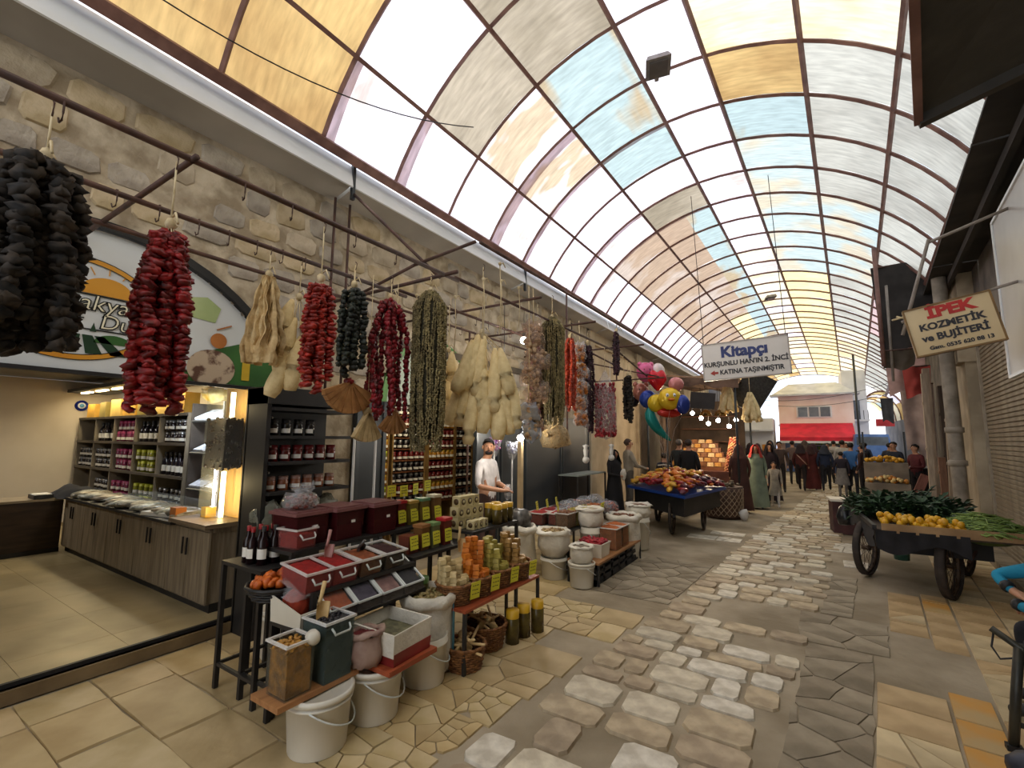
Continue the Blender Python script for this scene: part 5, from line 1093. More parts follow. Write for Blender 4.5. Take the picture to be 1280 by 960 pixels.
m_oranged = M('ground_orange_spice', '#b0602c', '#8f4a20', 22, .9); m_yolk = M('yellow_olives', '#a8952e', '#857326', 10, .4)
sack('white sack tied over a white bucket beside the wooden post stall', -2.84, 5.42, .26, .2, .33, M('brown_nuts', '#8a6a44', '#5f4529', 20, .7), m_sack, 11, grain=(M('mixed_kernels', '#7d6041', '#a8925f', 24, .6), .016, 90), low=.75)
bucket('white bucket under the big wrinkled nut sack', -2.84, 5.42, 0, .17, .26, lid=False)
sack('small white sack of grey powder standing on a bucket by the crates', -2.4, 5.30, .272, .135, .2, M('grey_powder', '#7b7060', '#675d4f', 20, .9), m_sack, 12)
bucket('white bucket at the front corner of the second stall', -2.4, 5.30, 0, .155, .27)
t_ = bin_('white box heaped with red dried peppers on the pine board', -2.42, 5.72, .274, .34, .3, .16, m_plast_w, m_redc, .9, .05, 0, '', grain=(m_redc, .02, 90))
sack('white bucket-shaped sack with a knife handle behind the red box', -2.62, 6.1, .56, .17, .24, M('pale_powder', '#a89c86', '#8d826d'), m_sack, 13, low=.95); bucket('white bucket lifting the sack behind the red pepper box', -2.62, 6.1, .0, .15, .55, lid=False)
for i, y in enumerate((6.18, 6.46)): bin_(f'clear box full of orange ground spice on the pine board, {["nearer", "farther"][i]} one', -2.38, y, .274, .3, .25, .28, m_plast, m_oranged, .97, .03, 0, '')
sack('big white sack with folded top at the far end of the pine board', -2.45, 6.95, 0, .24, .62, M('walnut_kernels', '#6f553a', '#8d7453', 16, .7), m_sack, 14, grain=(M('red_brown_kernels', '#7c3f2a', '#5c4a30', 18, .6), .02, 80))
bucket('white bucket behind the far folded sack', -2.42, 7.6, 0, .17, .5, lid=False); sack('white floppy sack on the bucket beside the blue cart', -2.42, 7.6, .5, .19, .2, M('red_brown_kernels', '#7c3f2a', '#5c4a30'), m_sack, 15)
sack('tall white sack holding a dark film bag beside the wooden post', -3.25, 5.25, 0, .2, .62, None, m_sack, 16)
o = MB().ball((0, 0, .1), (.17, .17, .14), 14, 9, wob=.35).build('dark_film_bag', M('dark_bag_goods', '#57534f', '#2d2a28', 12, .35), loc=(-3.25, 5.25, .6)); tag(o, 'tied dark film bag bulging out of the tall white sack', 'bag')
# heaps with tags and domed bags on the rear table
for i, (x, y, c, lb) in enumerate(((-3.3, 5.85, '#8e1a16', 'red'), (-3.3, 6.15, '#74151a', 'deep red'), (-3.3, 6.45, '#3d1a16', 'dark brown'), (-3.02, 5.95, '#8a1d1a', 'scarlet'))):
    bin_(f'open box of {lb} pepper flakes with a yellow card on the rear table', x, y, .552, .26, .27, .16, m_plast, M('flakes_'+c[1:], c, None, 24, .9), .95, .05, 0, '')
    price_tag(f'yellow card standing in the {lb} pepper flakes', x-.02, y, .74, .3, .13, .12, .15)
for i, (x, y, c, lb) in enumerate(((-2.86, 5.82, '#7a4a2a', 'brown dates'), (-2.84, 6.12, '#9c8a2e', 'yellow-green olives'), (-2.84, 6.42, '#8f8330', 'pale olives'), (-2.82, 6.72, '#a35a26', 'orange sweets'))):
    bin_(f'clear box of {lb} at the front of the rear table', x, y, .552, .2, .28, .2, m_plast, M('goods_'+c[1:], c, None, 14, .5), .9, .03, 0, '', grain=(MATS.get('goods_'+c[1:]) or M('goods_'+c[1:], c), .016, 50))
price_tag('yellow card on the front of the pale olive box', -2.72, 6.1, .66, 0, .14, .14, -.1); price_tag('yellow card on the orange sweets box', -2.70, 6.72, .66, 0, .13, .14, -.1)
dm = MB(); dm.ball((0, 0, .1), (.15, .15, .13), 14, 9, wob=.12); dmm = dm.mesh('film', M_clear('dome_film', '#dfe3ea', .14, .1)); dc_ = MB()
for i in range(60): a = U(0, 6.28); q = .11*sqrt(random.random()); dc_.ball((q*cos(a), q*sin(a), U(.01, .17)), (.026, .024, .02), 6, 4, wob=.3, seed=i)
dcs = [dc_.mesh('contents', M('sweets_a', '#9a6a4a', '#5a4636', 14, .5))]
d2 = dcs[0].copy(); d2.materials.clear(); d2.materials.append(M('sweets_b', '#b2522c', '#8a3a22', 14, .5)); dcs.append(d2); d3 = dcs[0].copy(); d3.materials.clear(); d3.materials.append(M('sweets_c', '#8a8270', '#5f5a50', 14, .5)); dcs.append(d3)
for i, (x, y) in enumerate(((-3.3, 6.72), (-3.05, 6.5), (-3.35, 7.0), (-3.05, 6.85), (-3.3, 7.28), (-3.0, 7.15), (-2.8, 7.0), (-2.78, 7.3), (-3.1, 6.22), (-3.15, 7.42), (-2.95, 7.45))):
    z = .552 if i not in (3, 5) else .62
    t_ = thing('domed_bag', 'rounded clear bag of dried sweets on the rear table of the second stall', 'bag', (x, y, z), U(0, 3), 'domed bags of sweets'); put('film', dmm, t_, scale=U(.9, 1.1)); put('contents', dcs[i % 3], t_, kind='stuff')
# grey fold-out counter between the dark panels and the cream wall
table('grey_table', 'pale grey narrow table standing against the dark door panels', -4.4, -3.95, 8.6, 10.1, 1.02, M('pale_grey_top', '#9aa39c', '#89928b', 2, .4))

# ---- blue cart with heaped packets
bc = thing('vendor_cart', 'blue-topped vendor cart heaped with orange and red packets', 'cart', (-2.35, 10.0, 0)); P = [(-.95, -.35), (.5, -1.65), (.85, .5), (-.55, 1.6)]
MB().prism(P, .05, .74).build('tray', M('blue_tray', '#1d3f86', '#17316b', 2, .4), bc); mb = MB(); mb.prism([(x*.86, y*.86) for x, y in P], .34, .4); mb.build('body', m_black, bc)
def wheel(r, w, spokes, parent, loc, rot, tyre=None, nm='wheel'):
    wt = MB(); n = 26; T = rotm('X', pi/2); wt.lathe([(r-.035, -w/2), (r, -w*.35), (r, w*.35), (r-.035, w/2), (r-.035, -w/2)], n, T=T); o = wt.build(nm, tyre or M('tyre', '#40362e', '#2a231e', 8, .8), parent, loc, rot)
    rm = MB(); rm.lathe([(r-.055, -.014), (r-.033, -.018), (r-.033, .018), (r-.055, .014), (r-.055, -.014)], n, T=T); rm.lathe([(0, -.05), (.03, -.05), (.03, .05), (0, .05)], 10, T=T)
    for i in range(spokes):
        a = 2*pi*i/spokes; rm.tube([(.025*cos(a+.5), .03*(-1)**i, .025*sin(a+.5)), ((r-.04)*cos(a), 0, (r-.04)*sin(a))], .0035, 4)
    rm.build('rim', M('rusty_rim', '#6b5a4a', '#4b3c30', 8, .5, metal=.5), o); return o
wheel(.32, .06, 16, bc, (.1, -.95, .32), pi/2+.1); wheel(.32, .06, 16, bc, (.5, -.1, .32), pi/2+.1); wheel(.32, .06, 16, bc, (-.5, .3, .32), pi/2+.1)
for x, y in ((-.6, -.3), (.2, -1.2), (.6, .3)): MB().bar((x, y, .34), (x*.8, y*.8, .74), .04).build('strut', m_black, bc)
pk = [M('packet_orange', '#cf7426', '#b05a18', 8, .35, rnd=.1), M('packet_red', '#93222a', '#6f161c', 8, .35, rnd=.1), M('packet_yellow', '#d0a038', '#b18224', 8, .35, rnd=.1), M('packet_dark', '#5a2030', '#3f1622', 8, .35, rnd=.1)]
pkm = [MB().ball((0, 0, 0), (.09, .05, .03), 8, 5, wob=.25, seed=i).mesh('sweet_packet', pk[i]) for i in range(4)]
for i in range(290):
    u, v = U(.02, .98), U(.02, .98); x = (1-v)*((1-u)*P[0][0]+u*P[1][0])+v*((1-u)*P[3][0]+u*P[2][0]); y = (1-v)*((1-u)*P[0][1]+u*P[1][1])+v*((1-u)*P[3][1]+u*P[2][1])
    h = .34*(1-(2*u-1)**2)**.5*(1-(2*v-1)**2)**.4; k = (2 if u < .2 else 1 if v < .1 and u < .7 else random.choice((3, 1, 0)) if u > .8 else random.choice((0, 0, 0, 2, 2, 0, 1)))
    o = put('sweet_packet', pkm[k], None, (-2.35+x, 10+y, .81+h*U(.5, 1)), (U(-.4, .4), U(-.4, .4), U(0, 3)), scale=U(1.0, 1.4)); tag(o, f'{["orange", "red", "yellow", "dark red"][k]} packet in the heap on the blue cart', 'packet', f'{["orange", "red", "yellow", "dark red"][k]} packets on the blue cart')
# big round latticed basket
t_ = thing('lattice_basket', 'big round brown basket with pale lattice pattern and goods on top', 'basket', (-1.75, 11.75, 0)); mb = MB(); mb.lathe([(0, 0), (.36, 0), (.4, .05), (.42, .7), (.38, .7), (0, .68)], 24); mb.build('body', M('brown_basket', '#5b4335', '#473328', 8, .7), t_); mb = MB()
for k in range(22):
    for s in (-1, 1): mb.tube([((.405+.02*f)*cos(2*pi*k/22+s*f*1.2), (.405+.02*f)*sin(2*pi*k/22+s*f*1.2), .06+.6*f) for f in [i/6 for i in range(7)]], .008, 4, cap=False)
mb.build('lattice', M('pale_cane', '#b39b7d', '#95806a', 10, .6), t_, kind='stuff')
mb = MB()
for i in range(40): a = U(0, 6.28); q = .36*sqrt(random.random()); mb.ball((q*cos(a), q*sin(a), .7+U(0, .1)), (.05, .04, .03), 6, 4, wob=.4, seed=i)
mb.build('goods', M('basket_goods', '#7b6a50', '#4a3f30', 10, .7), t_, kind='stuff')
o = MB().ball((0, 0, .12), (.1, .08, .12), 10, 7, wob=.4).build('white_bag', M('white_bag', '#d8d3ca', '#bdb7ad', 5, .5), loc=(-1.3, 11.5, 0)); tag(o, 'small white bag on the ground by the latticed basket', 'bag')

# ---- balloon bunch
bl = [((-.35, -.05, .62), (.2, .12, .22), '#e06a94', 'pink plump foil balloon at the top of the bunch', 'pink'), ((-.5, 0, .2), (.18, .12, .2), '#b0705e', 'brownish pink round foil balloon at the left of the bunch', 'br'), ((-.05, -.1, .42), (.2, .12, .22), '#d3202c', 'red heart-shaped foil balloon', 'heart'), ((-.28, -.12, .02), (.19, .13, .2), '#2a45a0', 'blue round foil balloon left of the yellow ones', 'blue'), ((-.05, -.2, -.08), (.19, .13, .19), '#e6c32a', 'small yellow foil balloon in the middle', 'yel'), ((.25, -.15, .0), (.24, .14, .23), '#efc630', 'big yellow duck-like foil balloon with orange beak', 'duck'), ((.36, 0, .3), (.16, .1, .15), '#d98a86', 'small pink foil balloon behind the yellow duck', 'pk2'), ((.5, 0, -.12), (.14, .1, .2), '#2c3f92', 'dark blue foil balloon at the right of the bunch', 'blue2'), ((.2, -.05, -.28), (.26, .1, .1), '#c4342a', 'red and orange foil balloon under the duck', 'red2'), ((-.05, -.12, -.5), (.13, .1, .36), '#1f8a84', 'teal crescent foil balloon hanging lowest', 'teal'), ((-.7, 0, .0), (.12, .08, .12), '#26242a', 'black and white small foil balloon at the far left', 'blk'), ((-.1, .15, .62), (.15, .1, .2), '#e6d7d2', 'pale foil balloon behind the red heart', 'pale')]
BX, BY, BZ = -2.58, 9.8, 2.58
for (p, r, c, lb, k) in bl:
    t_ = thing('foil_balloon', lb, 'balloon', (BX+p[0]*.94, BY+p[1]-p[0]*.3, BZ+p[2]), .57, 'foil balloons'); mt = M('foil_'+c[1:], c, None, 2, .18, metal=.25)
    mb = MB(); mb.ball((0, 0, 0), r, 16, 10)
    if k == 'heart': mb.v = [(x, y, z+.09*min(1, abs(x)/.1)-.06 if z > 0 else z*1.1) for x, y, z in mb.v]; mb.v = [(x*(1+.5*z/.2) if z < 0 else x, y, z) for x, y, z in mb.v]
    if k == 'teal': mb.v = [(x+1.1*z*z-.1-.55*z, y, z) for x, y, z in mb.v]
    mb.build('foil', mt, t_)
    if k == 'duck':
        MB().ball((-.02, -.15, -.03), (.07, .05, .03), 10, 6).build('beak', M('foil_beak', '#e07a1c', '#c9660f', 2, .2), t_)
        for s in (-.09, .05): e = MB().ball((s, -.125, .06), (.035, .015, .04), 8, 6).build('eye', M('foil_eye_white', '#f4f4f4', '#e7e7e7', 2, .2), t_); MB().ball((s, -.14, .05), (.014, .008, .018), 6, 5).build('pupil', m_black, e)
    if k in ('pink', 'br'):
        for s in (-1, 1): MB().ball((s*.12, 0, .17), (.06, .04, .06), 8, 6).build('ear', mt, t_)
        for s in (-.06, .06): MB().ball((s, -.105, .05), (.014, .012, .018), 6, 5).build('eye', m_black, t_)
    MB().tube([(0, 0, -r[2]*.9), ((BX+.1-t_.location.x)*.5, 0, -.5), (BX+.1-t_.location.x, BY-t_.location.y, -1.55-p[2])], .002, 3).build('ribbon', M('ribbon', '#c9c3ba'), t_)
o = MB().tube([(0, 0, 0), (0, 0, 2.2)], .018, 8).build('balloon_pole', m_dkgrey, loc=(BX+.1, BY, 0)); tag(o, 'thin dark pole holding up the foil balloons', 'pole')

# ---- hanging sign of the book shop
ks = thing('hanging_sign', 'white signboard in Turkish hanging under the roof with blue heading', 'sign', (-.89, 9.0, 3.19), (0, radians(-2.2), 0)); m_sgn = M('sign_face_white', '#e4ded6', '#d5cfc7', 1.2, .4)
MB().box((0, 0, 0), (1.36, .06, .64)).build('board', m_sgn, ks); fr = MB()
for s in (-1, 1): fr.box((s*.69, 0, 0), (.02, .08, .68)); fr.box((0, 0, s*.33), (1.4, .08, .02))
fr.build('frame', M('sign_frame_grey', '#b8b0a8', '#a39b93', 3, .4), ks); FY = (pi/2, 0, 0); m_navy = M('sign_navy', '#2a3876', '#232f66', 2, .4); m_ink2 = M('sign_black', '#2d2a2e', '#242226', 2, .5); m_redi = M('sign_red', '#b0392c', '#983024', 2, .5)
text('Kitapçı', .27, m_navy, ks, (.0, -.034, .15), FY, name='heading', bold=.012, sx=1.0); text("KURŞUNLU HAN'IN 2. İNCİ", .115, m_ink2, ks, (0.0, -.034, -.055), FY, name='line', bold=.004, sx=.93); text('KATINA TAŞINMIŞTIR', .115, m_ink2, ks, (.09, -.034, -.21), FY, name='line', bold=.004, sx=.88)
mb = MB(); mb.add([(-.58, -.034, -.21), (-.50, -.034, -.26), (-.50, -.034, -.23), (-.44, -.034, -.23), (-.44, -.034, -.19), (-.50, -.034, -.19), (-.50, -.034, -.16)], [(0, 1, 2, 3, 4, 5, 6)]); mb.build('arrow', m_redi, ks)
for s in (-1, 1): MB().tube([(s*.66, 0, .32), (s*.66, 0, 3.32)], .006, 4).build('wire', m_black, ks)

# ---- nut shop on the left: pyramid of nuts, shelves, bulbs, awning, loofahs
ns = thing('nut_display', 'stepped display of nut boxes and trays glowing under bulbs', 'display', (-2.6, 14.0, 0)); mb = MB(); mb.box((0, .2, .45), (1.9, 1.1, .9)); mb.build('base', M('dark_red_wood', '#5a2f22', '#452319', 4, .6), ns)
for k in range(6): MB().box((-.1, .25+k*.1, .95+k*.13), (1.7-k*.16, .3, .12)).build('step', M('step_wood', '#7a4a2c', '#5f3820', 4, .6), ns)
cols_ = [M('nut_gold', '#c08a3e', '#9a6a2a', 14, .5, rnd=.15), M('nut_brown', '#8a5a34', '#6b4224', 14, .5, rnd=.15), M('nut_cream', '#cdb184', '#ab8d60', 14, .5, rnd=.15)]
nb = [MB().box((0, 0, .05), (.18, .16, .1), top=(.8, .8)).mesh('nut_box', c) for c in cols_]
for k in range(6):
    n_ = 8-k
    for j in range(n_): o = put('nut_box', nb[(j+k*2) % 3], None, (-2.7+(j-(n_-1)/2)*.2, 14.05+.12+k*.1, 1.012+k*.13), U(-.1, .1)); tag(o, f'small box of nuts on step {["one", "two", "three", "four", "five", "six"][k]} of the glowing nut display', 'box', f'nut boxes, step {["one", "two", "three", "four", "five", "six"][k]}')
t_ = thing('nut_pyramid', 'conical tower of pale and red nuts right of the stepped boxes', 'nut tower', (-1.75, 14.0, 0)); MB().box((0, 0, .35), (.5, .5, .7)).build('stand', MATS['dark_red_wood'], t_); mb = MB()
for i in range(260): f = i/260; a = i*2.4; q = .3*(1-f*.75); mb.ball((q*cos(a), q*sin(a), .72+f*1.1), (.035,)*3, 6, 4, wob=.3, seed=i)
mb.build('nuts', M('nut_mix', '#b98a5a', '#8c3a2a', 9, .5), t_, kind='stuff'); MB().lathe([(0, .7), (.28, .7), (.05, 1.8), (0, 1.82)], 14).build('core', MATS['nut_brown'], t_)
for (x, y, z) in ((-2.5, 13.6, 2.35), (-2.3, 13.5, 2.2), (-2.05, 13.5, 2.28), (-1.8, 13.6, 2.12), (-2.75, 13.7, 2.5), (-1.65, 13.8, 2.3)):
    t_ = thing('shop_bulb', 'lit bulb hanging over the glowing nut display', 'bulb', (x, y, z), group='bulbs over the nut display'); MB().ball((0, 0, 0), .055, 12, 8).build('bulb', m_bulb, t_); MB().tube([(0, 0, .05), (0, 0, 3.2-z)], .006, 4).build('wire', m_black, t_)
point('nut_light', (-2.2, 13.4, 2.1), 60, (1, .78, .5), .2)
sh_ = MB(); sh_.box((-3.7, 15.5, 1.5), (.1, 3, 3.0)); sh_.box((-2.7, 16.2, 1.5), (2.0, .1, 3.0)); o = struct('wall_nut_shop', sh_, M('nut_shop_wall', '#5d4a3a', '#47382c', 3, .8))
for k in range(4): o = MB().box((0, 0, 0), (1.6, .3, .03)).build('shelf', MATS['step_wood'], loc=(-2.7, 15.9, 1.3+.4*k)); tag(o, f'wooden wall shelf behind the nut display, {["lowest", "second", "third", "top"][k]} one', 'shelf')
t_ = thing('shop_canopy', 'tattered brown canopy roof over the nut shop', 'canopy', (-2.6, 14.2, 3.3)); mb = MB(); mb.grid(lambda u, v: ((u-.5)*2.4, (v-.5)*3.4, .25*(1-u)-.1*v+.08*noise.noise((u*5, v*6, 2))), 14, 14); mb.grid(lambda u, v: ((u-.5)*2.4, -1.7+.02*noise.noise((u*9, v*3, 1)), .2-.25*u-.3*v*(.7+.4*noise.noise((u*7, 0, 3)))), 16, 4); mb.build('cloth', M('brown_canvas', '#7d6452', '#544236', 3, .9), t_)
for (x, y) in ((-1.1, -1.6), (1.1, -1.6), (1.1, 1.6)): MB().tube([(x, y, 0), (x, y, -3.3)], .03, 6).build('post', m_dkgrey, t_)
o = MB().box((0, 0, 0), (.6, .03, .42)).build('black_board', M('menu_black', '#2a2522', '#1f1b19', 4, .5), loc=(-2.25, 12.5, 2.75), rot=(0, .12, 0)); tag(o, 'small black board hanging in front of the nut shop canopy', 'board')
for i in range(2):
    t_ = thing('hanging_lamp_shade', ['brass reflector lamp over the nut display, left one', 'brass reflector lamp over the nut display, right one'][i], 'lamp', (-2.25+i*.35, 12.9, 2.38)); MB().lathe([(.16, 0), (.13, .1), (.03, .16), (0, .17)], 14).build('shade', M('brass', '#a88450', '#866738', 4, .25, metal=.8), t_); MB().tube([(0, 0, .16), (0, 0, .8)], .006, 4).build('wire', m_black, t_)
for (x, y, z, lb) in ((-1.72, 12.9, 3.2, 'cone of pale loofahs hanging left over the nut shop'), (-1.2, 12.9, 2.95, 'cone of pale loofahs hanging right over the nut shop')):
    t_ = thing('loofah_bunch', lb, 'loofahs', (x, y, z))
    for i in range(12): a = i*2*pi/12; put('loofah', LO[1+(i % 2)*2], t_, (.03*cos(a), .03*sin(a), 0), (.24*sin(a), -.24*cos(a), a), scale=(.95, .95, 1.2))
    MB().tube([(0, 0, -.02), (0, 0, .6)], .006, 4).build('cord', m_cord, t_)
t_ = thing('dark_net', 'dark slanting bundle of dried goods hung above the loofah cones', 'bundle', (-.95, 13.4, 3.4), (0, .55, .2)); mb = MB(); mb.box((0, 0, -.45), (.75, .12, 1.0)); mb.build('cloth', M('dark_net_cloth', '#3a3630', '#2a2722', 20, .8, bump=.5), t_); MB().tube([(0, 0, 0), (0, 0, .8)], .006, 4).build('cord', m_cord, t_)
# wall fittings on the cream wall
nbd = thing('notice_board', 'narrow framed dark notice board on the cream left wall', 'notice board', (XF+.03, 17.5, 2.05)); MB().box((0, 0, 0), (.05, .8, 1.5)).build('frame', M('brown_frame', '#5b4a3c', '#47392e', 4, .5), nbd); MB().box((.03, 0, 0), (.01, .68, 1.36)).build('panel', M('dim_panel', '#7d7568', '#4f493f', 2, .3), nbd)
t_ = thing('shop_door', 'tall grey-blue shop door beyond the notice board', 'door', (XF+.05, 19.2, 0)); MB().box((0, 0, 1.5), (.08, 1.6, 3.0)).build('leaf', M('grey_blue_door', '#5f6d72', '#516065', 2, .5), t_); MB().box((.05, 0, 1.5), (.03, .05, 3.0)).build('stile', M('door_stile', '#4b575c'), t_)
t_ = struct('trim_5', MB().box((XF+.08, 20.4, 2.0), (.2, .5, 4.0)).box((XF+.06, 21.6, 1.8), (.1, 1.5, 3.6)), m_plaster)

# ---- right side: vegetable cart
vc = thing('vegetable_cart', 'three-wheeled wooden cart with black skirt carrying greens, lemons and beans', 'cart', (1.12, 8.1, 0), radians(3)); TW, TD = 1.22, 2.4
MB().box((0, 0, .72), (TW, TD, .05)).build('tray', M('dark_tray_wood', '#4a3b2e', '#382c22', 4, .7, stretch=(6, 1, 6)), vc)
for s in (-1, 1): MB().bar((s*TW/2, -TD/2, .765), (s*TW/2, TD/2, .765), .04, .05).build('side_rail', m_black, vc)
MB().box((0.05, -TD/2-.01, .765), (TW*.98, .012, .1)).build('cardboard_edge', M('cardboard', '#a88862', '#8d6f4d', 4, .8), vc)
for s in (-1, 1): MB().bar((s*.52, TD/2, .72), (s*.52, TD/2+.5, .8), .045).build('handle_bar', m_rust, vc)
MB().bar((.55, -TD/2+.05, .73), (.95, -TD/2-.05, .73), .05).build('handle_bar', M('worn_wood', '#7d5c40', '#62472f', 4, .6), vc)
mb = MB()
mb.grid(lambda u, v: (-TW/2-.012+.01*sin(v*9), -TD/2+u*TD, .75-v*(.2+.07*sin(u*9)+.05*noise.noise((u*6, 1, 1)))), 24, 4)
mb.grid(lambda u, v: (-TW/2+u*TW*.66, -TD/2-.022+.008*sin(u*30), .74-v*(.2+.06*sin(u*7))), 24, 4); mb.build('black_skirt', M('black_cloth', '#1b1a1c', '#252427', 6, .9), vc)
mb = MB(); mb.box((0, .05, .56), (TW*.8, TD*.7, .26)); mb.build('underbox', m_black, vc)
wheel(.35, .09, 20, vc, (-.58, -.22, .35), pi/2-.47); wheel(.36, .1, 20, vc, (.08, -.9, .36), pi/2-.47); wheel(.35, .09, 20, vc, (.56, .45, .35), pi/2-.47)
for (x, y) in ((-.53, -.2), (.08, -.82), (.5, .42)): MB().bar((x, y, .35), (x*.85, y*.85, .7), .045).build('fork', m_rust, vc)
MB().bar((.5, -.6, .7), (.25, -.9, .42), .02).build('brace', m_rust, vc)
def onv(x, y): c, s = cos(radians(3)), sin(radians(3)); return (1.12+x*c-y*s, 8.1+x*s+y*c)
m_leaf = M('dark_green_leaf', '#33502c', '#22381f', 6, .6, rnd=.2); lf = MB()
for i in range(46):
    a, e = U(0, 6.28), U(.1, 1.2); q = U(.03, .2); T = mv(q*cos(a), q*sin(a), U(.0, .1)) @ rotm('Z', a) @ rotm('Y', -e+.5); l = U(.07, .13)
    lf.add([(0, 0, 0), (l*.5, l*.28, .012), (l, 0, -.01), (l*.5, -l*.28, .012), (l*.5, 0, -.006)], [(0, 4, 1), (1, 4, 2), (2, 4, 3), (3, 4, 0)], 0, True, T)
for i in range(6): a = U(0, 6.28); lf.tube([(0, 0, .02), (.16*cos(a), .16*sin(a), .05)], .005, 4)
lfm = lf.mesh('greens_bunch', m_leaf)
for i in range(64):
    x, y = U(-.5, .42), U(-.62, 1.05); 
    if y < -.35 and x > -.2: continue
    h = .2*max(0, 1-((x+.05)/.62)**2)*max(0, 1-((y-.25)/1.0)**2); p = onv(x, y)
    o = put('greens_bunch', lfm, None, (p[0], p[1], .752+h*U(.5, 1)), (U(-.3, .3), U(-.3, .3), U(0, 6.28)), scale=U(.8, 1.15)); tag(o, 'bunch of dark leafy greens heaped on the vegetable cart', 'greens', 'greens on the vegetable cart')
m_lem = M('lemon_skin', '#dfae2a', '#c9921c', 5, .4, rnd=.12); lm = MB(); lm.ball((0, 0, 0), (.042, .034, .034), 10, 7); lm = lm.mesh('lemon', m_lem)
for i in range(74):
    lay = 0 if i < 46 else 1; u = U(0, 1); x = -.5+u*.72; y = -1.13+U(0, .34)+.12*(1-u); p = onv(x, y)
    o = put('lemon', lm, None, (p[0], p[1], .78+.052*lay+U(0, .02)+.04*(y+1.13)), (U(0, 3), U(0, 3), U(0, 3)), scale=U(.9, 1.1)); tag(o, 'yellow lemon in the heap at the front of the vegetable cart', 'lemon', 'lemons on the vegetable cart')
t_ = thing('bean_heap', 'heap of long green beans on the right end of the cart', 'beans', onv(.42, -.75)+(.748,)); mb = MB()
for i in range(330):
    a = U(0, 6.28); q = sqrt(random.random()); x, y = .3*q*cos(a)+.02, .5*q*sin(a); z = .02+.17*(1-q*q)*U(.5, 1); d = U(0, 6.28); l = U(.07, .13); el = U(-.35, .45)
    mb.tube([(x-l*cos(d), y-l*sin(d), z-l*el*.5), (x, y, z+.012), (x+l*cos(d), y+l*sin(d), z+l*el*.5)], .0065, 4)
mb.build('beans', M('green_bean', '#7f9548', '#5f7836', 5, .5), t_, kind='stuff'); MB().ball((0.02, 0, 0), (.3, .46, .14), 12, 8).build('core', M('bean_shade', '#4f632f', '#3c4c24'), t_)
o = thing('black_bag', 'black plastic bag hung from the cart corner', 'bag', onv(-.66, 1.0)+(.44,)); mb = MB(); mb.lathe([(0, 0), (.1, .02), (.13, .12), (.08, .26), (.03, .33), (.02, .36)], 12, wob=.3); mb.build('bag', M('black_film', '#161617', '#242426', 8, .3), o)
o = thing('sack_bed', 'crumpled pale sack lying along the far end of the cart', 'sack', onv(.15, 1.05)+(.75,)); MB().grid(lambda u, v: ((u-.5)*1.1, (v-.5)*.3, .09*sin(pi*v)*(.8+.5*noise.noise((u*8, v*3, 4)))), 20, 6).build('cloth', m_sack, o)
o = thing('teal_bottle', 'dull green jug hung below the vegetable cart', 'jug', onv(-.2, -.1)+(.22,)); mb = MB(); mb.lathe([(0, 0), (.08, 0), (.09, .12), (.04, .2), (.03, .24), (0, .24)], 12); mb.build('jug', M('dull_green_plastic', '#3f6a58', '#315546', 4, .4), o)
t_ = thing('stool_box', 'dark red crate with white lid behind the vegetable cart', 'crate', (.52, 11.2, 0), .1); MB().box((0, 0, .3), (.5, .5, .6)).build('body', M('maroon_crate', '#4d2a28', '#3b1f1e', 4, .6), t_); MB().box((0, 0, .62), (.56, .56, .04)).build('lid', m_plast_w, t_)

# ---- cosmetics sign on its bracket
iy, iz = 6.3, 2.9
isg = thing('bracket_sign', 'cream bracket sign with red heading tilted over the shutter', 'sign', RW(.68, iy, 2.92), (0, radians(-9.5), -TH)); m_isf = M('cream_sign_face', '#d9c49a', '#c7b084', 1.5, .4)
MB().box((0, 0, 0), (.66, .05, .50)).build('board', m_isf, isg); fr = MB()
for s in (-1, 1): fr.box((s*.33, 0, 0), (.016, .07, .51)); fr.box((0, 0, s*.25), (.67, .07, .016))
fr.build('frame', M('gilt_frame', '#8a6a3a', '#6e532c', 4, .5), isg)
m_rr = M('sign_bright_red', '#c02a22', '#a8221b', 2, .5)
text('İPEK', .15, m_rr, isg, (.02, -.028, .165), FY, name='heading', bold=.008, sx=1.15); text('KOZMETİK', .095, m_ink2, isg, (.0, -.028, .03), FY, name='line', bold=.004, sx=1.02); text('ve BUJİTERİ', .095, m_ink2, isg, (.0, -.028, -.085), FY, name='line', bold=.004, sx=1.0); text('Gsm. 0535 620 88 13', .052, m_ink2, isg, (.02, -.028, -.19), FY, name='line', bold=.002, sx=1.05)
br = thing('sign_bracket', 'rusty pipe bracket with a tied rope end above the cream sign', 'bracket', RW(.3, iy, 2.9), (0, 0, -TH)); m_pipe = M('pale_pipe', '#9a9188', '#7f766d', 5, .5)
MB().tube([(0, .06, .12), (.75, .06, .36), (1.0, .06, .42)], .016, 6).build('arm', m_pipe, br); MB().tube([(-.0, .05, -.02), (.28, .08, .98)], .018, 6).build('strut', m_pipe, br); MB().tube([(.28, .08, .95), (1.0, .08, 1.18)], .016, 6).build('upper_arm', m_pipe, br); MB().tube([(-.08, 0, .14), (.06, 0, .17), (.2, .0, .2), (.22, .0, .14), (.08, 0, .12), (-.04, .02, .18)], .01, 5).build('rope', m_cord, br)
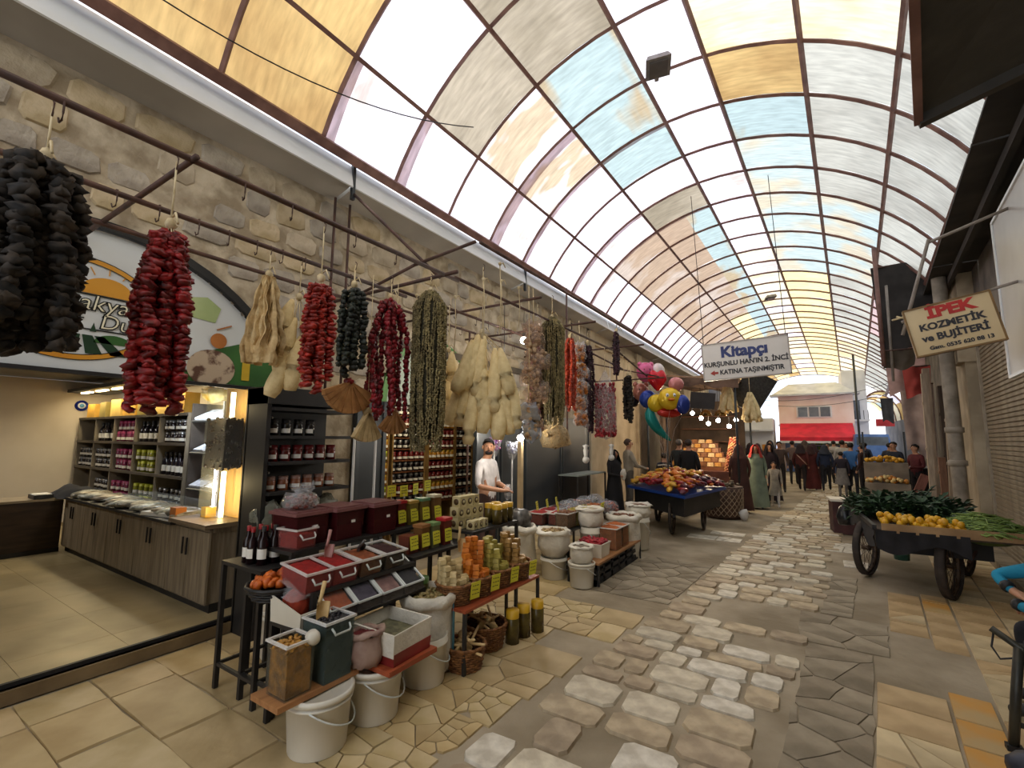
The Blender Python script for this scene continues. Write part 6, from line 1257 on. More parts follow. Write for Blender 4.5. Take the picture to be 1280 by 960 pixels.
# ---- sheet-metal flap overhead, side light box, tarpaulins and sun flaps
t_ = thing('awning_flap', 'dark sheet metal awning flap hanging over the upper right', 'awning', RW(.28, 3.0, 3.4), -TH)
A, B_, C_, D_ = Vector((0, 0, 0)), Vector((.42, -.0, .1)), Vector((1.1, -2.0, .75)), Vector((-.12, -2.0, .3))
mb = MB(); mb.add([A, B_, C_, D_, A+Vector((0, 0, .02)), B_+Vector((0, 0, .02)), C_+Vector((0, 0, .02)), D_+Vector((0, 0, .02))], [(0, 3, 2, 1), (4, 5, 6, 7), (0, 1, 5, 4), (1, 2, 6, 5), (2, 3, 7, 6), (3, 0, 4, 7)]); mb.build('sheet', M('sooty_sheet', '#55524b', '#43403a', 3, .7, bump=.3), t_)
MB().bar(A+Vector((0, 0, -.02)), D_+Vector((0, 0, -.02)), .035).build('edge', m_steel, t_); MB().bar(A+Vector((0, 0, -.02)), B_+Vector((0, 0, -.02)), .05).build('edge', M('sooty_edge', '#4c4842', '#3a3732', 3, .7), t_); MB().bar(B_, B_+Vector((.6, .1, .5)), .03).build('stay', m_steel, t_)
o = thing('wall_banner', 'pale blank banner panel fixed over the shutter at the right edge', 'banner', RW(1.2, 6.0, 3.3), -TH); MB().box((0, 0, 0), (.05, 2.2, 1.7)).build('panel', M('grey_banner', '#b7b4b0', '#9d9894', .9, .3), o); fr = MB()
for s in (-1, 1): fr.box((-.02, s*1.1, 0), (.04, .03, 1.74)); fr.box((-.02, 0, s*.86), (.04, 2.23, .03))
fr.build('frame', m_white_metal, o)
def drape(name, label, cat, x, y, z, w, h, mat, rot=0, tilt=0, seed=0, thick=0, cord=None):
    t_ = thing(name, label, cat, (x, y, z), (tilt, 0, rot)); MB().grid(lambda u, v: ((u-.5)*w*(1-.15*v), .04*sin(u*9+seed)+.05*noise.noise((u*4+seed, v*4, 1)), -v*h*(1+.08*sin(u*5+seed))), 16, 10).build('cloth', mat, t_)
    MB().tube([(-w/2, 0, 0), (w/2, 0, 0)], .018, 5).build('rod', m_rust, t_); return t_
m_tarp = M('dark_tarp', '#34302e', '#262321', 3, .85)
p = RW(.72, 11.8, 5.3); drape('dark_tarpaulin', 'dark tarpaulin hanging from the eave beyond the cement pillar', 'tarpaulin', p[0], p[1], p[2], 1.15, 1.7, m_tarp, -TH, 0, 1)
t_ = thing('eave_post', 'thin steel pipe hanging down in front of the dark tarpaulin', 'pipe', RW(.22, 11.4, 3.2), (0, 0, 0)); MB().tube([(0, 0, 0), (0, 0, 2.4)], .04, 6).build('pipe', m_steel, t_); MB().tube([(.12, 0, -.3), (.14, 0, 1.6)], .025, 6).build('pale_pipe', m_pipe, t_)
for (xr, yr, z, w, h, c, lb, ti) in ((.45, 11.4, 3.5, .55, .42, '#6d655c', 'grey sun flap sloping out over the right-hand shops', .7), (.7, 15.0, 4.1, .8, 1.2, '#c9a8a2', 'pinkish cloth awning bunched above the far right shops', .3), (.85, 14.2, 3.5, .5, .7, '#b0473f', 'red cloth hanging from the bunched awning', .1), (.95, 16.5, 3.3, .7, 1.9, '#b9a49a', 'pale pink curtain hanging down beside the far fruit stand', 0)):
    p = RW(xr, yr, z); drape('cloth_awning', lb, 'awning', p[0], p[1], p[2], w, h, M('cloth_'+c[1:], c, None, 3, .85), -TH, ti, yr)
# posts, boards and old doors along the right wall beyond the pillar
for (xr, yr, w, h, c, lb, ln) in ((.98, 12.3, .2, 1.45, '#7d5a44', 'brown board leaning on the wall beyond the pillar', 0), (1.02, 12.0, .12, 2.7, '#a08d76', 'pale crooked wooden post beside the brown board', .05), (.86, 13.2, .2, 3.2, '#b3a089', 'tall pale door post left of the brown board', .02), (.95, 14.0, .25, 3.4, '#a8957f', 'weathered door post with peeling plaster', .02), (1.15, 13.0, .3, 2.9, '#4a3c31', 'dark old door leaf behind the posts', 0)):
    t_ = thing('old_board', lb, 'board', RW(xr, yr, 0), (ln, ln*.6, -TH)); MB().box((0, 0, h/2), (w*.5, w, h)).build('board', M('board_'+c[1:], c, None, 4, .8, bump=.4, stretch=(5, 5, .7)), t_)
    for k in range(3): MB().box((-w*.26, 0, h*(.2+.3*k)), (.02, w*.9, .05)).build('batten', M('batten_'+c[1:], c, None, 6, .8), t_)
t_ = thing('leaning_plank', 'reddish plank leaning beside the far fruit stand', 'plank', RW(.38, 13.4, 0), (-.25, .42, 0)); MB().box((0, 0, .55), (.16, .04, 1.2)).build('plank', M('red_plank', '#8d5a4a', '#6f4437', 4, .7, stretch=(6, 6, 1)), t_)
# ================================================================== FAR END: pink building, awning, second vault
m_pinkw = M('pink_render', '#f0dcd5', '#e6cbc2', 1, .8); m_wht = M('white_render', '#dfe0e4', '#cbccd2', 1, .8)
eb = thing('pink_building', 'two-storey pink building with three-pane window closing the street end', 'building', (.3, 31.5, 0))
MB().box((0.05, 1.5, 2.2), (3.6, 3, 4.4)).build('wall', m_pinkw, eb); mb = MB(); mb.add([(-2.1, -.4, 4.4), (2.1, -.4, 4.4), (1.2, 1.4, 5.2), (-1.2, 1.4, 5.2)], [(0, 1, 2, 3)]); mb.box((0, .1, 4.38), (4.3, 1.2, .1)); mb.build('roof', M('pale_roof', '#c6c9d4', '#aeb2bf', 2, .5), eb)
wd = MB().box((0.0, -.02, 3.4), (1.7, .06, .66)).build('window', m_wht, eb)
for i in range(3): MB().box((-.54+i*.54, -.06, 3.4), (.46, .02, .54)).build('pane', M('dim_glass', '#6c737c', '#565d66', 2, .15), wd)
MB().box((0, -.03, 2.65), (3.6, .1, .08)).build('ledge', m_wht, eb)
aw = MB().add([(-1.7, -1.6, 1.95), (1.75, -1.6, 1.95), (1.75, 0, 2.75), (-1.7, 0, 2.75), (-1.7, -1.6, 1.7), (1.75, -1.6, 1.7)], [(0, 1, 2, 3), (0, 4, 5, 1)], 0); aw.build('red_awning', M('red_awning_cloth', '#d8273f', '#b81d33', 2, .6), eb)
MB().box((0, -1.61, 1.68), (3.45, .015, .12)).build('awning_hem', m_wht, eb)
o = thing('shop_shelves', 'bright shop front with rows of green goods under the red awning', 'shop front', (.3, 31.3, 0)); MB().box((0, 0, .9), (3.0, .1, 1.8)).build('back', M('shop_blue', '#6f86b4', '#5a709c', 2, .6), o)
for k in range(4):
    sb = MB().box((.2, -.12, .7+.27*k), (1.9, .2, .03)).build('shelf_board', m_wht, o); mb = MB()
    for j in range(14): mb.box((-.65+j*.13, -.14, .7+.27*k+.1), (.09, .1, .18))
    mb.build('goods', M('green_goods', '#7f9a54', '#5f7a3c', 20, .6), o, kind='stuff')
o = thing('white_house', 'pale white house with balcony right of the pink building', 'building', (2.3, 34, 0)); MB().box((0, 0, 2.9), (1.1, 3, 5.8)).build('wall', m_wht, o); MB().box((-.1, -1.55, 3.5), (.6, .1, 1.1)).build('window', M('dim_glass', '#6c737c'), o); MB().box((0, -1.9, 2.9), (1.1, .7, .1)).build('balcony', m_wht, o)
for k in range(6): MB().box((-.5+k*.2, -2.2, 3.2), (.03, .03, .5)).build('baluster', m_dkgrey, o)
o = thing('white_shed', 'low white shed roof left of the pink building', 'building', (-3.0, 31, 0)); MB().box((0, 0, 1.5), (2.6, 2.4, 3.0)).build('wall', m_wht, o); MB().box((.2, -1.3, 2.3), (2.4, 1.0, .08)).build('roof', M('pale_roof', '#c6c9d4'), o); MB().box((.9, -1.25, 1.3), (.35, .05, .45)).build('orange_sign', M('orange_sign', '#c9862f', '#a96b20', 3, .5), o)
# second arched roof beyond
v2 = thing('far_vault', 'second arched translucent roof over the lane beyond, at the right', 'roof', (4.05, 38, 0)); 
for k in range(5):
    y0, y1 = k*2.2, k*2.2+2.2
    for b in range(5):
        a0, a1 = pi-pi*b/5, pi-pi*(b+1)/5; mb = MB(); mb.grid(lambda u, v: (1.25*cos(a0+(a1-a0)*u), y0+(y1-y0)*v, 3.2+1.8*sin(a0+(a1-a0)*u)), 3, 1); mb.build('roof_pane', [CRM, BLU, YLW, W_, TAN][(b+k) % 5], v2)
    MB().tube([(1.25*cos(pi*i/14), y0, 3.2+1.8*sin(pi*i/14)) for i in range(15)], .06, 4).build('rib', m_steel, v2)
for s in (-1, 1): MB().box((s*1.33, 5, 1.6), (.16, 11, 3.2)).build('side_wall', M('far_wall', '#6a6a72', '#50505a', 1, .8), v2)
o = MB().box((0, 0, 0), (.9, .1, .45)).build('red_far_sign', M('far_red', '#c32b2e', '#a02023', 2, .5), loc=(4.0, 36.5, 2.9)); tag(o, 'red sign under the second arched roof', 'sign')
drape('dark_umbrella_cloth', 'dark folded parasol hanging before the second arched roof', 'parasol', 4.0, 35, 4.3, .6, 1.4, m_tarp, 0, 0, 3)
# stalls at the far right
fs = thing('fruit_stand', 'far right fruit stand heaped with yellow and orange fruit', 'stand', RW(.15, 15.4, 0), -TH); MB().box((0, 0, .35), (.9, .8, .7)).build('base', M('grey_board', '#85796a', '#6b6154', 3, .8), fs)
MB().box((0, .25, .95), (.9, .5, .5)).build('step', M('grey_board', '#85796a'), fs); MB().bar((-.43, .4, .6), (-.43, .4, 2.0), .04).build('post', m_dkgrey, fs); MB().bar((.43, .4, .6), (.43, .4, 2.0), .04).build('post', m_dkgrey, fs)
fm = [MB().ball((0, 0, 0), .045, 8, 5).mesh('fruit', M(n, a, b, 5, .5, rnd=.1)) for n, a, b in (('yellow_fruit', '#dba62c', '#c08a1c'), ('orange_fruit', '#cc8a3a', '#b06f26'), ('pale_fruit', '#d8c187', '#bfa368'))]
for i in range(120):
    k = 0 if i < 60 else random.choice((1, 2)); x = U(-.41, .41); y = U(.02, .45) if k == 0 else U(-.38, -.02); z = 1.24 if k == 0 else .74; p = RW(.15+x, 15.4+y, z+U(0, .14)*(1-abs(x)/.5)); o = put('fruit', fm[k], None, p); tag(o, f'{["yellow", "orange", "pale"][k]} fruit heaped on the far right stand', 'fruit', f'{["yellow", "orange", "pale"][k]} fruit on the far stand')
o = thing('hand_cart', 'dark lidded stall box behind the fruit stand', 'stall', RW(.75, 17.5, 0), -TH); MB().box((0, 0, .5), (.7, 1.4, 1.0)).build('body', m_black, o); MB().box((0, 0, 1.02), (.8, 1.5, .04)).build('top', m_dkgrey, o)
o = thing('blue_van', 'blue and white van front far down the lane at the right', 'van', (2.6, 29.0, 0)); mb = MB(); mb.box((0, .9, .95), (1.6, 2.4, 1.2)); mb.box((0, .9, 1.8), (1.5, 2.2, .6), top=(.88, .85)); mb.build('body', M('van_blue', '#5f7fb8', '#4c6aa0', 2, .3), o); MB().box((0, -.22, 1.75), (1.25, .06, .42)).build('windscreen', M('dim_glass', '#6c737c'), o)
for s in (-1, 1): MB().lathe([(0, -.1), (.3, -.1), (.3, .1), (0, .1)], 14, T=rotm('Y', pi/2)).build('wheel', m_black, o, (s*.75, .1, .3)); MB().ball((s*.55, -.31, .9), (.12, .04, .1), 8, 5).build('headlamp', m_wht, o)
for (x, y, z0, z1) in ((2.2, 29.5, 4.9, 3.6), (1.9, 30.5, 4.4, 3.4)):
    o = MB().tube(sag((-2, y, z1+.4), (4, y+1, z0), .35), .012, 4).build('cable', m_black); tag(o, f'thin cable strung across the street end, {"upper" if z0 > 4.6 else "lower"} one', 'cable')
o = MB().tube([(0, 0, 0), (0, 0, 6.2)], .05, 8).build('street_pole', m_dkgrey, loc=(2.05, 28.0, 0)); tag(o, 'grey pole standing beside the pink building', 'pole')
far = MB(); far.box((-6, 33, 2.4), (4, 12, 4.8)); far.box((8.5, 40, 2.2), (3, 24, 4.4)); struct('wall_far', far, M('far_blue_wall', '#8d8f98', '#73757f', 1, .8))

# ================================================================== PEOPLE
SKIN = M('skin', '#b98a6c', '#a67658', 6, .55); SKIN2 = M('skin_tan', '#a3765a', '#8d6248', 6, .55)
def person(label, x, y, rot, H=1.72, top='#555', bottom='#2b2c30', shoe='#221f1d', hair='#1d1815', pose=None, sleeve=True, robe=None, scarf=None, beard=None, near=False, bag=None, skirt=None, strap=None, bulk=1.0, z=0, child=False):
    t_ = thing('person', label, 'person', (x, y, z), rot); k = H/1.72
    J = dict(pel=(0, 0, .95), spi=(0, .01, 1.12), che=(0, .0, 1.34), nek=(0, -.01, 1.48), jaw=(0, .02, 1.55), hed=(0, .02, 1.63), top=(0, .0, 1.70))
    for s, n in ((-1, 'L'), (1, 'R')):
        J.update({n+'sh': (s*.17, -.01, 1.41), n+'el': (s*.24, -.03, 1.13), n+'wr': (s*.23, .07, .90), n+'ha': (s*.225, .10, .82), n+'hi': (s*.09, 0, .90), n+'kn': (s*.1, .02, .50), n+'an': (s*.1, -.01, .09), n+'to': (s*.11, .14, .035)})
    if pose: J.update(pose)
    b = bulk
    Rr = dict(pel=(.145*b, .11*b), spi=(.135*b, .10*b), che=(.155*b, .105*b), nek=(.052, .055), jaw=(.062, .068), hed=(.078, .092), top=(.05, .06), sh=(.062, .062), el=(.044*b, .044*b), wr=(.030, .026), ha=(.036, .022), hi=(.085*b, .085*b), kn=(.058, .06), an=(.042, .045), to=(.042, .03))
    E = [('pel', 'spi'), ('spi', 'che'), ('che', 'nek'), ('nek', 'jaw'), ('jaw', 'hed'), ('hed', 'top')]
    for n in 'LR': E += [('che', n+'sh'), (n+'sh', n+'el'), (n+'el', n+'wr'), (n+'wr', n+'ha'), ('pel', n+'hi'), (n+'hi', n+'kn'), (n+'kn', n+'an'), (n+'an', n+'to')]
    if near:
        for n in 'LR':
            w_, h_ = Vector(J[n+'wr']), Vector(J[n+'ha']); d = (h_-w_).normalized(); sd = d.cross(Vector((0, 0, 1))); sd = sd.normalized() if sd.length > .1 else Vector((1, 0, 0)); nrm = sd.cross(d)
            for f in range(4):
                p1 = h_+sd*(.012*(f-1.5)*1.5)+d*.02; ln = (.034, .04, .037, .028)[f]; p2 = p1+d*ln-nrm*.012; p3 = p2+d*ln*.7-nrm*.022
                J[f'{n}f{f}a'], J[f'{n}f{f}b'], J[f'{n}f{f}c'] = tuple(p1), tuple(p2), tuple(p3); E += [(n+'ha', f'{n}f{f}a'), (f'{n}f{f}a', f'{n}f{f}b'), (f'{n}f{f}b', f'{n}f{f}c')]
            p1 = w_+d*.03+sd*(.035 if n == 'L' else -.035); p2 = p1+d*.03+sd*(.015 if n == 'L' else -.015)-nrm*.01; J[n+'t0'], J[n+'t1'] = tuple(p1), tuple(p2); E += [(n+'wr', n+'t0'), (n+'t0', n+'t1')]
    names = list(J); idx = {n: i for i, n in enumerate(names)}
    me = bpy.data.meshes.new('body'); me.from_pydata([J[n] for n in names], [(idx[a], idx[c]) for a, c in E], []); ob = bpy.data.objects.new('body_tmp', me); COL.objects.link(ob)
    ob.modifiers.new('skin', 'SKIN').use_smooth_shade = True; sb = ob.modifiers.new('sub', 'SUBSURF'); sb.levels = sb.render_levels = 2 if near else 1
    for n, i in idx.items():
        sv = me.skin_vertices[0].data[i]; r = Rr.get(n) or Rr.get(n[1:]) or ((.0095, .0095) if n[1] == 'f' else (.012, .012)); sv.radius = r
        sv.use_root = n == 'pel'
    bpy.context.view_layer.update(); ev = bpy.data.meshes.new_from_object(ob.evaluated_get(bpy.context.evaluated_depsgraph_get())); ev.name = 'body'
    bpy.data.objects.remove(ob)
    ml = [SKIN, M('cloth_top_'+top[1:], top, None, 7, .85, bump=.35, bscale=18), M('cloth_bottom_'+bottom[1:], bottom, None, 7, .85, bump=.3, bscale=18), M('shoe_'+shoe[1:], shoe, None, 7, .6)]
    ev.materials.clear()
    for m_ in ml: ev.materials.append(m_)
    segs = []
    for a, c in E:
        q = c if c in ('pel', 'spi', 'che') else c
        mi = 1
        if c in ('jaw', 'hed', 'top') or c[1:] == 'ha' or c[1] in 'f' or c[1:] in ('t0', 't1'): mi = 0
        elif c == 'nek': mi = 1
        elif c[1:] == 'wr': mi = 1 if sleeve else 0
        elif c[1:] in ('kn', 'an', 'hi'): mi = 2
        elif c[1:] == 'to': mi = 3
        segs.append((Vector(J[a]), Vector(J[c]), mi))
    for p in ev.polygons:
        c = p.center; bd = 9; bm_ = 1
        for a, q, mi in segs:
            ab = q-a; t = max(0, min(1, (c-a).dot(ab)/max(1e-6, ab.length_squared))); d = (c-(a+ab*t)).length
            if d < bd: bd, bm_ = d, mi
        if bm_ == 1 and c.z > J['nek'][2]-.005 and abs(c.x-J['nek'][0]) < .08: bm_ = 0
        p.material_index = bm_; p.use_smooth = True
    ob = put('body', ev, t_, scale=k)
    hd = Vector(J['hed'])*k; fw = (Vector(J['hed'])-Vector(J['nek'])); fx = J.get('face', (0, 1, 0)); F = Vector(fx).normalized(); S = F.cross(Vector((0, 0, 1))).normalized(); TF = Matrix((S.to_4d(), F.to_4d(), (0, 0, 1, 0), (0, 0, 0, 1))).transposed(); TF = Matrix.Translation(hd) @ Matrix(((S.x, F.x, 0, 0), (S.y, F.y, 0, 0), (S.z, F.z, 1, 0), (0, 0, 0, 1)))
    hm = M('hair_'+hair[1:], hair, None, 20, .7)
    mb = MB(); mb.ball((0, .085*k, -.012*k), (.014*k, .02*k, .024*k), 8, 6)
    mb.v = [tuple(TF @ Vector(p)) for p in mb.v]; mb.build('nose', SKIN, t_)
    for s in (-1, 1):
        e = MB(); e.ball((s*.03*k, .078*k, .018*k), (.012*k, .008*k, .007*k), 6, 5, T=TF); e.build('eye', M('eye_dark', '#201814', '#2a211c', 5, .3), t_)
        e = MB(); e.ball((s*.08*k, -.005*k, .0), (.012*k, .022*k, .03*k), 6, 5, T=TF)
        if not scarf: e.build('ear', SKIN, t_)
    e = MB(); e.ball((0, .08*k, -.055*k), (.022*k, .008*k, .006*k), 6, 4, T=TF); e.build('mouth', M('lip', '#8f5a4a', '#7d4c3e', 6, .5), t_)
    if scarf:
        sm = M('scarf_'+scarf[1:], scarf, None, 9, .85, bump=.3); mb = MB()
        def hood(u, v):
            a = .62+(2*pi-1.24)*u+pi/2; zz2 = .115-.36*v; r = (.075+.05*min(1, v*3)) if v < .45 else .125+.13*(v-.45)
            if v < .12: r = .03+.5*v
            return tuple(TF @ Vector((r*cos(a)*k, (r*sin(a)-.01)*k, zz2*k)))
        mb.grid(hood, 18, 10); mb.build('headscarf', sm, t_)
    else:
        mb = MB(); mb.ball((0, -.018*k, .03*k), (.086*k, .1*k, .088*k), 14, 10, T=TF, wob=.12); mb.v = [v for v in mb.v]; 
        m2 = MB(); keep = []
        vs = mb.v; inv = TF.inverted()
        for f in mb.f:
            c = sum((inv @ Vector(vs[i]) for i in f), Vector())/len(f)
            if c.z > .07*k or (c.y < .035*k and c.z > .03*k) or (c.y < -.02*k and c.z > -.055*k): keep.append(f)
        m2.add(vs, keep, 0, True); m2.build('hair', hm, t_)
    if beard: e = MB(); e.ball((0, .042*k, -.07*k), (.056*k, .045*k, .034*k), 10, 6, T=TF); e.build('beard', M('hair_'+beard[1:], beard, None, 20, .8), t_)
    if robe:
        rm = M('robe_'+robe[1:], robe, M and None, 5, .85, bump=.35, bscale=12); mb = MB(); mb.lathe([(.30, .06), (.27, .4), (.225, .8), (.19, 1.05), (.195, 1.25), (.205, 1.38), (.12, 1.47), (.06, 1.5)], 20, wob=.14, seed=x*3+y, T=Matrix.Diagonal((k*b, k*.78*b, k, 1))); mb.build('coat', rm, t_)
    if skirt: mb = MB(); mb.lathe([(.25, .48), (.2, .75), (.15, 1.0), (.14, 1.1)], 18, wob=.12, seed=x, T=Matrix.Diagonal((k, k*.85, k, 1))); mb.build('skirt', M('skirt_'+skirt[1:], skirt, None, 8, .85), t_)
    if strap: mb = MB(); mb.tube([(-.19*k, -.02, 1.43*k), (-.02*k, -.16*k, 1.25*k), (.2*k, -.12*k, .98*k)], .018, 5); mb.build('bag_strap', M('strap_'+strap[1:], strap), t_)
    if bag: mb = MB(); mb.ball((0, 0, 0), (.09, .06, .11), 10, 7, wob=.3); mb.build('hand_bag', M('bag_'+bag[1:], bag, None, 5, .5), t_, (J['Rha'][0]*k, J['Rha'][1]*k, (J['Rha'][2]-.14)*k))
    return t_
def face(dx, dy):  # rotation so that local +y points along (dx, dy)
    return atan2(-dx, dy)
arms_front = dict(Lel=(-.25, .02, 1.13), Lwr=(-.06, .26, 1.10), Lha=(.0, .31, 1.10), Rel=(.25, .02, 1.13), Rwr=(.1, .28, 1.08), Rha=(.05, .34, 1.08))
arms_right = dict(Lel=(-.22, .08, 1.14), Lwr=(-.03, .3, 1.08), Lha=(.0, .36, 1.08), Rel=(.23, .1, 1.14), Rwr=(.16, .36, 1.06), Rha=(.14, .43, 1.06))
walkL = dict(Lkn=(-.1, .14, .52), Lan=(-.1, .2, .10), Lto=(-.1, .34, .05), Rkn=(.1, -.06, .5), Ran=(.1, -.28, .14), Rto=(.1, -.2, .03))
walkR = dict(Rkn=(.1, .14, .52), Ran=(.1, .2, .10), Rto=(.1, .34, .05), Lkn=(-.1, -.06, .5), Lan=(-.1, -.28, .14), Lto=(-.1, -.2, .03))
P_ = dict(arms_front); P_['face'] = (.75, .6, 0)
person('bearded dark-haired man in white polo shirt working behind the near stall', -3.68, 5.1, face(.85, .05), 1.72, '#dcd6d4', '#5a4440', beard='#241a15', pose=P_, sleeve=False, near=True)
o = MB().ball((0, 0, 0), (.06, .05, .1), 10, 7, wob=.3).build('small_bag', m_film, loc=(-3.34, 5.1, 1.06)); tag(o, 'small clear bag held by the man in the white polo', 'bag')
P_ = dict(arms_right); P_['face'] = (.15, 1, 0)
person('balding man in beige long-sleeved shirt reaching forward at the blue cart', -3.62, 10.7, face(.75, .65), 1.74, '#a49a86', '#6a6257', hair='#4a372c', pose=P_)
person('person in black with a pale sleeve bending beside the beige-shirted man', -3.75, 10.1, face(.9, -.3), 1.5, '#191719', '#191719', scarf='#1c191b', pose=dict(arms_front), robe='#1a181a')
o = MB().ball((0, 0, 0), (.07, .06, .12), 10, 7, wob=.3).build('pale_cuff', m_sack, loc=(-3.5, 10.0, .98)); tag(o, 'pale bundle held at the waist by the person in black', 'bundle')
person('dark-haired boy in navy jacket with white collar stripe, seen from behind', -2.95, 11.3, face(-.4, .9), 1.42, '#20222c', '#24252c')
o = MB().tube([(-.14, 0, 0), (0, -.04, .02), (.14, 0, 0)], .02, 6).build('white_collar', m_sack, loc=(-2.93, 11.2, 1.14)); tag(o, 'white stripe across the shoulders of the navy jacket', 'collar')
person('heavy man in black coat standing with his back turned behind the blue cart', -2.5, 11.85, face(.2, .95), 1.74, '#161517', '#2b2c32', hair='#3a2f28', bulk=1.25)
person('grey-haired man half hidden beside the black-coated man', -2.85, 12.4, face(.3, .9), 1.74, '#2a3030', '#23262c', hair='#6d645b')
person('woman in long brown coat standing by the nut shop', -1.5, 12.75, face(-.3, .9), 1.62, '#4f2f26', '#3b2a24', scarf='#5b3a30', robe='#4a2c24')
person('woman in red flowered headscarf and green patterned dress', -1.22, 13.7, face(.1, -1), 1.62, '#7b8a74', '#6d7b66', scarf='#b03228', robe='#7d8b78')
person('woman in black headscarf and dark coat carrying a plastic bag', -1.0, 15.3, face(.2, -1), 1.64, '#241a20', '#1d181c', scarf='#21171c', robe='#2a1c22', bag='#c3b4b0')
person('small girl in grey dress and white tights walking towards the camera', -.84, 14.1, face(.1, -1), 1.17, '#9a9183', '#cfc6bb', shoe='#c9c0b6', hair='#3a231a', skirt='#8f8779', pose=walkL, child=True)
person('woman in wide maroon coat with pale bag strap, seen from behind', -.3, 19.3, face(.1, 1), 1.62, '#54231f', '#251b1c', hair='#1f1718', strap='#b98f7a', pose=walkL, bulk=1.35, scarf='#2a1c1e')
person('person in long maroon dress beside the maroon-coated woman', .0, 19.9, face(.1, 1), 1.58, '#5a2422', '#3d1a1a', scarf='#38201f', robe='#5a2422')
person('woman in navy coat walking away down the street', .42, 19.8, face(.05, 1), 1.6, '#222d45', '#1c1d24', hair='#2a2220', pose=walkR, bulk=1.25, scarf='#30333d')
person('man in white patterned shirt and black trousers walking away', .98, 20.6, face(.05, 1), 1.76, '#b9b3a8', '#1b1a1d', pose=walkL)
person('man in bright blue vest standing near the fruit stand', 1.08, 18.2, face(.3, 1), 1.68, '#3c6aa2', '#24242a', sleeve=False)
person('child in dark jacket and grey skirt in front of the blue vest', .8, 18.0, face(0, 1), 1.4, '#2a2530', '#8a8580', skirt='#8a8580')
person('dark-haired person in brown top at the left edge of the fruit stand', 1.32, 17.6, face(-.8, .5), 1.64, '#3f2a25', '#1f1b1d')
person('fruit seller in dark shirt reaching over the far stand', 2.0, 17.0, face(-.6, -.7), 1.72, '#1f2430', '#24242a', pose=arms_front, sleeve=False)
person('man in dark red shirt beside the leaning plank', 2.35, 16.2, face(-.7, -.5), 1.66, '#5c2326', '#2a2426', pose=arms_front)
far_p = [(-1.7, 17.5, '#3a2a2a', '#2a2024', 1, 'brown'), (-.9, 18.4, '#4a3a34', '#2a2422', 0, 'dull brown'), (-1.3, 20.5, '#2b2b36', '#1f1f26', 1, 'black'), (-.6, 21.8, '#6d5a52', '#2e2a2a', 0, 'tan'), (.1, 22.5, '#3c2226', '#241c20', 1, 'wine red'), (.6, 23.0, '#8a8580', '#33343c', 0, 'grey'), (1.2, 22.4, '#2a3348', '#1c1e26', 0, 'dark blue'), (1.6, 21.2, '#20222a', '#1a1b20', 0, 'charcoal'), (-.2, 24.5, '#55453e', '#2b2625', 1, 'brown-grey'), (1.9, 24.0, '#3f4a66', '#23252e', 0, 'slate blue'), (.9, 25.5, '#bdb6ae', '#2c2c33', 0, 'off-white'), (2.3, 20.5, '#31303a', '#202026', 0, 'dark grey'), (-1.9, 22.5, '#4c2a2c', '#2c1f22', 1, 'dark maroon')]
for i, (x, y, c1, c2, sc_, nm) in enumerate(far_p):
    person(f'{"scarfed woman" if sc_ else "man"} in {nm} among the far crowd before the pink building', x, y, face(U(-.4, .4), random.choice((1, -1))), U(1.6, 1.76), c1, c2, scarf=c1 if sc_ else None, robe=c1 if sc_ else None, pose=random.choice((None, walkL, walkR)) if not sc_ else None)
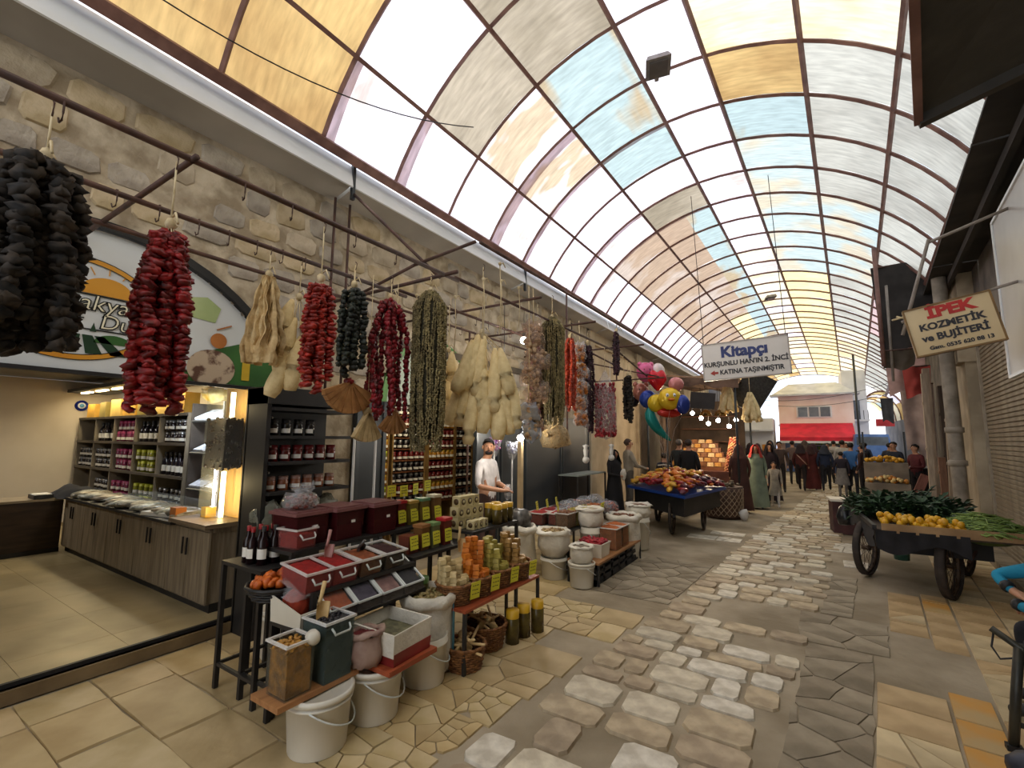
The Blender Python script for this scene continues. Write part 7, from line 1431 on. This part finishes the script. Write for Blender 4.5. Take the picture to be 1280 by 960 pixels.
# seated person at the right edge, teal jacket
sp_ = dict(pel=(0, 0, .52), spi=(0, .03, .68), che=(0, .12, .90), nek=(0, .2, 1.03), jaw=(0, .25, 1.09), hed=(0, .28, 1.17), top=(0, .27, 1.24), Lsh=(-.17, .12, .97), Lel=(-.16, .40, .69), Lwr=(-.03, .46, .68), Lha=(.03, .44, .655), Rsh=(.17, .12, .97), Rel=(.2, .53, .82), Rwr=(.08, .47, .75), Rha=(.02, .42, .73), Lhi=(-.1, 0, .5), Lkn=(-.16, .44, .5), Lan=(-.14, .42, .09), Lto=(-.14, .58, .035), Rhi=(.1, 0, .5), Rkn=(.16, .44, .5), Ran=(.16, .36, .09), Rto=(.16, .52, .035))
sp_['face'] = (0, 1, -.1)
pt = person('seated person in teal jacket with folded arms at the right edge', 1.56, 4.5, face(-.98, .1), 1.7, '#1f87a8', '#1d1e24', hair='#1d1815', pose=sp_, near=True)
cf = MB(); cf.tube([(-.06, .45, .682), (-.035, .46, .68)], .04, 10); cf.build('dark_cuff', m_black, pt); cf = MB(); cf.tube([(.11, .485, .77), (.08, .475, .755)], .04, 10); cf.build('dark_cuff', m_black, pt)
st_ = thing('stool', 'dark stool under the seated person in teal', 'stool', (1.58, 4.5, 0), .1); MB().box((0, 0, .40), (.36, .36, .04)).build('seat', m_black, st_)
for sx in (-1, 1):
    for sy in (-1, 1): MB().bar((sx*.15, sy*.15, 0), (sx*.14, sy*.14, .38), .03).build('leg', m_black, st_)
mf = thing('metal_frame', 'dark tubular metal frame with a looping cable at the lower right edge', 'metal frame', (.90, 4.0, 0)); m_ol = M('dark_olive_tube', '#3f3d33', '#2b2a24', 8, .45, metal=.3)
MB().tube([(.06, 0, .56), (0.02, -.02, .3), (-.02, -.04, .0)], .024, 8).build('leg', m_ol, mf); MB().tube([(-.04, .05, .63), (.06, 0, .56), (.3, -.1, .46)], .02, 8).build('top_tube', m_ol, mf); MB().tube([(.45, -.1, .5), (.5, -.14, 0)], .024, 8).build('leg', m_ol, mf); MB().tube([(.0, -.02, .14), (.48, -.12, .14)], .016, 8).build('lower_tube', m_ol, mf); MB().box((-.015, -.04, .015), (.07, .05, .03)).build('foot', m_black, mf)
MB().tube([(-.03, .05, .61), (-.05, .03, .53), (-.02, .02, .47), (.05, .0, .5), (.1, -.02, .52)], .006, 6).build('cable', m_black, mf); MB().box((.22, -.06, .54), (.3, .2, .07)).build('pad', m_black, mf)
o = MB().ball((0, 0, .08), (.13, .1, .085), 12, 8, wob=.25).build('navy_bag', M('navy_bag_cloth', '#22252f', '#33384a', 6, .5), loc=(.90, 3.62, 0)); tag(o, 'dark navy bag on the ground below the metal frame', 'bag')
